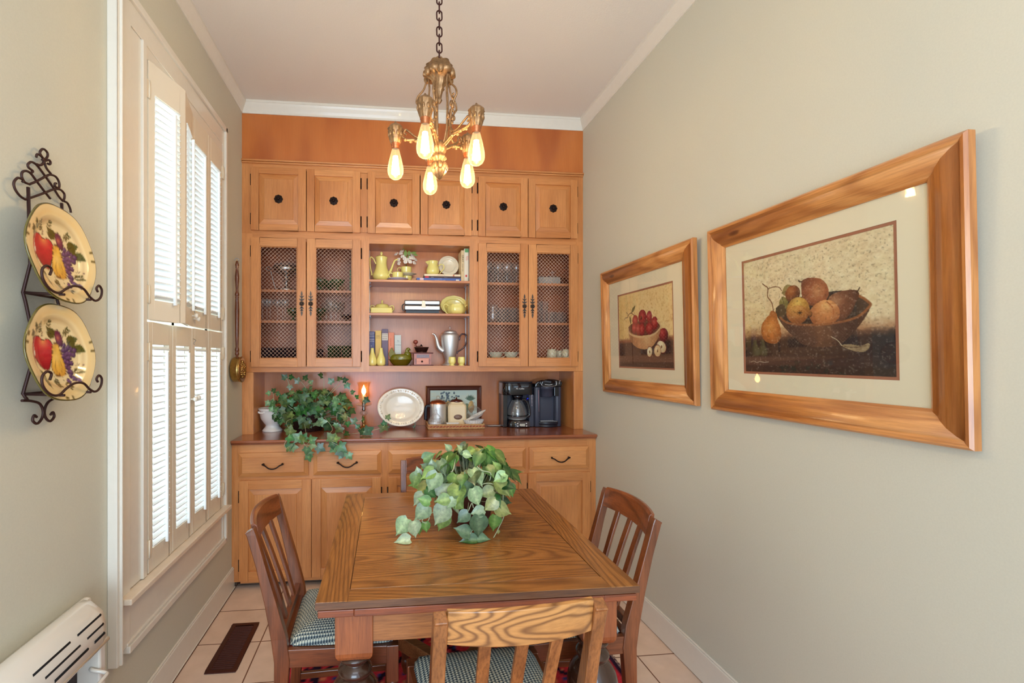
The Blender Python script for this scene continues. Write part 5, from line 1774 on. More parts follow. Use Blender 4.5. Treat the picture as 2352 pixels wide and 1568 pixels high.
# ================================================================== COUNTER
# footed white crock
I2 = Crop(560, 840, 6.533)
v = 3.395
t = thing('footed_crock', 'white ironstone footed crock half hidden behind the ivy in the niche corner', 'pot', (I2.u(430, v), v, ZCT))
m = MB()
lat(m, I2, 430, [(0, 1000), (150, 1000), (152, 985), (135, 965), (105, 930), (100, 905), (130, 870), (175, 800), (195, 700), (200, 680), (208, 672), (208, 660), (212, 650), (205, 640), (196, 650), (190, 700), (150, 820), (0, 880)], v, ZCT, seg=8 * 6)
m.build('bowl', M_iron_st, t)
m = MB(); zo = zfix(I2, 1000, v, ZCT); tub(m, I2, [(222, 705), (226, 722), (250, 728), (285, 726), (300, 716)], .0075, v - .085, zo, flat=.8); m.build('handle', M_iron_st, t)

# planter of the ivy is built with the plant below (08)
# electric candle lamp with hurricane shade
v = 3.455; cx = 1800
t = thing('candle_lamp', 'lit brass and glass candlestick lamp with hurricane shade beside the ivy', 'lamp', (I2.u(cx, v), v, ZCT))
M_lampb = plain('lamp_brass', (200, 160, 100), rough=.2, metal=.9)
zb = ZCT; s1 = I2.s_(cx, v)
m = MB(); lat(m, I2, cx, [(0, 925), (80, 925), (82, 915), (60, 905), (24, 890), (20, 860), (26, 850), (14, 800), (12, 760), (22, 745), (12, 735)], v, zb); m.build('base', M_lampb, t)
zr = lambda y: zb + (925 - y) * s1
m = MB(); m.lathe([(r * s1, zr(y)) for r, y in [(.01, 735), (30, 730), (58, 705), (62, 690), (40, 670), (16, 662), (.01, 660)]], I2.u(cx, v), v, 0, 24); m.build('glass_knop', M_gl, t)
m = MB(); m.lathe([(r * s1, zr(y)) for r, y in [(.01, 662), (24, 660), (26, 630), (18, 622), (24, 600), (28, 570), (26, 540), (30, 530), (.01, 528)]], I2.u(cx, v), v, 0, 24); m.build('stem', M_chrome, t)
m = MB(); m.lathe([(r * s1, zr(y)) for r, y in [(30, 586), (70, 590), (110, 575), (122, 560), (118, 560), (70, 582), (30, 580)]], I2.u(cx, v), v, 0, 32); m.build('drip_dish', M_gl, t)
m = MB(); m.lathe([(r * s1, zr(y)) for r, y in [(24, 530), (24, 425), (20, 420), (.01, 420)]], I2.u(cx, v), v, 0, 20); m.build('candle_tube', plain('candle_ivory', (240, 226, 190), rough=.5), t)
m = MB(); m.lathe([(r * s1, zr(y)) for r, y in [(.01, 420), (18, 410), (34, 375), (32, 345), (18, 310), (6, 280), (.01, 265)]], I2.u(cx, v), v, 0, 20); m.build('flame_bulb', plain('flame_bulb', (255, 214, 150), emit=(255, 206, 130), estr=22), t)
m = MB(); m.lathe([(r * s1, zr(y)) for r, y in [(36, 540), (60, 520), (82, 480), (88, 430), (82, 350), (80, 300), (92, 250), (108, 228)]], I2.u(cx, v), v, 0, 32)
m.build('hurricane_shade', thinglass('shade_glass', (255, 240, 214), .2), t)
l = bpy.data.lights.new('flame_light', 'POINT'); l.energy = 2.0; l.color = (1, .66, .34); l.shadow_soft_size = .012
o = bpy.data.objects.new('flame_light', l); C.objects.link(o); o.parent = t; o.location = (0, 0, zr(345) - ZCT)

I3 = Crop(850, 860, 7.84)


def oval_plate(name, label, cat, c, rx, rz, mat, lean=.2, rib=0, group=None, depth=.02):
    """plate standing upright facing the room; c = centre"""
    t = thing(name, label, cat, (c[0], c[1], c[2] - rz), group=group)
    m = MB(); M_ = Matrix.Translation(c) @ Matrix.Rotation(PI / 2 - lean, 4, 'X') @ Matrix.Diagonal((rx, rz, 1, 1))
    prof = [(1e-6, 0), (.60, 0), (.66, .004), (.72, .012), (.80, depth * .7), (.95, depth), (1.0, depth), (1.0, depth - .004), (.94, depth - .005), (.76, .004), (.62, -.005), (1e-6, -.005)]
    seg = 64; n = len(m.v); k = len(prof)
    for i in range(seg):
        a = 2 * PI * i / seg; w_ = 1 + (rib * math.cos(12 * a) if rib else 0)
        for r, h in prof:
            rr = r * (1 + (w_ - 1) * r ** 4); m.v.append(tuple(M_ @ Vector((rr * math.cos(a), rr * math.sin(a), h))))
    for i in range(seg):
        j = (i + 1) % seg
        for q in range(k - 1): m.face((i * k + q, j * k + q, j * k + q + 1, i * k + q + 1), 0, True)
    return t, m, M_


# rotate so that plate's +z (front) faces -y
v = 3.455
c = I3.P(555, 662, v); sc = I3.s_(555, v)
rz = 335 * sc / math.cos(.22); c.z = ZCT + .012 + rz * math.cos(.22)
t, m, M_ = oval_plate('serving_platter', 'large oval off-white platter with embossed rim standing on an easel', 'platter', c, 422 * sc, rz, M_cream, lean=.22)
for i in range(52):
    a = i / 52 * 2 * PI; m.sphere(tuple(M_ @ Vector((.87 * math.cos(a), .87 * math.sin(a), .0175))), .0042 + .002 * (i % 3), seg=6, rings=4)
m.build('glazed_body', plain('off_white_platter', (240, 228, 208), rough=.16, coat=.5), t)
t = thing('plate_easel', 'small verdigris metal easel holding the oval platter', 'stand', (c.x, v, ZCT))
M_verd = plain('verdigris', (120, 138, 120), rough=.5, metal=.4)
for s_ in (-1, 1):
    m = MB(); x = c.x + s_ * .095
    m.tube(catmull([(x, v + .05, ZCT + .003), (x, v + .0, ZCT + .004), (x, v - .038, ZCT + .004), (x + s_ * .006, v - .05, ZCT + .014), (x + s_ * .01, v - .044, ZCT + .03), (x + s_ * .004, v - .040, ZCT + .04)], 5), .0035, 7)
    for q in range(4): m.sphere((x + .007 * math.cos(q * 1.57), v - .046, ZCT + .010 + .006 * math.sin(q * 1.57)), .0055, seg=7, rings=5)
    m.build('foot', M_verd, t)


# framed fruit picture leaning at the back
def fruit_card():
    A = 1.55
    p = Paint(120, 78, A, (190, 206, 196))
    n = p.noise(8, 8, 3, 2); p.mix((n - .4), (214, 208, 176)); p.mix(np.clip(p.Y - .75, 0, 1) * 3, (206, 176, 120))
    for i in range(60):
        x, y = p.rng.uniform(.35, .95), p.rng.uniform(.05, .5); p.circ(x, y, .03, .03, (92, 110, 124), (160, 176, 184), (48, 60, 72), seed=i)
    for i in range(36):
        x, y = p.rng.uniform(.3, .75), p.rng.uniform(.35, .85); p.circ(x, y, .035, .035, (206, 170, 104), (236, 210, 150), (140, 100, 60), seed=i)
    p.circ(1.15, .62, .12, .2, (120, 140, 112), (150, 166, 140), (84, 100, 80), rot=.5); p.circ(1.0, .42, .11, .07, (226, 200, 170), (240, 220, 200), (180, 140, 110))
    p.circ(1.36, .55, .1, .2, (196, 160, 100), (226, 196, 140), (130, 96, 60))
    for a in range(9): p.leafm(1.33, .34, -PI / 2 + (a - 4) * .28, .2, .045, (86, 112, 96), (50, 70, 60))
    for a in range(6): p.line([(.05, .2 + a * .1), (.3, .18 + a * .1)], .008, (200, 190, 160))
    return p


v = 3.528
a = I3.P(1003, 205, v); b = I3.P(2000, 205, v)
x0, x1 = a.x, b.x; z0, z1 = ZCT, a.z
t = thing('framed_picture', 'small dark-framed fruit picture leaning behind the canisters', 'picture', ((x0 + x1) / 2, v, ZCT))
M_dfr = wood('dark_frame', 'x', (40, 16, 12), (84, 38, 26), (110, 56, 38), rings=4, ringamt=.3, rough=.3)
fw = .034
prof = [(0, .012), (.006, .018), (.014, .012), (.022, .015), (fw, .004)]
for side in range(4):
    f = MB(); W_, H_ = x1 - x0, z1 - z0
    for e in (0, 1):
        for q, d in prof:
            p = [(q if e == 0 else W_ - q, q), (W_ - q, q if e == 0 else H_ - q), (W_ - q if e == 0 else q, H_ - q), (q, H_ - q if e == 0 else q)][side]
            f.v.append((x0 + p[0], v - d, z0 + p[1]))
    for i in range(4): f.face((i, i + 1, 5 + i + 1, 5 + i))
    f.build('frame_rail', M_dfr, t)
fruit_card().sheet('print', frame_M((x0 + fw, v - .003, z0 + fw), (1, 0, 0), (0, 0, 1)), W_ - 2 * fw, H_ - 2 * fw, M_print, t)
MB().box(x0 + .002, x1 - .002, v - .0015, v + .004, z0 + .002, z1 - .002).build('backing', M_dfr, t)

# wicker tray
M_wick = plain('wicker_reed', (206, 158, 108), rough=.6, var=.3, bscale=90)
M_wickr = plain('wicker_red', (176, 52, 44), rough=.6)
tv0, tv1 = 3.322, 3.520
tx0, tx1 = I3.u(1045, tv0), I3.u(2068, tv0)
t = thing('wicker_tray', 'shallow wicker tray with red weave band holding coffee supplies', 'tray', ((tx0 + tx1) / 2, tv0, ZCT))
MB().box(tx0 + .004, tx1 - .004, tv0 + .004, tv1 - .004, ZCT + .001, ZCT + .006).build('tray_floor', M_wick, t)
rect = lambda g, z: [(tx0 + g, tv0 + g, z), (tx1 - g, tv0 + g, z), (tx1 - g, tv1 - g, z), (tx0 + g, tv1 - g, z)]


def rope(mb, g, z, r, ph, mat=0):
    P = [Vector(p) for p in rect(g, z)]; pts = []
    for i in range(4):
        a, b = P[i], P[(i + 1) % 4]; nn = int((b - a).length / .006)
        for q in range(nn):
            w_ = (len(pts) + ph) * PI / 2; pts.append(a.lerp(b, q / nn) + Vector((math.sin(w_) * .002 * (abs((b - a).y) > 0), math.sin(w_) * .002 * (abs((b - a).x) > .05), math.cos(w_) * .0022)))
    mb.tube(pts, r, 6, closed=True, mat=mat)


m = MB()
for z, ph, mt in ((ZCT + .006, 0, 0), (ZCT + .012, 2, 0), (ZCT + .020, 0, 1), (ZCT + .028, 2, 0), (ZCT + .034, 0, 0)): rope(m, .003, z, .0034, ph, mt); rope(m, .003, z, .0026, ph + 2, 0)
m.build('tray_rim', [M_wick, M_wickr], t)
ZT2 = ZCT + .0065

# percolator
v = 3.458; cx = 1225
t = thing('percolator', 'stainless steel percolator with black handle and glass knob on the wicker tray', 'coffee pot', (I3.u(cx, v), v, ZT2))
m = MB(); lat(m, I3, cx, [(0, 935), (150, 935), (158, 925), (150, 760), (148, 600), (150, 545), (140, 525)], v, ZT2); m.build('body', M_sil, t)
s1 = I3.s_(cx, v); zr = lambda y: ZT2 + (935 - y) * s1; ux = I3.u(cx, v)
m = MB(); m.lathe([(r * s1, zr(y)) for r, y in [(146, 530), (144, 515), (120, 485), (60, 468), (45, 462), (.01, 460)]], ux, v, 0, 36); m.build('lid', M_copper, t)
m = MB(); m.lathe([(r * s1, zr(y)) for r, y in [(26, 464), (30, 450), (38, 430), (32, 405), (14, 394), (.01, 392)]], ux, v, 0, 10); m.build('knob', M_gl, t)
m = MB(); P = [Vector((ux + a * s1, v, zr(y))) for a, y in [(-120, 590), (-165, 575), (-205, 580), (-222, 620), (-225, 720), (-225, 820)]]
m.tube(catmull(P, 5), .0085, 8, flat=1.4); m.build('handle', M_blk2, t)

# canister
v = 3.455
t = thing('canister', 'cream square ceramic canister with brown lid and oval plaque on the tray', 'canister', (I3.u(1555, v), v, ZT2))
s1 = I3.s_(1555, v); ux = I3.u(1555, v); zr = lambda y: ZT2 + (935 - y) * s1
m = MB(); sec_ = []
for hw, y in ((150, 935), (162, 920), (164, 700), (166, 580), (150, 545), (118, 520), (112, 500)):
    n = len(m.v); h = hw * s1; ch_ = h * .2
    for a, b in ((-h + ch_, -h), (h - ch_, -h), (h, -h + ch_), (h, h - ch_), (h - ch_, h), (-h + ch_, h), (-h, h - ch_), (-h, -h + ch_)): m.v.append((ux + a, v + b * .8, zr(y)))
for r in range(6):
    for q in range(8): m.face((r * 8 + q, r * 8 + (q + 1) % 8, r * 8 + 8 + (q + 1) % 8, r * 8 + 8 + q), 0)
m.face(range(8)); m.face([48 + q for q in range(8)])
m.build('body', plain('canister_glaze', (238, 214, 172), rough=.15, coat=.5), t, bevel=.004, seg=3)
m = MB(); m.lathe([(r * s1, zr(y)) for r, y in [(112, 508), (118, 498), (110, 482), (70, 462), (20, 456), (12, 450), (14, 430), (.01, 424)]], ux, v, 0, 36, sy=.85); m.build('lid', plain('canister_lid', (84, 34, 26), rough=.2, coat=.4), t)
m = MB(); m.lathe([(1e-6, .004), (.8, .004), (1, .002), (1, 0)], 0, 0, 0, 40, M=Matrix.Translation((ux + 8 * s1, v - 164 * s1 * .8 + .001, zr(762))) @ Matrix.Rotation(PI / 2, 4, 'X') @ Matrix.Diagonal((75 * s1, 44 * s1, 1, 1)))
pq = m.build('plaque', plain('plaque_brown', (120, 88, 74), rough=.4), t)
text('lettering', 'coffee', .014, frame_M((ux + 8 * s1, v - 164 * s1 * .8 - .0036, zr(762)), (1, 0, 0), (0, 0, 1)), plain('plaque_letters', (190, 170, 150)), pq)

# glass sugar jar with a sprig
v = 3.372; cx = 1180
t = thing('glass_jar', 'ribbed clear glass jar with cone lid, front left on the wicker tray', 'jar', (I3.u(cx, v), v, ZT2))
m = MB(); lat(m, I3, cx, [(0, 925), (95, 925), (125, 890), (135, 840), (128, 790), (110, 760), (100, 750), (92, 760), (118, 800), (126, 850), (90, 912), (0, 916)], v, ZT2, seg=48, lobes=16, lobamt=.03); m.build('body', M_gl, t)
s1 = I3.s_(cx, v); zr = lambda y: ZT2 + (925 - y) * s1
m = MB(); m.lathe([(r * s1, zr(y)) for r, y in [(104, 752), (96, 735), (50, 680), (30, 655), (26, 640), (32, 620), (18, 600), (.01, 596)]], I3.u(cx, v), v, 0, 40, lobes=12, lobamt=.04); m.build('lid', M_gl, t)
m = MB(); m.lathe([(r * s1, zr(y)) for r, y in [(.01, 905), (85, 900), (108, 860), (112, 830), (.01, 825)]], I3.u(cx, v), v, 0, 24); m.build('contents', plain('sugar_packets', (226, 222, 226), rough=.8, var=.2, bscale=200), t)

# creamer packet box
v = 3.365
a, b = I3.u(1370, v), I3.u(1595, v)
t = thing('sweetener_dish', 'small white rectangular dish in the middle of the tray front', 'dish', ((a + b) / 2, v, ZT2))
h = 95 * I3.s_(1480, v); m = MB()
m.hexa([(a + .003, v - .018, ZT2), (b - .003, v - .018, ZT2), (b - .003, v + .018, ZT2), (a + .003, v + .018, ZT2), (a, v - .021, ZT2 + h), (b, v - .021, ZT2 + h), (b, v + .021, ZT2 + h), (a, v + .021, ZT2 + h)])
m.box(a - .001, b + .001, v - .022, v - .019, ZT2 + h - .004, ZT2 + h); m.build('body', M_white, t, bevel=.002)

# covered candy dish
v = 3.462; cx = 1870
t = thing('candy_dish', 'clear pressed glass covered dish with spire knob at the right of the tray', 'dish', (I3.u(cx, v), v, ZT2))
m = MB(); lat(m, I3, cx, [(0, 925), (70, 925), (60, 900), (24, 880), (26, 850), (90, 800), (128, 745), (130, 720), (124, 722), (84, 790), (0, 820)], v, ZT2, seg=48, lobes=14, lobamt=.03); m.build('bowl', M_gl, t)
s1 = I3.s_(cx, v); zr = lambda y: ZT2 + (925 - y) * s1
m = MB(); m.lathe([(r * s1, zr(y)) for r, y in [(136, 720), (130, 700), (140, 660), (80, 600), (30, 580), (22, 560), (30, 540), (18, 515), (.01, 505)]], I3.u(cx, v), v, 0, 48, lobes=14, lobamt=.03); m.build('lid', M_gl, t)

# paper coffee filters: fluted stack and a tipped one
v = 3.378; cx = 1865
t = thing('coffee_filters', 'stack of white fluted paper coffee filters on the tray', 'filters', (I3.u(cx, v), v, ZT2))
M_paper = plain('filter_paper', (240, 234, 228), rough=.9)
s1 = I3.s_(cx, v)
m = MB()
for q in range(3):
    m.lathe([(r * s1 * (1 + q * .02), ZT2 + .002 + q * .004 + (925 - y) * s1) for r, y in [(.01, 925), (110, 925), (140, 870), (175, 815)]], I3.u(cx, v), v, 0, 96, lobes=24, lobamt=.04, sy=.72)
m.build('stack', M_paper, t)
m = MB(); Mx = Matrix.Translation((I3.u(1930, v), v + .008, ZT2 + 165 * s1)) @ Matrix.Rotation(math.radians(-28), 4, 'Y')
m.lathe([(r * s1, z * s1) for r, z in [(.01, 0), (110, 0), (150, 30), (205, 48)]], 0, 0, 0, 96, lobes=24, lobamt=.03, sy=.6, M=Mx); m.build('loose_filter', M_paper, t)

# ---- drip coffee maker
I4 = Crop(1150, 870, 12.0625)
v0, v1 = 3.345, 3.52
t = thing('drip_coffee_maker', 'glossy black drip coffee maker with glass carafe on the counter', 'coffee maker', (I4.u(530, v0), v0, ZCT))
s1 = I4.s_(530, v0); U = lambda x: I4.u(x, v0); Z = lambda y: ZCT + (1410 - y) * s1
xc = U(530)


def rounded(mb, x0, x1, y0, y1, z0, z1, r, mat=0, n=8, front=True):
    """box with rounded vertical front corners (front = -y)"""
    P = [(x0, y1), (x1, y1)]
    for i in range(n + 1):
        a = -i / n * PI / 2; P.append((x1 - r + r * math.cos(a), y0 + r + r * math.sin(a)))
    for i in range(n + 1):
        a = -PI / 2 - i / n * PI / 2; P.append((x0 + r + r * math.cos(a), y0 + r + r * math.sin(a)))
    k = len(P); n0 = len(mb.v)
    for z in (z0, z1):
        for p in P: mb.v.append((p[0], p[1], z))
    for i in range(k):
        j = (i + 1) % k; mb.face((n0 + i, n0 + j, n0 + k + j, n0 + k + i), mat, i > 1)
    mb.face([n0 + i for i in range(k)][::-1], mat); mb.face([n0 + k + i for i in range(k)], mat)


m = MB(); rounded(m, U(105), U(960), v0 + .01, v1, Z(525), Z(200), .05); m.build('brew_head', M_blk, t, bevel=.003)
m = MB(); rounded(m, U(115), U(950), v0 + .02, v1, Z(205), Z(165), .05); m.build('lid', M_blk2, t, bevel=.004)
m = MB(); m.box(U(105), U(960), v0 + .10, v1, ZCT + .004, Z(525)); m.build('back_tank', M_blk2, t, bevel=.002)
for a, b, nm in ((105, 215, 'side_column'), (830, 960, 'side_column')):
    m = MB(); m.box(U(a), U(b), v0 + .035, v0 + .10, ZCT + .003, Z(525)); m.build(nm, M_blk if a < 200 else M_gry, t, bevel=.002)
m = MB(); m.lathe([(.0, ZCT + .0), (.105, ZCT + .0), (.108, ZCT + .006), (.100, Z(1215)), (.088, Z(1195)), (0, Z(1195))], xc, v0 + .075, 0, 48, sx=.88, sy=.78); m.build('base', M_blk, t)
m = MB(); m.lathe([(.0, Z(1194)), (.066, Z(1194)), (.066, Z(1185)), (0, Z(1185))], xc, v0 + .072, 0, 40); m.build('warming_plate', M_sil, t)
# water window
m = MB(); m.tube([(U(895), v0 + .031, Z(835)), (U(895), v0 + .031, Z(320))], .0085, 10, flat=.5)
ww = m.build('water_window', plain('window_pale', (150, 140, 150), rough=.3), t)
m = MB()
for y in (335, 425, 525, 625, 720, 820): m.box(U(880), U(910), v0 + .0255, v0 + .0262, Z(y + 8), Z(y - 8))
m.build('level_marks', M_txtw, ww)
# control panel
m = MB(); px0, px1 = U(430), U(800); yf = v0 - .0085
m.box(px0, px1, yf + .002, yf + .02, Z(1380), Z(1235)); pnl = m.build('control_panel', plain('panel_brown', (70, 58, 56), rough=.3), t, bevel=.002)
m = MB(); m.box(U(520), U(665), yf + .0005, yf + .003, Z(1365), Z(1295)); m.build('display', plain('lcd_pale', (190, 188, 176), rough=.3), pnl)
for x, y in ((465, 1290), (465, 1358), (705, 1290), (710, 1358)):
    m = MB(); m.lathe([(1e-6, .003), (.0045, .003), (.005, 0)], 0, 0, 0, 14, M=Matrix.Translation((U(x), yf + .0025, Z(y))) @ Matrix.Rotation(PI / 2, 4, 'X')); m.build('button', M_txtw, pnl)
text('brand_lettering', 'Mr. Coffee', .0150, frame_M((U(550), v0 + .0092, Z(350)), (1, 0, 0), (0, 0, 1)), M_txtw, t, sx=.95)
text('small_lettering', 'brew', .006, frame_M((U(505), yf + .0015, Z(1245)), (1, 0, 0), (0, 0, 1)), M_txtw, pnl)
m = MB(); m.sphere((U(800), v0 + .045, Z(630)), .003, seg=10, rings=6); m.build('power_light', plain('blue_led', (30, 30, 255), emit=(20, 30, 255), estr=4), t)
m = MB(); m.lathe([(.01, Z(640)), (.035, Z(640)), (.042, Z(600)), (.045, Z(527)), (.01, Z(527))], xc, v0 + .072, 0, 32); m.build('filter_basket', M_blk, t)
# carafe
cv = v0 + .072; cs1 = .92
t2 = thing('coffee_carafe', 'empty glass coffee carafe with black handle inside the drip machine', 'carafe', (xc, cv, Z(1184)))
m = MB(); m.lathe([(r * s1 * cs1, Z(y)) for r, y in [(.01, 1183), (250, 1183), (290, 1150), (295, 1060), (280, 960), (230, 830), (170, 720), (150, 670), (145, 670), (163, 722), (222, 832), (272, 960), (287, 1060), (282, 1148), (245, 1176), (.01, 1176)]], xc, cv, 0, 48); m.build('glass_body', M_gl, t2)
m = MB(); m.lathe([(r * s1 * cs1, Z(y)) for r, y in [(153, 672), (156, 645), (.01, 642)]], xc, cv, 0, 36)
m.lathe([(r * s1 * cs1, Z(y)) for r, y in [(297, 1110), (299, 1095), (296, 1080)]], xc, cv, 0, 48); m.build('lid', M_blk, t2)
m = MB(); f = lambda x, y: Vector((xc + x * s1 * cs1, cv - .050 + .0 * x, Z(y)))
m.tube(catmull([f(100, 662), f(190, 665), f(255, 740), f(300, 860), f(318, 980), f(312, 1085), f(240, 1120)], 5), .0085, 8, flat=1.3)
m.build('handle', M_blk, t2)
m = MB()
for i, y in enumerate((740, 825, 905, 980, 1050)): m.box(xc - .020 - .004 * (i < 2), xc - .008, cv - (.045, .056, .063, .066, .066)[i] - .0005, cv - (.045, .056, .063, .066, .066)[i] + .0005, Z(y + 5), Z(y - 5))
m.build('measure_marks', M_txtw, t2)

# ---- pod brewer
v0 = 3.335
U = lambda x: I4.u(x, v0); s1 = I4.s_(1360, v0); Z = lambda y: ZCT + (1430 - y) * s1
t = thing('pod_coffee_brewer', 'slate grey single-serve pod coffee brewer beside the right end panel', 'coffee maker', (U(1370), v0, ZCT))
m = MB(); rounded(m, U(985), U(1735), v0 + .075, v0 + .20, ZCT + .003, Z(330), .03); m.build('body', M_gry, t, bevel=.003)
for a, b in ((985, 1150), (1560, 1735)):
    m = MB(); rounded(m, U(a), U(b), v0 + .03, v0 + .08, ZCT + .003, Z(345), .018); m.build('side_column', M_gry, t, bevel=.002)
m = MB(); k_ = 10
for x, zt in ((990, 345), (1060, 210), (1200, 150), (1370, 132), (1520, 138), (1650, 165), (1745, 225), (1735, 350)): pass
poly = [(U(x), Z(y)) for x, y in [(985, 352), (1010, 250), (1080, 190), (1200, 150), (1370, 132), (1540, 138), (1660, 165), (1770, 215), (1735, 352)]]
m.prism(poly, frame_M((0, v0 + .20, 0), (1, 0, 0), (0, 0, 1), (0, -1, 0)), .165); m.build('top_hood', M_blk, t, bevel=.008, seg=3)
m = MB(); poly = [(U(x), Z(y)) for x, y in [(1140, 250), (1165, 175), (1260, 145), (1450, 145), (1530, 170), (1560, 250), (1530, 300), (1345, 315), (1170, 295)]]
m.prism(poly, frame_M((0, v0 + .04, 0), (1, 0, 0), (0, 0, 1), (0, -1, 0)), .03); m.build('lid_handle', M_blk, t, bevel=.006, seg=3)
m = MB(); tr = [(U(x), v0 + .008, Z(y)) for x, y in [(1140, 245), (1150, 290), (1190, 310), (1345, 322), (1500, 310), (1545, 290), (1558, 240), (1545, 175)]]; m.tube(catmull(tr, 5), .0035, 8)
m.build('silver_trim', M_chrome, t)
m = MB(); cxp = U(1340); m.lathe([(1e-6, Z(615)), (.046, Z(615)), (.050, Z(600)), (.052, Z(400)), (.055, Z(398)), (.056, Z(320)), (1e-6, Z(318))], cxp, v0 + .062, 0, 40); m.build('brew_head', M_gry, t)
m = MB(); m.box(U(1515), U(1640), v0 + .02, v0 + .08, Z(590), Z(340)); m.build('head_shroud', M_blk, t, bevel=.003)
m = MB(); m.lathe([(0, ZCT), (.092, ZCT), (.095, ZCT + .006), (.094, Z(1375)), (.090, Z(1370)), (.098, Z(1355)), (.098, Z(1285)), (.094, Z(1275)), (0, Z(1275))], U(1365), v0 + .085, 0, 48, sy=.86); m.build('base', M_blk2, t)
m = MB()
for i in range(9):
    for j in range(4):
        m.box(U(1365) - .062 + i * .0145, U(1365) - .054 + i * .0145, v0 + .018 + j * .016, v0 + .024 + j * .016, Z(1275), Z(1268))
m.build('drip_grate', M_sil, t)
m = MB(); m.tube([(U(1080), v0 + .029, Z(420)), (U(1085), v0 + .029, Z(640)), (U(1095), v0 + .029, Z(1010))], [.0075, .006, .0045], 8, flat=.5); m.build('water_gauge', plain('gauge_pink', (150, 120, 130), rough=.25), t)
text('brand_lettering', 'KEURIG', .0085, frame_M((U(1680), v0 + .0335, Z(215)), (.25, 0, .97), (-.97, 0, .25)), M_txtw, t)
m = MB(); m.tube(catmull([(U(1230), v0 + .0065, Z(268)), (U(1345), v0 + .004, Z(282)), (U(1440), v0 + .0065, Z(268))], 5), .002, 6); m.build('button_strip', M_txtw, t)

# cords
for nm, lab, mt, pts in (('power_cord', 'black power cord trailing from tray to coffee maker', M_blk2, [(2050, 870), (2110, 905), (2200, 925), (2300, 925), (2400, 890), (2450, 840)]),
                     ('power_cord', 'white power cord lying behind the black cord on the counter', M_white, [(2080, 900), (2160, 880), (2240, 878), (2320, 885), (2400, 880), (2450, 870)])):
    t = thing(nm, lab, 'cord', (I3.u(2250, 3.45), 3.45, ZCT))
    m = MB(); P = []
    for i, (x, y) in enumerate(pts): P.append(Vector((I3.u(x, 3.45), 3.45 + (y - 900) * -.0006, ZCT + .003 + max(0, (905 - y)) * .0002 * (i > 3))))
    m.tube(catmull(P, 6), .0022, 6); m.build('cable', mt, t)
# ================================================================== OPEN SHELVES: top shelf (z 2.014)
ZS3, ZS2, ZS1 = 2.014, 1.780, 1.409
A1 = Crop(840, 560, 15.68)
v = 3.36
# yellow coffee pot
t = thing('coffee_pot', 'tall yellow pottery coffee pot on the top open shelf', 'coffee pot', (A1.u(565, v), v, ZS3))
m = MB(); lat(m, A1, 565, [(0, 1235), (170, 1235), (180, 1220), (250, 1180), (300, 1120), (328, 1040), (310, 960), (265, 850), (225, 750), (200, 640), (192, 540), (200, 440), (222, 360), (228, 345), (215, 335), (0, 330)], v, ZS3, seg=48)
zo = zfix(A1, 1235, v, ZS3)
m.build('body', M_yel, t)
m = MB(); lat(m, A1, 565, [(0, 1235), (.1, 1234)], v, ZS3)
sc = A1.s_(565, v); zr = lambda y: ZS3 + (1235 - y) * sc
m = MB(); m.lathe([(r * sc, zr(y)) for r, y in [(218, 342), (170, 300), (90, 285), (40, 275), (35, 250), (50, 210), (46, 165), (25, 142), (.01, 138)]], A1.u(565, v), v, 0, 32); m.build('lid', M_yel, t)
m = MB(); tub(m, A1, [(800, 960), (870, 900), (930, 770), (990, 600), (1050, 480), (1150, 430)], [.013, .0115, .009, .007, .006, .0055], v, zo); m.build('spout', M_yel, t)
m = MB(); tub(m, A1, [(375, 600), (330, 520), (290, 430), (235, 370), (185, 350), (158, 400), (156, 520), (162, 660), (175, 750), (190, 850), (215, 930), (215, 1010)], .0048, v, zo); m.build('handle', M_yel, t)


def cup(name, label, I, cx, vv, zb, k=1.0, group=None, mat=None, prof=None, handle=(-1), saucer=None, hz=1.0):
    sc = I.s_(cx, vv) * k
    t = thing(name, label, 'cup', (I.u(cx, vv), vv, zb), group=group)
    pr = prof or [(0, 280), (150, 280), (170, 262), (196, 150), (200, 20), (204, 0), (196, 2), (188, 140), (160, 255), (0, 262)]
    yb = max(p[1] for p in pr)
    m = MB(); m.lathe([(max(1e-6, r * sc), zb + (yb - y) * sc) for r, y in pr], I.u(cx, vv), vv, 0, 36); m.build('body', mat or M_yel, t)
    if handle:
        x0 = I.u(cx, vv); s_ = handle if isinstance(handle, int) else handle
        R = pr[-3][0] if False else max(p[0] for p in pr)
        m = MB(); P = [(.92, .86), (1.25, .95), (1.55, .78), (1.5, .5), (1.25, .28), (.85, .15)]
        m.tube(catmull([Vector((x0 + s_ * R * sc * a, vv, zb + yb * sc * b)) for a, b in P], 5), .0032, 7); m.build('handle', mat or M_yel, t)
    return t


def saucer(name, label, I, cx, vv, zb, R, mat, rise=.014, group=None):
    t = thing(name, label, 'saucer', (I.u(cx, vv), vv, zb), group=group)
    m = MB(); m.lathe([(1e-6, zb), (R * .5, zb), (R * .55, zb + .002), (R * .95, zb + rise), (R, zb + rise + .001), (R * .95, zb + rise + .003), (R * .5, zb + .005), (1e-6, zb + .005)], I.u(cx, vv), vv, 0, 40)
    m.build('glazed_body', mat, t); return t


M_lav = plain('pale_saucer', (214, 206, 226), rough=.15, coat=.5)
saucer('saucer', 'pale saucer under the front yellow cup on the top open shelf', A1, 1155, 3.318, ZS3, 395 * A1.s_(1155, 3.318), M_lav)
cup('teacup', 'yellow teacup on a pale saucer at the front of the top open shelf', A1, 1155, 3.318, ZS3 + .006)
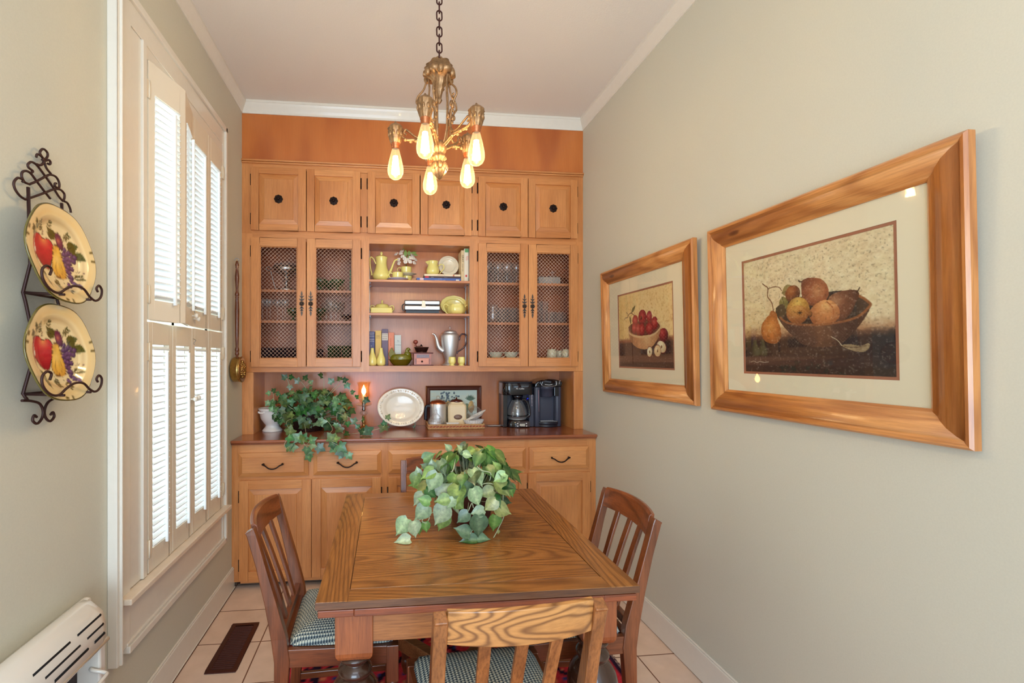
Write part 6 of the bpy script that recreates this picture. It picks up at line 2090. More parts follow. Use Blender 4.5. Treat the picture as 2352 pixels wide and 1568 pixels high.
# stacked cups behind with flowers
v2 = 3.425
cup('teacup', 'lower yellow cup of the stack carrying the flower pot', A1, 1480, v2, ZS3 + .0, handle=0, prof=[(0, 270), (165, 270), (175, 250), (190, 20), (192, 0), (184, 2), (168, 250), (0, 258)])
saucer('saucer', 'cream saucer between the two stacked yellow cups on the top shelf', A1, 1480, v2, ZS3 + .0585, 350 * A1.s_(1480, v2), M_cream, rise=.012)
cup('flower_cup', 'upper yellow cup of the stack, holding white flowers', A1, 1460, v2, ZS3 + .0645, handle=-1)
# flowers
random.seed(12)
t = thing('flower_bunch', 'bunch of white silk flowers with green leaves in the upper yellow cup', 'flowers', (A1.u(1460, v2), v2, ZS3 + .09))
M_petal = plain('white_petal', (240, 232, 224), rough=.6)
m = MB(); mc = MB()
for (fx, fy, dv) in [(1100, 360, 0), (1270, 340, -.03), (1180, 560, -.03), (1200, 690, -.02), (1400, 520, -.045), (1430, 640, -.05), (1600, 640, -.045), (1720, 520, -.03), (1790, 560, 0), (1750, 680, -.01), (1300, 260, 0), (1620, 330, -.01), (1330, 450, -.04), (1690, 430, 0), (1500, 560, -.04), (1620, 500, -.04)]:
    c = A1.P(fx, fy, v2 + dv); nrm = (c - Vector((A1.u(1460, v2), v2 + .02, ZS3 + .13))).normalized()
    nrm = (nrm + Vector((0, -.6, .1))).normalized(); a = nrm.orthogonal().normalized(); b = nrm.cross(a)
    for q in range(5):
        th = q * 2 * PI / 5 + random.random() * .4; d = a * math.cos(th) + b * math.sin(th); e = nrm.cross(d)
        n = len(m.v); L_ = .0155
        for r, w_, h in ((.05, .003, .0), (.45, .0075, .003), (.8, .0085, .002), (1.0, .005, -.002)):
            for s_ in (-1, 0, 1): m.v.append(tuple(c + d * (L_ * r) + e * (w_ * s_) + nrm * (h + .0015 * abs(s_))))
        for r in range(3):
            for s_ in range(2): m.face((n + r * 3 + s_, n + r * 3 + s_ + 1, n + r * 3 + 4 + s_, n + r * 3 + 3 + s_), 0, True)
    mc.sphere(c + nrm * .002, .0028, seg=8, rings=5)
m.build('petals', M_petal, t); mc.build('flower_centres', M_yel, t)
m = MB()
for (x0, y0, x1, y1, w_) in [(1420, 480, 1440, 210, .014), (1560, 440, 1560, 230, .011), (1600, 330, 1840, 300, .009), (1700, 360, 1880, 410, .008), (1400, 210, 1330, 160, .004), (1500, 560, 1600, 430, .012)]:
    a = A1.P(x0, y0, v2 - .03); b = A1.P(x1, y1, v2 - .035); d = b - a; e = Vector((-d.z, 0, d.x)).normalized(); n = len(m.v)
    for r, ww in ((0, .1), (.3, .9), (.6, 1), (.85, .5), (1, .02)):
        for s_ in (-1, 0, 1): m.v.append(tuple(a + d * r + e * (w_ * ww * s_) + Vector((0, .002 * abs(s_), 0))))
    for r in range(4):
        for s_ in range(2): m.face((n + r * 3 + s_, n + r * 3 + s_ + 1, n + r * 3 + 4 + s_, n + r * 3 + 3 + s_), 0, True)
m.build('leaves', plain('silk_leaf', (110, 140, 60), rough=.5), t)
m = MB(); m.tube([(A1.u(1460, v2), v2, ZS3 + .075), (A1.u(1460, v2), v2 - .01, ZS3 + .14)], .004, 6); m.build('stems', plain('silk_stem', (70, 100, 50)), t)

# books lying, right of top shelf
A2 = Crop(950, 560, 15.68)


def book(label, x0, x1, y0, y1, z0, z1, cov, page=(232, 222, 202), spine='front', r=0.0, group=None, name='book'):
    """standing: spine faces -y.  block of pages inset inside a cover shell"""
    t = thing(name, label, 'book', ((x0 + x1) / 2, y0, z0), group=group)
    M_c = plain('cover_%d_%d_%d' % cov, cov, rough=.45)
    c = MB(); th = .0022
    if z1 - z0 > x1 - x0:        # standing
        c.box(x0, x0 + th, y0, y1, z0, z1); c.box(x1 - th, x1, y0, y1, z0, z1); c.box(x0 + th, x1 - th, y0, y0 + th, z0, z1)
        MB().box(x0 + th, x1 - th, y0 + th, y1 - .004, z0 + .003, z1 - .003).build('pages', plain('pages', (236, 226, 206), rough=.8), t)
    else:
        c.box(x0, x1, y0, y1, z0, z0 + th); c.box(x0, x1, y0, y1, z1 - th, z1); c.box(x0, x1, y0, y0 + th, z0 + th, z1 - th)
        MB().box(x0 + .003, x1 - .003, y0 + th, y1 - .004, z0 + th, z1 - th).build('pages', plain('pages', (236, 226, 206), rough=.8), t)
    c.build('cover', M_c, t, bevel=.0008)
    return t


def spine_text(t, body, size, x, z, y, col, vert=False, sx=1.0, name='title_lettering'):
    M_ = frame_M((x, y - .0006, z), (0, 0, -1), (1, 0, 0)) if vert else frame_M((x, y - .0006, z), (1, 0, 0), (0, 0, 1))
    return text(name, body, size, M_, plain('ink_%d_%d_%d' % col, col, rough=.7), t, sx=sx)


def band(t, x0, x1, z0, z1, y, col, name='label_band'):
    return MB().box(x0, x1, y - .0006, y - .0001, z0, z1).build(name, plain('ink_%d_%d_%d' % col, col, rough=.6), t)


vb = 3.315
sc = A2.s_(900, vb)
zz = lambda y: ZS3 + (1300 - y) * sc
b1 = book('blue low cholesterol cookbook, bottom of the lying stack on the top shelf', A2.u(110, vb), A2.u(1705, vb), vb, vb + .15, ZS3, zz(1165), (70, 104, 180))
xm = (A2.u(110, vb) + A2.u(1705, vb)) / 2
spine_text(b1, 'LOW CHOLESTEROL LOW FAT COOKBOOK', .0062, A2.u(950, vb), zz(1245), vb, (235, 240, 250), sx=.62)
spine_text(b1, 'THE ULTIMATE', .0040, A2.u(950, vb), zz(1195), vb, (235, 240, 250))
band(b1, A2.u(1525, vb), A2.u(1640, vb), zz(1285), zz(1205), vb, (225, 235, 240)); band(b1, A2.u(225, vb), A2.u(360, vb), zz(1270), zz(1170), vb, (226, 200, 214))
vb2 = vb + .006
b2 = book('thin dark book, middle of the lying stack on the top shelf', A2.u(375, vb2), A2.u(1700, vb2), vb2, vb2 + .14, zz(1165) + .0004, zz(1092), (66, 34, 40))
band(b2, A2.u(410, vb2), A2.u(545, vb2), zz(1155), zz(1095), vb2, (206, 50, 70)); spine_text(b2, 'BREADS', .0040, A2.u(680, vb2), zz(1130), vb2, (240, 236, 230), sx=1.3); spine_text(b2, 'cooking for all', .0032, A2.u(1150, vb2), zz(1135), vb2, (210, 200, 200), sx=1.2)
b3 = book('cream book, topmost of the lying stack under the yellow pitcher', A2.u(385, vb2), A2.u(1695, vb2), vb2, vb2 + .14, zz(1092) + .0004, zz(1015), (240, 220, 186))
spine_text(b3, 'THE MEDITERRANEAN DIET', .0042, A2.u(1000, vb2), zz(1062), vb2, (190, 90, 60), sx=1.15); band(b3, A2.u(1415, vb2), A2.u(1470, vb2), zz(1090), zz(1030), vb2, (206, 120, 80))
ZB3 = zz(1015) + .0004
# standing books
vb4 = 3.312; sc4 = A2.s_(1700, vb4); z4 = lambda y: ZS3 + (1310 - y) * sc4
b4 = book('tall tan cookbook standing beside the lying stack', A2.u(1712, vb4), A2.u(1822, vb4), vb4, vb4 + .16, ZS3, z4(170), (222, 196, 150))
spine_text(b4, 'GRAY', .018, A2.u(1768, vb4), z4(460), vb4, (56, 44, 44), True, sx=1.1); spine_text(b4, 'KITCHEN COOK', .0075, A2.u(1768, vb4), z4(790), vb4, (70, 56, 52), True)
b5 = book('tall cream cookbook with green and red spine at the shelf end', A2.u(1826, vb4), A2.u(2015, vb4), vb4, vb4 + .16, ZS3, z4(105), (238, 228, 206))
band(b5, A2.u(1850, vb4), A2.u(2010, vb4), z4(240), z4(115), vb4, (110, 170, 110), 'leaf_pattern'); band(b5, A2.u(1866, vb4), A2.u(1925, vb4), z4(1120), z4(1045), vb4, (206, 60, 60), 'pepper_pattern')
spine_text(b5, 'Better', .012, A2.u(1950, vb4), z4(440), vb4, (222, 110, 96), True); spine_text(b5, 'Recipes', .010, A2.u(1900, vb4), z4(460), vb4, (222, 110, 96), True); band(b5, A2.u(1960, vb4), A2.u(2005, vb4), z4(1290), z4(1150), vb4, (110, 150, 110), 'leaf_pattern')

# cream pitcher on the books
v = 3.372; cx = 690
t = thing('pitcher', 'small yellow cream pitcher on top of the lying books', 'pitcher', (A2.u(cx, v), v, ZB3))
m = MB(); lat(m, A2, cx, [(0, 1000), (150, 1000), (175, 985), (225, 930), (238, 860), (215, 760), (182, 660), (175, 600), (190, 530), (202, 500), (190, 502), (168, 600), (0, 700)], v, ZB3, seg=40)
sc = A2.s_(cx, v); zr = lambda y: ZB3 + (1000 - y) * sc; ux = A2.u(cx, v)
m.build('body', M_yel, t)
m = MB(); m.hexa([(ux - 175 * sc, v - .014, zr(640)), (ux - 165 * sc, v - .02, zr(640)), (ux - 165 * sc, v + .02, zr(640)), (ux - 175 * sc, v + .014, zr(640)), (ux - 278 * sc, v - .003, zr(520)), (ux - 150 * sc, v - .024, zr(498)), (ux - 150 * sc, v + .024, zr(498)), (ux - 278 * sc, v + .003, zr(520))]); m.build('spout', M_yel, t, bevel=.004, seg=3)
m = MB(); m.tube(catmull([Vector((ux + a * sc, v, zr(y))) for a, y in [(205, 680), (245, 630), (330, 600), (400, 650), (395, 760), (320, 850), (250, 940)]], 5), .0040, 8); m.build('handle', M_yel, t)
# cream plate on stand
v = 3.435; c = A2.P(1250, 630, v); R = 368 * A2.s_(1250, v); c.z = ZB3 + .006 + R * math.cos(.2)
t, m, _ = oval_plate('dessert_plate', 'round cream plate on a small easel above the lying books', 'plate', c, R, R, None, lean=.2, depth=.012); m.build('glazed_body', M_cream, t)
t = thing('plate_easel', 'tiny dark easel holding the round cream plate', 'stand', (c.x, v, ZB3))
for s_ in (-1, 1):
    m = MB(); m.tube(catmull([(c.x + s_ * .036, v + .03, ZB3 + .05), (c.x + s_ * .036, v + .02, ZB3 + .003), (c.x + s_ * .037, v - .018, ZB3 + .003), (c.x + s_ * .042, v - .026, ZB3 + .012), (c.x + s_ * .040, v - .020, ZB3 + .026)], 4), .0025, 6); m.build('foot', M_iron, t)

# ================================================================== middle open shelf (z 1.780)
A3 = Crop(830, 540, 4.9)
v = 3.335
# butter dish
a, b = A3.u(98, v), A3.u(375, v); sc = A3.s_(235, v); zr = lambda y: ZS2 + (868 - y) * sc
t = thing('butter_dish', 'covered yellow butter dish on a white plate at the left of the middle shelf', 'dish', ((a + b) / 2, v, ZS2))
m = MB(); m.box(a - .012, b + .010, v - .028, v + .050, ZS2 + .001, ZS2 + .006); m.build('plate', M_white, t, bevel=.003)
m = MB(); m.hexa([(A3.u(103, v), v - .02, ZS2 + .006), (A3.u(352, v), v - .02, ZS2 + .006), (A3.u(352, v), v + .04, ZS2 + .006), (A3.u(103, v), v + .04, ZS2 + .006), (A3.u(108, v), v - .015, zr(795)), (A3.u(345, v), v - .015, zr(795)), (A3.u(345, v), v + .035, zr(795)), (A3.u(108, v), v + .035, zr(795))]); m.build('cover', M_yel, t, bevel=.006, seg=3)
v = 3.425; cx = 234
t = thing('sugar_bowl', 'yellow two-handled covered sugar bowl behind the butter dish', 'bowl', (A3.u(cx, v), v, ZS2))
m = MB(); lat(m, A3, cx, [(0, 868), (60, 868), (72, 850), (92, 810), (90, 780), (72, 762), (74, 755), (0, 752)], v, ZS2); m.build('body', M_yel, t)
sc = A3.s_(cx, v); zr = lambda y: ZS2 + (868 - y) * sc; ux = A3.u(cx, v)
m = MB(); m.lathe([(r * sc, zr(y)) for r, y in [(72, 756), (66, 748), (30, 742), (10, 735), (9, 725), (12, 712), (8, 700), (.01, 697)]], ux, v, 0, 28); m.build('lid', M_yel, t)
for s_ in (-1, 1):
    m = MB(); m.tube(catmull([Vector((ux + s_ * q * sc, v, zr(y))) for q, y in [(75, 785), (95, 765), (120, 762), (132, 785), (125, 810), (105, 830), (85, 830)]], 5), .0045, 8); m.build('handle', M_yel, t)
# chrome snack server
v = 3.375; a, b = A3.u(480, v), A3.u(882, v); sc = A3.s_(680, v); zr = lambda y: ZS2 + (878 - y) * sc
t = thing('chrome_snack_server', 'vintage rectangular chrome sandwich toaster on the middle open shelf', 'toaster', ((a + b) / 2, v, ZS2))
m = MB(); x0, x1 = A3.u(412, v), A3.u(935, v)
m.hexa([(x0 + .02, v - .06, ZS2 + .001), (x1 - .02, v - .06, ZS2 + .001), (x1 - .02, v + .06, ZS2 + .001), (x0 + .02, v + .06, ZS2 + .001), (x0, v - .066, ZS2 + .008), (x1, v - .066, ZS2 + .008), (x1, v + .066, ZS2 + .008), (x0, v + .066, ZS2 + .008)]); m.build('tray', M_chrome, t, bevel=.002)
m = MB(); m.box(a + .012, b - .012, v - .05, v + .05, ZS2 + .008, zr(835)); m.build('base', M_blk, t)
m = MB(); m.box(a, b, v - .056, v + .056, zr(835), zr(778)); m.build('lower_shell', M_chrome, t, bevel=.009, seg=4)
m = MB(); m.box(a + .001, b - .001, v - .055, v + .055, zr(774), zr(722)); m.build('upper_shell', M_chrome, t, bevel=.009, seg=4)
m = MB(); m.hexa([(A3.u(668, v), v - .066, zr(805)), (A3.u(718, v), v - .066, zr(805)), (A3.u(718, v), v - .056, zr(805)), (A3.u(668, v), v - .056, zr(805)), (A3.u(678, v), v - .064, zr(728)), (A3.u(708, v), v - .064, zr(728)), (A3.u(708, v), v - .056, zr(728)), (A3.u(678, v), v - .056, zr(728))]); m.build('latch', M_cream, t, bevel=.0015)
m = MB(); m.tube(catmull([Vector((a - q, v - .02, zr(y))) for q, y in [(0, 760), (.012, 775), (.014, 800), (.010, 825), (.0, 835)]], 4), .004, 6); m.build('side_handle', M_blk, t)
# yellow oval platter and creamer
v = 3.45; c = A3.P(1040, 765, v); sc = A3.s_(1040, v); rz_ = 112 * sc; c.z = ZS2 + .004 + rz_ * math.cos(.2)
t, m, _ = oval_plate('oval_platter', 'oval yellow scalloped platter standing at the right of the middle shelf', 'platter', c, 152 * sc, rz_, None, lean=.2, rib=.012, depth=.014); m.build('glazed_body', M_yel, t)
v = 3.35; cx = 1070
t = thing('gravy_pitcher', 'squat yellow creamer in front of the oval yellow platter', 'pitcher', (A3.u(cx, v), v, ZS2))
m = MB(); lat(m, A3, cx, [(0, 880), (70, 880), (92, 862), (102, 830), (98, 795), (85, 772), (88, 765), (80, 768), (80, 795), (0, 850)], v, ZS2, seg=40, lobes=6, lobamt=.04); m.build('body', M_yel, t)
sc = A3.s_(cx, v); zr = lambda y: ZS2 + (880 - y) * sc; ux = A3.u(cx, v)
m = MB(); m.tube(catmull([Vector((ux + q * sc, v, zr(y))) for q, y in [(-85, 790), (-110, 762), (-138, 770), (-140, 810), (-120, 850), (-95, 870)]], 5), .0042, 8); m.build('handle', M_yel, t)
m = MB(); m.tube(catmull([Vector((ux + q * sc, v, zr(y))) for q, y in [(78, 830), (95, 800), (104, 778), (122, 770)]], 5), [.010 - .0004 * i for i in range(16)], 8); m.build('spout', M_yel, t)

# ================================================================== bottom open shelf (z 1.409)
A4 = Crop(840, 740, 14.933)
for cx, lab in ((225, 'yellow pottery bud vase at the far left of the bottom open shelf'), (527, 'pale yellow bud vase, second from left on the bottom open shelf')):
    v = 3.315
    t = thing('bud_vase', lab, 'vase', (A4.u(cx, v), v, ZS1), group='bud vases on the bottom open shelf')
    m = MB(); lat(m, A4, cx, [(0, 1480), (112, 1480), (118, 1465), (140, 1450), (152, 1400), (152, 1290), (140, 1220), (100, 1120), (72, 1020), (58, 930), (54, 865), (50, 862), (46, 870), (50, 940), (0, 1050)], v, ZS1); m.build('body', M_yel, t)
vb = 3.40
sc = A4.s_(500, vb); zb_ = lambda y: ZS1 + (1475 - y) * sc
bk = book('slate blue book with white title bands, leftmost on the bottom shelf', A4.u(112, vb), A4.u(305, vb), vb, DEEP - .01, ZS1, zb_(295), (84, 88, 138))
for y in (350, 465, 565, 640): band(bk, A4.u(130, vb), A4.u(290, vb), zb_(y + 8), zb_(y - 4), vb, (214, 214, 226))
spine_text(bk, 'FRENCH', .0075, A4.u(205, vb), zb_(408), vb, (225, 225, 235)); spine_text(bk, 'COOKING', .006, A4.u(205, vb), zb_(598), vb, (225, 225, 235)); spine_text(bk, '22', .012, A4.u(195, vb), zb_(800), vb, (225, 225, 235))
bk = book('mustard yellow book, second from left behind the bud vases', A4.u(330, vb), A4.u(535, vb), vb, DEEP - .01, ZS1, zb_(262), (232, 190, 96))
spine_text(bk, 'HOME', .0085, A4.u(418, vb), zb_(455), vb, (120, 90, 50)); spine_text(bk, 'COOK BOOK', .0060, A4.u(418, vb), zb_(520), vb, (120, 90, 50))
bk = book('tall grey violet book with patterned label band, middle of the five', A4.u(552, vb), A4.u(765, vb), vb, DEEP - .01, ZS1, zb_(205), (112, 92, 116))
pb = band(bk, A4.u(556, vb), A4.u(760, vb), zb_(598), zb_(360), vb, (232, 222, 208))
for i, w_ in enumerate(('GOOD', 'COOK', 'BOOK')): text('title_lettering', w_, .0125, frame_M((A4.u(658, vb), vb - .0009, zb_(405 + i * 72)), (1, 0, 0), (0, 0, 1)), plain('ink_60_40_44', (60, 40, 44), rough=.7), bk)
bk = book('salmon orange book, fourth of the five on the bottom shelf', A4.u(775, vb), A4.u(975, vb), vb, DEEP - .01, ZS1, zb_(330), (232, 138, 100))
spine_text(bk, 'COOKERY BOOK', .0075, A4.u(855, vb), zb_(660), vb, (150, 60, 40), True)
bk = book('short pale grey book with script title, rightmost of the five', A4.u(990, vb), A4.u(1215, vb), vb, DEEP - .01, ZS1, zb_(415), (208, 212, 206))
spine_text(bk, 'The', .010, A4.u(1110, vb), zb_(620), vb, (90, 90, 100)); spine_text(bk, 'Cook Book', .0092, A4.u(1105, vb), zb_(760), vb, (90, 90, 100)); band(bk, A4.u(1000, vb), A4.u(1205, vb), zb_(664), zb_(660), vb, (170, 160, 160)); band(bk, A4.u(1000, vb), A4.u(1205, vb), zb_(838), zb_(834), vb, (170, 160, 160))

# olive glass hen on nest
v = 3.335
M_hen = plain('olive_carnival_glass', (112, 108, 20), rough=.12, coat=.6, spec=.8, var=.35, bscale=120)
M_hen2 = plain('olive_carnival_dark', (92, 76, 10), rough=.1, coat=.7)
t = thing('hen_dish', 'olive green glass hen-on-nest covered dish on the bottom open shelf', 'dish', (A4.u(1190, v), v, ZS1))
sc = A4.s_(1190, v); zr = lambda y: ZS1 + (1470 - y) * sc; U = lambda x: A4.u(x, v)
m = MB(); m.lathe([(r * sc, zr(y)) for r, y in [(.01, 1470), (230, 1470), (250, 1450), (330, 1370), (385, 1270), (395, 1255), (400, 1245), (.01, 1245)]], U(1190), v, 0, 48, sy=.62); m.build('nest_base', M_hen2, t)
m = MB()
m.lathe([(r * sc, zr(y)) for r, y in [(400, 1262), (415, 1252), (400, 1243)]], U(1190), v, 0, 72, sy=.62, lobes=36, lobamt=.02)
m.lathe([(r * sc, zr(y)) for r, y in [(375, 1246), (372, 1200), (345, 1130), (280, 1085), (180, 1068), (.01, 1062)]], U(1215), v, 0, 48, sy=.60)
m.sphere((U(1430), v, zr(1120)), .030, seg=20, rings=12, sc=(1.0, .85, 1.1))
nk = catmull([Vector((U(x), v, zr(y))) for x, y in [(1440, 1110), (1425, 1030), (1410, 960), (1425, 910), (1450, 890)]], 5)
m.tube(nk, [.020 - .009 * i / 20 for i in range(21)], 14, flat=.8)
m.sphere((U(1460), v, zr(905)), .0125, seg=16, rings=10, sc=(1.1, .85, 1))
m.lathe([(.0055, 0), (.003, .006), (1e-6, .012)], 0, 0, 0, 10, M=Matrix.Translation((U(1510), v, zr(915))) @ Matrix.Rotation(math.radians(115), 4, 'Y'))
for q in range(4): m.sphere((U(1430 + q * 18), v, zr(868 + abs(q - 1.5) * 8)), .0042, seg=8, rings=6, sc=(1, .6, 1.2))
m.build('hen_lid', M_hen, t)
m = MB(); poly = [(U(x), zr(y)) for x, y in [(860, 1215), (790, 1110), (790, 1040), (830, 930), (880, 850), (910, 850), (960, 960), (1030, 1090), (960, 1130)]]
m.prism(poly, frame_M((0, v + .009, 0), (1, 0, 0), (0, 0, 1), (0, -1, 0)), .018)
m.build('tail', plain('olive_tail', (120, 112, 40), rough=.5, var=.35, bscale=160), t, bevel=.003)

# coffee grinder
A5 = Crop(940, 740, 14.933)
v = 3.33; U = lambda x: A5.u(x, v); sc = A5.s_(430, v); zr = lambda y: ZS1 + (1475 - y) * sc
M_cw = wood('grinder_wood', 'x', (96, 34, 18), (166, 78, 48), (190, 104, 66), rings=4, ringamt=.3, rough=.35)
M_cwd = plain('grinder_dark', (96, 34, 26), rough=.35)
t = thing('coffee_grinder', 'wooden hand coffee grinder with iron funnel and round crank knob', 'grinder', (U(430), v, ZS1))
D = .05
MB().box(U(40), U(805), v - D - .006, v + D + .006, ZS1, zr(1440)).build('base', M_cwd, t, bevel=.002)
MB().box(U(45), U(800), v - D - .006, v + D + .006, zr(1065), zr(1025)).build('top_board', M_cwd, t, bevel=.003)
m = MB(); m.box(U(150), U(735), v - D, v + D, zr(1440), zr(1065)); m.build('box', M_cw, t)
dr = MB(); dr.box(U(235), U(650), v - D - .0025, v - D + .002, zr(1420), zr(1225)); dr = dr.build('drawer', wood('drawer_wood', 'x', (150, 70, 40), (206, 116, 80), (220, 136, 98), rings=3, ringamt=.2), t, bevel=.001)
m = MB(); m.sphere((U(418), v - D - .008, zr(1330)), .0068, seg=14, rings=10); m.build('knob', M_iron, dr)
m = MB()
for q in range(5): m.box(U(190), U(235), v - D - .001, v - D + .001, zr(1270 + q * 36), zr(1256 + q * 36)); m.box(U(650), U(690), v - D - .001, v - D + .001, zr(1270 + q * 36), zr(1256 + q * 36))
m.build('dovetail', M_cwd, t)
pl_ = MB().box(U(235), U(665), v - D - .0015, v - D, zr(1205), zr(1095)).build('name_plate', plain('plate_tin', (118, 100, 104), rough=.4, metal=.3), t)
text('lettering', 'ZASSENHAUS', .0062, frame_M((U(440), v - D - .002, zr(1150)), (1, 0, 0), (0, 0, 1)), plain('ink_160_150_150', (165, 155, 155)), pl_)
m = MB(); m.lathe([(r * sc, zr(y)) for r, y in [(.01, 1000), (180, 1000), (190, 990), (255, 850), (258, 840), (245, 845), (.01, 870)]], U(420), v, 0, 32); m.lathe([(190 * sc, zr(1022)), (185 * sc, zr(1000))], U(420), v, 0, 32); m.build('funnel', plain('funnel_iron', (66, 36, 30), rough=.3, metal=.6), t)
m = MB(); m.tube([(U(220), v, zr(815)), (U(420), v, zr(812))], .004, 8, flat=.6); m.lathe([(r * sc, zr(y)) for r, y in [(60, 820), (55, 795), (22, 785), (28, 765), (8, 745), (.01, 738)]], U(412), v, 0, 16); m.build('crank', M_iron, t)
m = MB(); m.lathe([(r * sc, zr(y)) for r, y in [(36, 812), (42, 790), (26, 770), (24, 745), (40, 730), (76, 700), (86, 665), (76, 625), (40, 600), (.01, 596)]], U(218), v, 0, 28); m.build('crank_knob', plain('grinder_knob', (140, 60, 46), rough=.15, coat=.6), t)

# aluminium coffee pot
v = 3.39; U = lambda x: A5.u(x, v); sc = A5.s_(1390, v); zr = lambda y: ZS1 + (1475 - y) * sc
t = thing('tall_coffee_pot', 'tall brushed aluminium coffee pot with curved spout and dark handle', 'coffee pot', (U(1390), v, ZS1))
m = MB(); m.lathe([(r * sc, zr(y)) for r, y in [(.01, 1475), (290, 1475), (295, 1460), (270, 1440), (200, 1415), (175, 1390), (165, 1330), (168, 1265), (195, 1180), (240, 1020), (285, 820), (308, 640), (318, 500), (310, 440), (280, 400), (215, 372)]], U(1390), v, 0, 56); m.build('body', M_sil, t)
m = MB(); m.lathe([(r * sc, zr(y)) for r, y in [(222, 376), (225, 350), (215, 320), (180, 300), (100, 278), (40, 268), (.01, 266)]], U(1400), v, 0, 40); m.build('lid', M_sil, t)
m = MB(); m.lathe([(r * sc, zr(y)) for r, y in [(22, 268), (20, 250), (44, 220), (48, 190), (36, 155), (14, 138), (.01, 134)]], U(1390), v, 0, 10); m.build('glass_knob', M_gl, t)
m = MB(); P = catmull([Vector((U(x), v, zr(y))) for x, y in [(1160, 990), (1060, 920), (1000, 840), (960, 700), (930, 560), (890, 460), (830, 405), (770, 405)]], 5); n_ = len(P)
m.tube(P, [.024 * (1 - i / n_) ** 1.2 + .0052 for i in range(n_)], 12, flat=.75); m.build('spout', M_sil, t)
m = MB(); m.tube(catmull([Vector((U(x), v, zr(y))) for x, y in [(1700, 590), (1720, 590), (1730, 500), (1780, 420), (1860, 400), (1940, 440), (1985, 560), (1960, 700), (1880, 850), (1770, 940), (1660, 1010), (1630, 1080)]], 5), .0058, 10)
m.build('handle', plain('handle_plum', (58, 22, 34), rough=.15, coat=.6), t)

# tulip egg cups
for cx, lab in ((1470, 'yellow tulip-shaped cup in front of the aluminium coffee pot'), (1795, 'yellow tulip-shaped cup at the right end of the bottom open shelf')):
    v = 3.285; cxx = cx
    t = thing('tulip_cup', lab, 'cup', (A5.u(cx, v), v, ZS1), group='tulip cups on the bottom open shelf')
    m = MB(); lat(m, A5, cx, [(0, 1480), (105, 1480), (112, 1468), (70, 1445), (66, 1435), (100, 1410), (122, 1350), (118, 1280), (110, 1200), (104, 1180), (96, 1184), (100, 1290), (0, 1400)], v, ZS1, seg=48, lobes=6, lobamt=.05); m.build('body', M_yel, t)

# ================================================================== GLASSWARE behind the wire doors
def glassware(kind):
    P = {
        'tumbler': [(0, 0), (.024, 0), (.026, .004), (.031, .095), (.0325, .096), (.030, .094), (.0245, .010), (0, .010)],
        'goblet': [(0, 0), (.030, .001), (.028, .004), (.006, .010), (.005, .030), (.009, .038), (.005, .048), (.010, .060), (.024, .078), (.031, .105), (.033, .140), (.031, .140), (.028, .105), (.018, .078), (0, .066)],
        'stem': [(0, 0), (.030, .001), (.028, .004), (.004, .010), (.003, .095), (.006, .102), (.022, .118), (.028, .140), (.0285, .165), (.027, .165), (.026, .140), (.018, .118), (0, .108)],
        'sherbet': [(0, 0), (.030, .001), (.028, .005), (.008, .012), (.006, .030), (.030, .042), (.045, .060), (.048, .078), (.046, .078), (.041, .060), (.024, .046), (0, .042)],
        'jar': [(0, 0), (.040, 0), (.046, .012), (.046, .065), (.038, .085), (.040, .095), (.037, .094), (.042, .065), (.042, .014), (0, .008)],
        'pitcher': [(0, 0), (.036, 0), (.046, .020), (.050, .055), (.042, .095), (.036, .115), (.040, .135), (.037, .134), (.033, .115), (.045, .055), (.040, .020), (0, .008)],
    }
    return P[kind]


PROTO = {}


def put(kind, mat, label, x, y, z, group, k=1.0, lobes=0, hz=1.0, name=None, handle=False):
    key = (kind, mat.name, lobes, round(k, 2), round(hz, 2), handle)
    nm = name or {'tumbler': 'drinking_glass', 'goblet': 'goblet', 'stem': 'stem_glass', 'sherbet': 'sherbet_glass', 'jar': 'storage_jar', 'pitcher': 'glass_pitcher'}[kind]
    if key not in PROTO:
        m = MB(); m.lathe([(max(r, 1e-6) * k, h * k * hz) for r, h in glassware(kind)], 0, 0, 0, 28, lobes=lobes, lobamt=.04 if lobes else 0)
        if handle: m.tube(catmull([(.036 * k, 0, .115 * k), (.07 * k, 0, .11 * k), (.078 * k, 0, .08 * k), (.06 * k, 0, .04 * k), (.046 * k, 0, .03 * k)], 5), .004 * k, 7)
        o = m.build(nm, mat, None); PROTO[key] = o
    else:
        o = PROTO[key].copy(); o.name = nm; C.objects.link(o)
    o.location = (x, y, z + .0004)
    o.rotation_euler = (0, 0, (x * 17 + y * 5) % 3)
    tag(o, label, {'tumbler': 'glass', 'goblet': 'goblet', 'stem': 'glass', 'sherbet': 'glass', 'jar': 'jar', 'pitcher': 'pitcher'}[kind], group)
    return o


ZA = (1.455, 1.724, 1.936)          # left cabinet shelf tops
ZD = (1.455, 1.722, 2.010)          # right cabinet shelf tops
B1 = Crop(590, 560, 5.41); B2 = Crop(715, 560, 5.41); B3 = Crop(1105, 570, 5.6); B4 = Crop(1220, 570, 5.6)
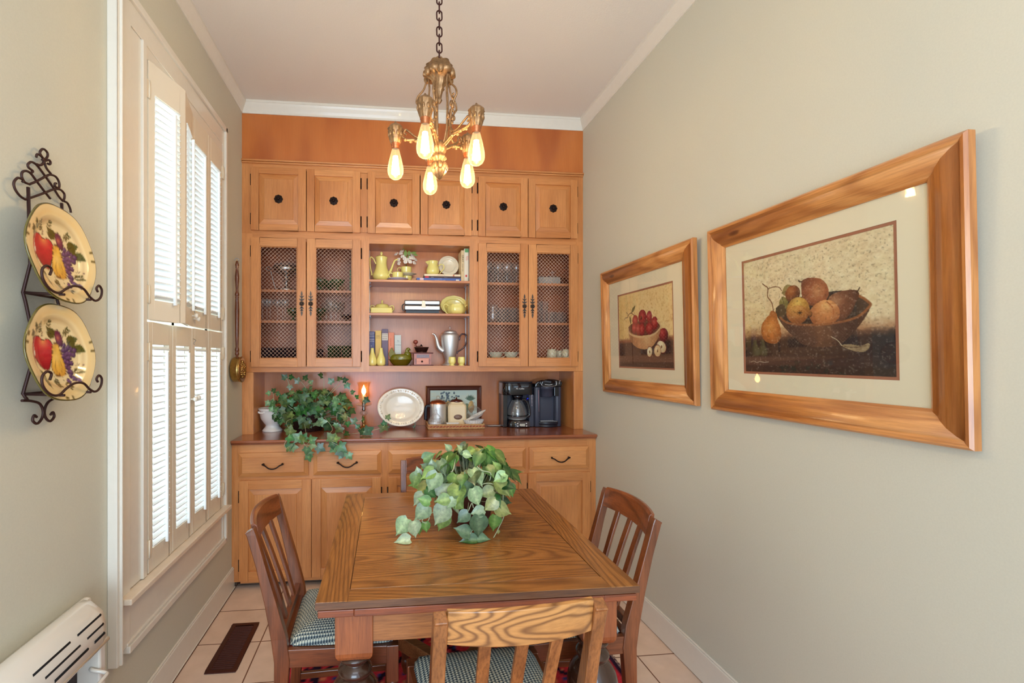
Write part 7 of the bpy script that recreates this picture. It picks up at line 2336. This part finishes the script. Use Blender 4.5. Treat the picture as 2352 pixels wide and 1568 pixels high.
# silver compote with basket
v = 3.38; cx = 365; sc = B1.s_(cx, v); zr = lambda y: ZA[2] + (545 - y) * sc; ux = B1.u(cx, v)
t = thing('silver_compote', 'covered silver footed compote with looped handles on the upper left wire-door shelf', 'compote', (ux, v, ZA[2]))
m = MB(); m.lathe([(r * sc, zr(y)) for r, y in [(.01, 545), (118, 545), (120, 515), (60, 505), (20, 490), (18, 420), (34, 410), (34, 350), (50, 330), (150, 300), (165, 270), (160, 230), (.01, 230)]], ux, v, 0, 40); m.build('body', M_chrome, t)
m = MB(); m.lathe([(r * sc, zr(y)) for r, y in [(165, 232), (150, 205), (80, 185), (40, 180), (38, 165), (20, 158), (.01, 156)]], ux, v, 0, 40); m.build('lid', M_gl, t)
for s_ in (-1, 1):
    m = MB(); m.tube(catmull([Vector((ux + s_ * q * sc, v, zr(y))) for q, y in [(118, 530), (135, 500), (160, 420), (190, 300), (205, 280), (240, 270), (250, 245), (230, 230), (205, 235), (190, 255), (165, 260)]], 5), .0032, 7); m.build('handle', M_chrome, t)
g = 'stemmed wine glasses, middle shelf of the left wire door'
for x in (70, 125, 165, 258, 318, 355):
    vv = 3.34 + ((x * 7) % 5) * .025
    put('stem', M_ggl if False else M_gl, 'thin-stemmed clear wine glass on the middle shelf behind the leftmost wire door', B1.u(x, vv), vv, ZA[1], g, k=.92, name='wine_glass')
put('sherbet', M_ggl, 'dark green glass bowl behind the leftmost wire door, right of the wine glasses', B1.u(455, 3.37), 3.37, ZA[1], None, k=1.0, lobes=12, hz=1.15, name='glass_bowl')
g = 'dark purple tumblers, bottom shelf of the leftmost wire door'
for i, x in enumerate((85, 165, 245, 325, 405, 470)): put('tumbler', M_pgl, 'dark purple tumbler on the bottom shelf behind the leftmost wire door', B1.u(x, 3.35 + .05 * (i % 2)), 3.35 + .05 * (i % 2), ZA[0], g, k=.85)
g = 'green stemmed sherbets, upper shelf of the second wire door'
for i, (x, vv) in enumerate(((115, 3.34), (325, 3.34), (225, 3.42))): put('sherbet', M_ggl, 'green footed sherbet glass on the upper shelf behind the second wire door', B2.u(x, vv), vv, ZA[2], g, k=1.05, lobes=10)
put('pitcher', M_gl, 'small clear glass ornament vase behind the green sherbets', B2.u(95, 3.45), 3.45, ZA[2], None, k=.85, name='glass_vase')
t = thing('green_tray', 'green tray standing on edge at the right of the second wire door shelf', 'tray', (B2.u(490, 3.36), 3.36, ZA[2])); MB().box(B2.u(480, 3.33), B2.u(498, 3.33), 3.31, 3.47, ZA[2], ZA[2] + .15).build('tray_body', plain('green_enamel', (86, 130, 96), rough=.3), t, bevel=.003)
g = 'cut crystal goblets, middle shelf of the second wire door'
for x, vv, kk in ((245, 3.34, 1.12), (305, 3.40, 1.05), (355, 3.45, 1.05), (185, 3.44, 1.0)): put('goblet', M_gl, 'cut crystal goblet on the middle shelf behind the second wire door', B2.u(x, vv), vv, ZA[1], g, k=kk, lobes=8)
put('sherbet', M_ggl, 'green glass bowl left of the crystal goblets', B2.u(105, 3.37), 3.37, ZA[1], None, k=1.0, lobes=12, hz=1.15, name='glass_bowl')
put('sherbet', M_pgl, 'purple glass bowl right of the crystal goblets', B2.u(440, 3.37), 3.37, ZA[1], None, k=.9, hz=.7, name='glass_bowl')
g = 'green tumblers, bottom shelf of the second wire door'
for x, vv in ((255, 3.34), (320, 3.42), (430, 3.34), (480, 3.43)): put('tumbler', M_ggl, 'green ribbed tumbler on the bottom shelf behind the second wire door', B2.u(x, vv), vv, ZA[0], g, k=1.0, lobes=10)
put('tumbler', M_pgl, 'short dark tumbler left of the green tumblers', B2.u(110, 3.36), 3.36, ZA[0], None, k=.75)
# right cabinet
g = 'clear glasses, upper shelf of the third wire door'
for i, (x, vv) in enumerate(((80, 3.33), (140, 3.38), (215, 3.34), (270, 3.42), (330, 3.34), (390, 3.38), (455, 3.34), (350, 3.46), (180, 3.46))):
    put(('goblet', 'tumbler')[i % 2], M_gl, 'clear drinking glass on the upper shelf behind the third wire door', B3.u(x, vv), vv, ZD[2], g, k=1.1 if i % 2 else 1.12, lobes=10, name='drinking_glass')
put('pitcher', M_gl, 'clear glass pitcher at the left of the middle shelf behind the third wire door', B3.u(150, 3.37), 3.37, ZD[1], None, k=1.0, handle=True)
g = 'ribbed tumblers, middle shelf of the third wire door'
for i, (x, vv) in enumerate(((240, 3.42), (285, 3.33), (345, 3.36), (400, 3.33), (455, 3.38), (330, 3.46), (425, 3.46))): put('tumbler', M_gl, 'ribbed clear tumbler on the middle shelf behind the third wire door', B3.u(x, vv), vv, ZD[1], g, k=1.15, lobes=12)
for x, lab in ((185, 'left cream teacup and saucer on the bottom shelf behind the third wire door'), (385, 'right cream teacup with handle on the bottom shelf behind the third wire door')):
    v = 3.35; sc = B3.s_(x, v)
    saucer('saucer', 'saucer under the ' + ('left' if x < 300 else 'right') + ' cream teacup behind the third wire door', B3, x, v, ZD[0], 100 * sc, M_cream, rise=.008)
    cup('teacup', lab, B3, x, v, ZD[0] + .006, mat=plain('sage_cream', (214, 212, 186), rough=.2), prof=[(0, 80), (40, 80), (60, 66), (78, 40), (84, 4), (86, 0), (80, 4), (60, 55), (0, 66)], handle=1)
# rightmost
v = 3.36; x0, x1 = B4.u(75, v), B4.u(360, v); sc = B4.s_(210, v); zr = lambda y: ZD[2] + (445 - y) * sc
t = thing('glass_butter_dish', 'pressed glass covered dish with round knob on the upper right shelf', 'dish', ((x0 + x1) / 2, v, ZD[2]))
m = MB()
for i in range(16):
    a = x0 + .004 + (x1 - x0 - .008) * i / 16; m.box(a, a + (x1 - x0) / 22, v - .036, v + .036, ZD[2], zr(355))
m.box(x0 + .003, x1 - .003, v - .033, v + .033, ZD[2], zr(357)); m.build('base', plain('frosted_glass', (206, 200, 190), rough=.3, trans=.4), t)
MB().box(x0, x1, v - .038, v + .038, zr(355), zr(346)).build('lid', M_gl, t)
m = MB(); m.lathe([(r * sc, zr(y)) for r, y in [(50, 346), (45, 330), (14, 318), (12, 305), (36, 295), (38, 282), (28, 276), (.01, 275)]], B4.u(275, v), v, 0, 24); m.build('knob', M_gl, t)
put('jar', plain('amber_glass', (150, 70, 30), rough=.05, trans=.7), 'amber glass jar right of the pressed glass dish', B4.u(400, 3.43), 3.43, ZD[2], None, k=.7)
g = 'stacked short glasses, middle shelf of the rightmost wire door'
for x, vv in ((95, 3.36), (165, 3.37)):
    put('tumbler', M_gl, 'lower glass of the tall stack behind the rightmost wire door', B4.u(x, vv), vv, ZD[1], 'lower stacked glasses', k=1.05, hz=.8)
    put('tumbler', M_gl, 'upper glass of the tall stack behind the rightmost wire door', B4.u(x, vv), vv, ZD[1] + .082, 'upper stacked glasses', k=1.05, hz=.8)
for i, (x, vv) in enumerate(((240, 3.34), (300, 3.40), (355, 3.34), (400, 3.40), (290, 3.46), (450, 3.45))): put('tumbler', M_gl, 'cut crystal old fashioned glass on the middle shelf behind the rightmost wire door', B4.u(x, vv), vv, ZD[1], 'cut crystal short glasses', k=1.05, hz=.85, lobes=8)
M_jarc = plain('pale_jar_glaze', (222, 216, 180), rough=.2, coat=.4)
for x, vv, lab in ((265, 3.33, 'left pale ceramic jar on the bottom shelf behind the rightmost wire door'), (370, 3.41, 'pale ceramic jar between two others behind the rightmost wire door'), (455, 3.33, 'right pale ceramic jar at the end of the bottom right shelf')):
    put('jar', M_jarc, lab, B4.u(x, vv), vv, ZD[0], 'pale jars behind the rightmost wire door', k=.78 if x != 370 else .68, name='ceramic_jar')
# ================================================================== PLANTS
def leaf_shape(kind):
    """outline half-rows: list of (t along, half width) for grid leaves, or polygon for ivy"""
    if kind == 'heart':
        return [(-.10, .22), (0, .42), (.12, .52), (.28, .54), (.45, .48), (.62, .35), (.78, .20), (.90, .08), (1.08, .005)]
    return None


IVY = [(0, -.02), (.16, -.16), (.40, -.22), (.50, -.08), (.44, .10), (.62, .22), (.74, .42), (.52, .46), (.34, .52), (.24, .74), (.02, 1.05)]


def add_leaf(mb, cols, base, d, nrm, L_, kind, col, droop=.25, fold=.12):
    d = d.normalized(); nrm = (nrm - d * nrm.dot(d))
    if nrm.length < 1e-4: nrm = d.orthogonal()
    nrm.normalize(); s = d.cross(nrm)
    n = len(mb.v)

    def P(x, y):
        z = -droop * y * y * .6 + fold * abs(x) - .10 * x * x
        return base + d * (y * L_) + s * (x * L_) + nrm * (z * L_)
    if kind == 'ivy':
        mid = [-.02, .12, .28, .45, .65, .85, 1.05]
        ring = [(x, y) for x, y in IVY]; full = ring + [(-x, y) for x, y in ring[::-1][1:-1]]
        mb.v.append(tuple(P(0, .18))); cols.append(col[1])
        for x, y in full:
            mb.v.append(tuple(P(x * .96, y))); cols.append(col[0])
        k = len(full)
        # inner ring to keep the surface curved
        for x, y in full:
            mb.v.append(tuple(P(x * .5, .18 + (y - .18) * .5))); cols.append(col[2])
        for i in range(k):
            j = (i + 1) % k
            mb.face((n, n + 1 + k + i, n + 1 + k + j), 0, True)
            mb.face((n + 1 + k + i, n + 1 + i, n + 1 + j, n + 1 + k + j), 0, True)
    else:
        rows = leaf_shape(kind)
        for y, w_ in rows:
            for q in (-1, -.5, 0, .5, 1):
                mb.v.append(tuple(P(q * w_ * .92, y - (.10 * abs(q) if y < .05 else 0) * (1 if y < 0 else .4))))
                cols.append(col[1] if q == 0 else (col[2] if abs(q) == .5 else col[0]))
        for r in range(len(rows) - 1):
            for q in range(4): mb.face((n + r * 5 + q, n + r * 5 + q + 1, n + r * 5 + 6 + q, n + r * 5 + 5 + q), 0, True)


def lc(c, f=1.0): return tuple(lin(min(255, max(0, k * f))) for k in c) + (1.0,)


def palette(rng, pal):
    c = pal[int(rng.random() * len(pal))]; f = .68 + .36 * rng.random()
    return (lc(c, f), lc((min(255, c[0] + 50), min(255, c[1] + 45), min(255, c[2] + 35)), f), lc(c, f * (1.0 + .12 * (rng.random() - .3))))


M_leaf = vcol_mat('leaf_surface', rough=.32, spec=.5, coat=.15, veins=True)
M_vine = plain('vine_stem', (178, 186, 150), rough=.5)

# ---- ivy in the niche
ZFLOOR = ZCT
INSIDE = lambda x, y: y > 3.004
rng = random.Random(21)
v0 = 3.33
pc = Vector((I2.u(870, 3.37), 3.375, ZCT))
t = thing('ivy_plant', 'trailing green ivy in a dark metal planter spilling over the counter edge', 'plant', pc)
M_tin = plain('dark_tin', (70, 50, 48), rough=.35, metal=.7, var=.3, bscale=40)
m = MB(); rx, ry = (I2.u(1180, 3.3) - I2.u(600, 3.3)) / 2, .095
m.lathe([(.01, ZCT), (.88, ZCT), (.90, ZCT + .004), (.97, ZCT + .11), (1.0, ZCT + .118), (1.0, ZCT + .124), (.94, ZCT + .12), (.01, ZCT + .10)], (I2.u(600, 3.3) + I2.u(1180, 3.3)) / 2, 3.395, 0, 48, sx=rx, sy=ry)
for q in range(2): m.tube([((I2.u(600, 3.3) + I2.u(1180, 3.3)) / 2 + rx * .97 * math.cos(a * PI / 24), 3.395 + ry * .97 * math.sin(a * PI / 24), ZCT + .095 + q * .012) for a in range(48)], .003, 6, closed=True)
m.build('planter', M_tin, t)
IVP = [(62, 108, 62), (84, 128, 76), (44, 92, 56), (96, 140, 92), (120, 146, 98), (70, 118, 84), (108, 128, 66), (134, 168, 132), (50, 110, 48)]
lf = MB(); cols = []; st = MB()
C0 = Vector((I2.u(1000, 3.36), 3.36, ZCT + .15))
EX = (.285, .135, .165)
cnt = 0
while cnt < 235:
    x, y, z = rng.uniform(-1, 1), rng.uniform(-1, 1), rng.uniform(-1, 1)
    r = math.sqrt(x * x + y * y + z * z)
    if r > 1 or r < .45: continue
    p = C0 + Vector((x * EX[0], y * EX[1], z * EX[2]))
    if p.z < ZCT + .03 or p.y > 3.50: continue
    if p.z < ZCT + .08 and p.x < I2.u(560, 3.36): continue
    out = Vector((x, y * .8 - .35, z * .6 + .1)).normalized()
    d = Vector((x + rng.uniform(-.6, .6), rng.uniform(-.6, .2), rng.uniform(-.9, .35))).normalized()
    add_leaf(lf, cols, p, d, out + Vector((rng.uniform(-.5, .5), -.4, rng.uniform(-.3, .5))), rng.uniform(.034, .058), 'ivy', palette(rng, IVP))
    if cnt % 3 == 0: st.tube(catmull([p - d * .005, p - out * .03 + Vector((0, 0, -.02)), C0 + Vector((x * .05, 0, -.06))], 3), .0013, 5)
    cnt += 1
# shoots and trailing vines measured from the photograph: (points in the 6.533x crop, depths, leaf spots)
vines = [
    ([(900, 600), (720, 440), (670, 250), (640, 190)], 3.36, [(600, 160), (720, 170), (690, 330)]),
    ([(980, 500), (920, 320), (860, 240)], 3.38, [(790, 215), (930, 170), (1010, 240)]),
    ([(800, 640), (500, 620), (450, 480), (440, 390)], 3.34, [(360, 410), (455, 365), (520, 420), (420, 560), (350, 570)]),
    ([(1250, 450), (1380, 300), (1440, 210)], 3.36, [(1430, 190), (1530, 210), (1300, 220)]),
    ([(1300, 420), (1500, 260), (1600, 400), (1680, 480)], 3.33, [(1560, 310), (1640, 390), (1700, 460), (1850, 520)]),
    ([(1200, 420), (1200, 200), (1170, 150)], 3.40, [(1150, 140)]),
    ([(760, 780), (640, 840), (680, 960), (660, 1080), (610, 1180), (650, 1260)], 2.985, [(700, 960), (720, 1080), (680, 1210), (760, 1220), (700, 1200)]),
    ([(900, 820), (930, 1000), (900, 1150), (940, 1200)], 2.98, [(800, 1060), (920, 1050), (1040, 1100), (1050, 1200), (940, 1280), (1000, 1330), (1160, 1240), (880, 1100), (980, 1390)]),
    ([(1200, 760), (1330, 940), (1250, 1060), (1320, 1140), (1420, 1200), (1500, 1300)], 2.975, [(1330, 1260), (1440, 1300), (1480, 1230), (1470, 1330), (1590, 1360), (1300, 1060), (1400, 1090), (1340, 1200)]),
    ([(1400, 900), (1480, 1050), (1620, 1040), (1800, 990), (2000, 950), (2110, 900)], 3.13, [(1760, 980), (1880, 960), (1880, 1040), (2080, 940), (2100, 850), (2170, 760), (1540, 1080), (1700, 900), (1830, 1000)]),
    ([(1400, 700), (1560, 760), (1700, 840), (1780, 800)], 3.25, [(1790, 800), (1640, 820), (1560, 880), (1500, 760), (1420, 960), (1380, 900)]),
    ([(700, 760), (560, 780), (500, 830)], 3.30, [(500, 800), (560, 720), (400, 640), (470, 650), (470, 740)]),
]
for pts, v, leaves in vines:
    P = []
    for i, (x, y) in enumerate(pts):
        f = i / max(1, len(pts) - 1)
        vv = v if v > 3.2 else 3.30 + (v - 3.30) * min(1, f * 1.8)
        q = I2.P(x, y, vv)
        if vv > 3.0 and q.z < ZCT + .004: q.z = ZCT + .004
        P.append(q)
    st.tube(catmull(P, 5), .0016, 6)
    for (x, y) in leaves:
        p = I2.P(x, y, v - .008)
        if v > 3.05 and p.z < ZCT + .012: p.z = ZCT + .012
        near = min(P, key=lambda k: (k - p).length)
        d = (p - near); d = d.normalized() if d.length > .004 else Vector((rng.uniform(-1, 1), 0, -.3)).normalized()
        d = (d + Vector((rng.uniform(-.3, .3), 0, -.35 if v < 3.1 else rng.uniform(-.3, .3)))).normalized()
        L_ = rng.uniform(.040, .062) if y > 900 else rng.uniform(.030, .045)
        add_leaf(lf, cols, p - d * L_ * .45, d, Vector((rng.uniform(-.4, .4), -1, rng.uniform(0, .6))), L_, 'ivy', palette(rng, IVP))
        if (p - near).length > .01: st.tube([near, p - d * L_ * .45], .0011, 5)
lf.col = cols
for mb_ in (lf, st):
    mb_.v = [(x, y, max(z, (ZFLOOR + .0025) if INSIDE(x, y) else z)) for x, y, z in mb_.v]
lf.build('foliage', M_leaf, t, flip=True)
st.build('stems', M_vine, t)

# ---- pothos on the table
ZFLOOR = ZT
INSIDE = lambda x, y: True
rng = random.Random(5)
I5 = Crop(880, 1000, 5.6)
vt = 1.93
pcx, pcy = .352, 1.935
t = thing('pothos_plant', 'variegated heart-leaf pothos in a square brown pot at the centre of the oak table', 'plant', (pcx, pcy, ZT))
M_pot = plain('brown_pot', (84, 34, 26), rough=.4, coat=.15, var=.25, bscale=200)
m = MB(); rz = math.radians(8); hb_, ht_, hh = .062, .078, .145
R_ = Matrix.Translation((pcx, pcy, ZT)) @ Matrix.Rotation(rz, 4, 'Z')
lv = [(0, .0), (hb_, 0), (ht_, hh), (ht_ - .006, hh), (ht_ - .010, hh - .02)]
for h, z in lv[1:]:
    for a, b in ((-1, -1), (1, -1), (1, 1), (-1, 1)): m.v.append(tuple(R_ @ Vector((a * h, b * h, z))))
for r in range(3):
    for q in range(4): m.face((r * 4 + q, r * 4 + (q + 1) % 4, r * 4 + 4 + (q + 1) % 4, r * 4 + 4 + q))
m.face((3, 2, 1, 0)); m.face((12, 13, 14, 15))
m.build('pot', M_pot, t, bevel=.003)
m = MB(); m.grid(lambda a, b: R_ @ Vector(((a - .5) * 2 * (ht_ - .011), (b - .5) * 2 * (ht_ - .011), hh - .018 + .006 * math.sin(a * 9) * math.cos(b * 11))), 10, 10); m.build('moss', plain('dry_moss', (120, 90, 60), rough=1, bump=.8, bscale=120, var=.4), t)
PTP = [(72, 112, 56), (98, 142, 66), (130, 160, 82), (92, 124, 92), (48, 94, 46), (146, 170, 130), (166, 182, 150), (116, 128, 74), (80, 132, 56), (160, 164, 100), (60, 84, 56)]
lf = MB(); cols = []; st = MB()
C1 = Vector((pcx - .005, pcy, ZT + .20)); cnt = 0
while cnt < 122:
    x, y, z = rng.uniform(-1, 1), rng.uniform(-1, 1), rng.uniform(-.75, 1)
    r = math.sqrt(x * x + y * y + z * z)
    if r > 1 or r < .62: continue
    p = C1 + Vector((x * .185, y * .185, z * .135))
    if p.z < ZT + .03: continue
    if abs(x) < .35 and y < -.3 and z < -.15: continue
    out = Vector((x, y, z + .25)).normalized()
    d = Vector((x * .6 + rng.uniform(-.7, .7), y * .6 + rng.uniform(-.6, .4), rng.uniform(-1.0, .1))).normalized()
    L_ = rng.uniform(.048, .078)
    add_leaf(lf, cols, p, d, out + Vector((rng.uniform(-.35, .35), rng.uniform(-.5, .1), rng.uniform(-.2, .5))), L_, 'heart', palette(rng, PTP), droop=.35, fold=.22)
    st.tube(catmull([p, p - out * .03 - Vector((0, 0, .03)), C1 + Vector((x * .05, y * .05, -.09))], 4), .0014, 5)
    cnt += 1
# (base px, tip px, depth, length factor)
spots = [((300, 1090), (150, 1300), 1.78, PTP[5]), ((390, 1120), (430, 1400), 1.77, PTP[6]), ((330, 1340), (130, 1450), 1.75, PTP[6]), ((440, 1130), (470, 1320), 1.80, PTP[1]),
         ((800, 920), (650, 1170), 1.75, PTP[6]), ((560, 920), (390, 1100), 1.76, PTP[5]), ((545, 1120), (560, 1260), 1.78, PTP[1]), ((800, 1010), (700, 1240), 1.79, PTP[2]),
         ((1080, 1000), (940, 1130), 1.74, PTP[3]), ((1230, 1050), (1230, 1330), 1.73, PTP[3]), ((1440, 1040), (1420, 1250), 1.75, PTP[1]), ((1180, 1350), (970, 1380), 1.73, PTP[0]), ((1180, 1350), (1400, 1340), 1.74, PTP[3]),
         ((1100, 1250), (905, 1180), 1.73, PTP[3]), ((1440, 840), (1290, 980), 1.74, PTP[9]), ((1460, 920), (1670, 1010), 1.76, PTP[9]), ((1280, 960), (1110, 1010), 1.74, PTP[5]),
         ((830, 810), (650, 850), 1.74, PTP[2]), ((900, 820), (810, 950), 1.74, PTP[5]), ((920, 830), (1060, 960), 1.75, PTP[2]), ((690, 500), (570, 740), 1.76, PTP[5]), ((640, 450), (470, 560), 1.77, PTP[2]),
         ((1090, 740), (1060, 460), 1.78, PTP[3]), ((1160, 700), (1250, 930), 1.74, PTP[5]), ((1400, 710), (1210, 760), 1.76, PTP[7]), ((1560, 500), (1410, 600), 1.77, PTP[2]), ((1580, 460), (1690, 510), 1.90, PTP[3]),
         ((1480, 440), (1410, 320), 1.86, PTP[2]), ((1620, 640), (1680, 800), 1.86, PTP[1]), ((860, 180), (790, 100), 1.97, PTP[5]), ((1040, 220), (950, 105), 1.97, PTP[5]), ((1040, 230), (1160, 270), 1.85, PTP[5]), ((640, 420), (620, 290), 1.80, PTP[5]), ((580, 420), (475, 360), 1.84, PTP[3]),
         ((460, 500), (430, 390), 1.86, PTP[5]), ((430, 500), (380, 680), 1.86, PTP[2]), ((500, 760), (380, 910), 1.78, PTP[6]), ((590, 850), (430, 800), 1.76, PTP[1]), ((1480, 1220), (1480, 1330), 1.78, PTP[9]), ((530, 300), (680, 220), 1.90, PTP[1]), ((720, 760), (900, 600), 1.79, PTP[7]), ((560, 700), (700, 800), 1.78, PTP[4])]
for (bx_, by_), (tx_, ty_), v, c_ in spots:
    a = I5.P(bx_, by_, v); b = I5.P(tx_, ty_, v)
    if b.z < ZT + .006: b.z = ZT + .006
    if a.z < ZT + .010: a.z = ZT + .010
    d = b - a; L_ = d.length / 1.1
    f = .78 + .2 * rng.random()
    col = (lc(c_, f), lc((min(255, c_[0] + 45), min(255, c_[1] + 40), min(255, c_[2] + 35)), f), lc(c_, f * 1.05))
    add_leaf(lf, cols, a, d, Vector((rng.uniform(-.3, .3), -1, .55)), L_, 'heart', col, droop=.2, fold=.18)
for pts in ([(840, 860, 1.86), (620, 1000, 1.80), (520, 1060, 1.78), (400, 1110, 1.78)], [(600, 1050, 1.79), (560, 1120, 1.78), (500, 1100, 1.78), (540, 1040, 1.79)], [(1100, 860, 1.84), (1090, 980, 1.76), (1140, 870, 1.75), (1160, 930, 1.75)], [(1100, 800, 1.84), (1250, 640, 1.79), (1400, 620, 1.78), (1530, 720, 1.80), (1540, 850, 1.80)], [(1180, 1330, 1.74), (1100, 1340, 1.735), (1120, 1260, 1.735), (1160, 1200, 1.74)], [(870, 470, 1.80), (900, 440, 1.79), (930, 300, 1.86)], [(1170, 330, 1.84), (1250, 440, 1.80), (1380, 480, 1.80), (1370, 580, 1.80)], [(1480, 900, 1.80), (1560, 1000, 1.78), (1480, 1200, 1.78), (1420, 1340, 1.76)]):
    P = [I5.P(x, y, v) for x, y, v in pts]
    for p in P: p.z = max(p.z, ZT + .004)
    st.tube(catmull(P, 6), .0018, 6)
lf.col = cols
for mb_ in (lf, st):
    mb_.v = [(x, y, max(z, (ZFLOOR + .0025) if INSIDE(x, y) else z)) for x, y, z in mb_.v]
lf.build('foliage', M_leaf, t, flip=True)
st.build('stems', M_vine, t)
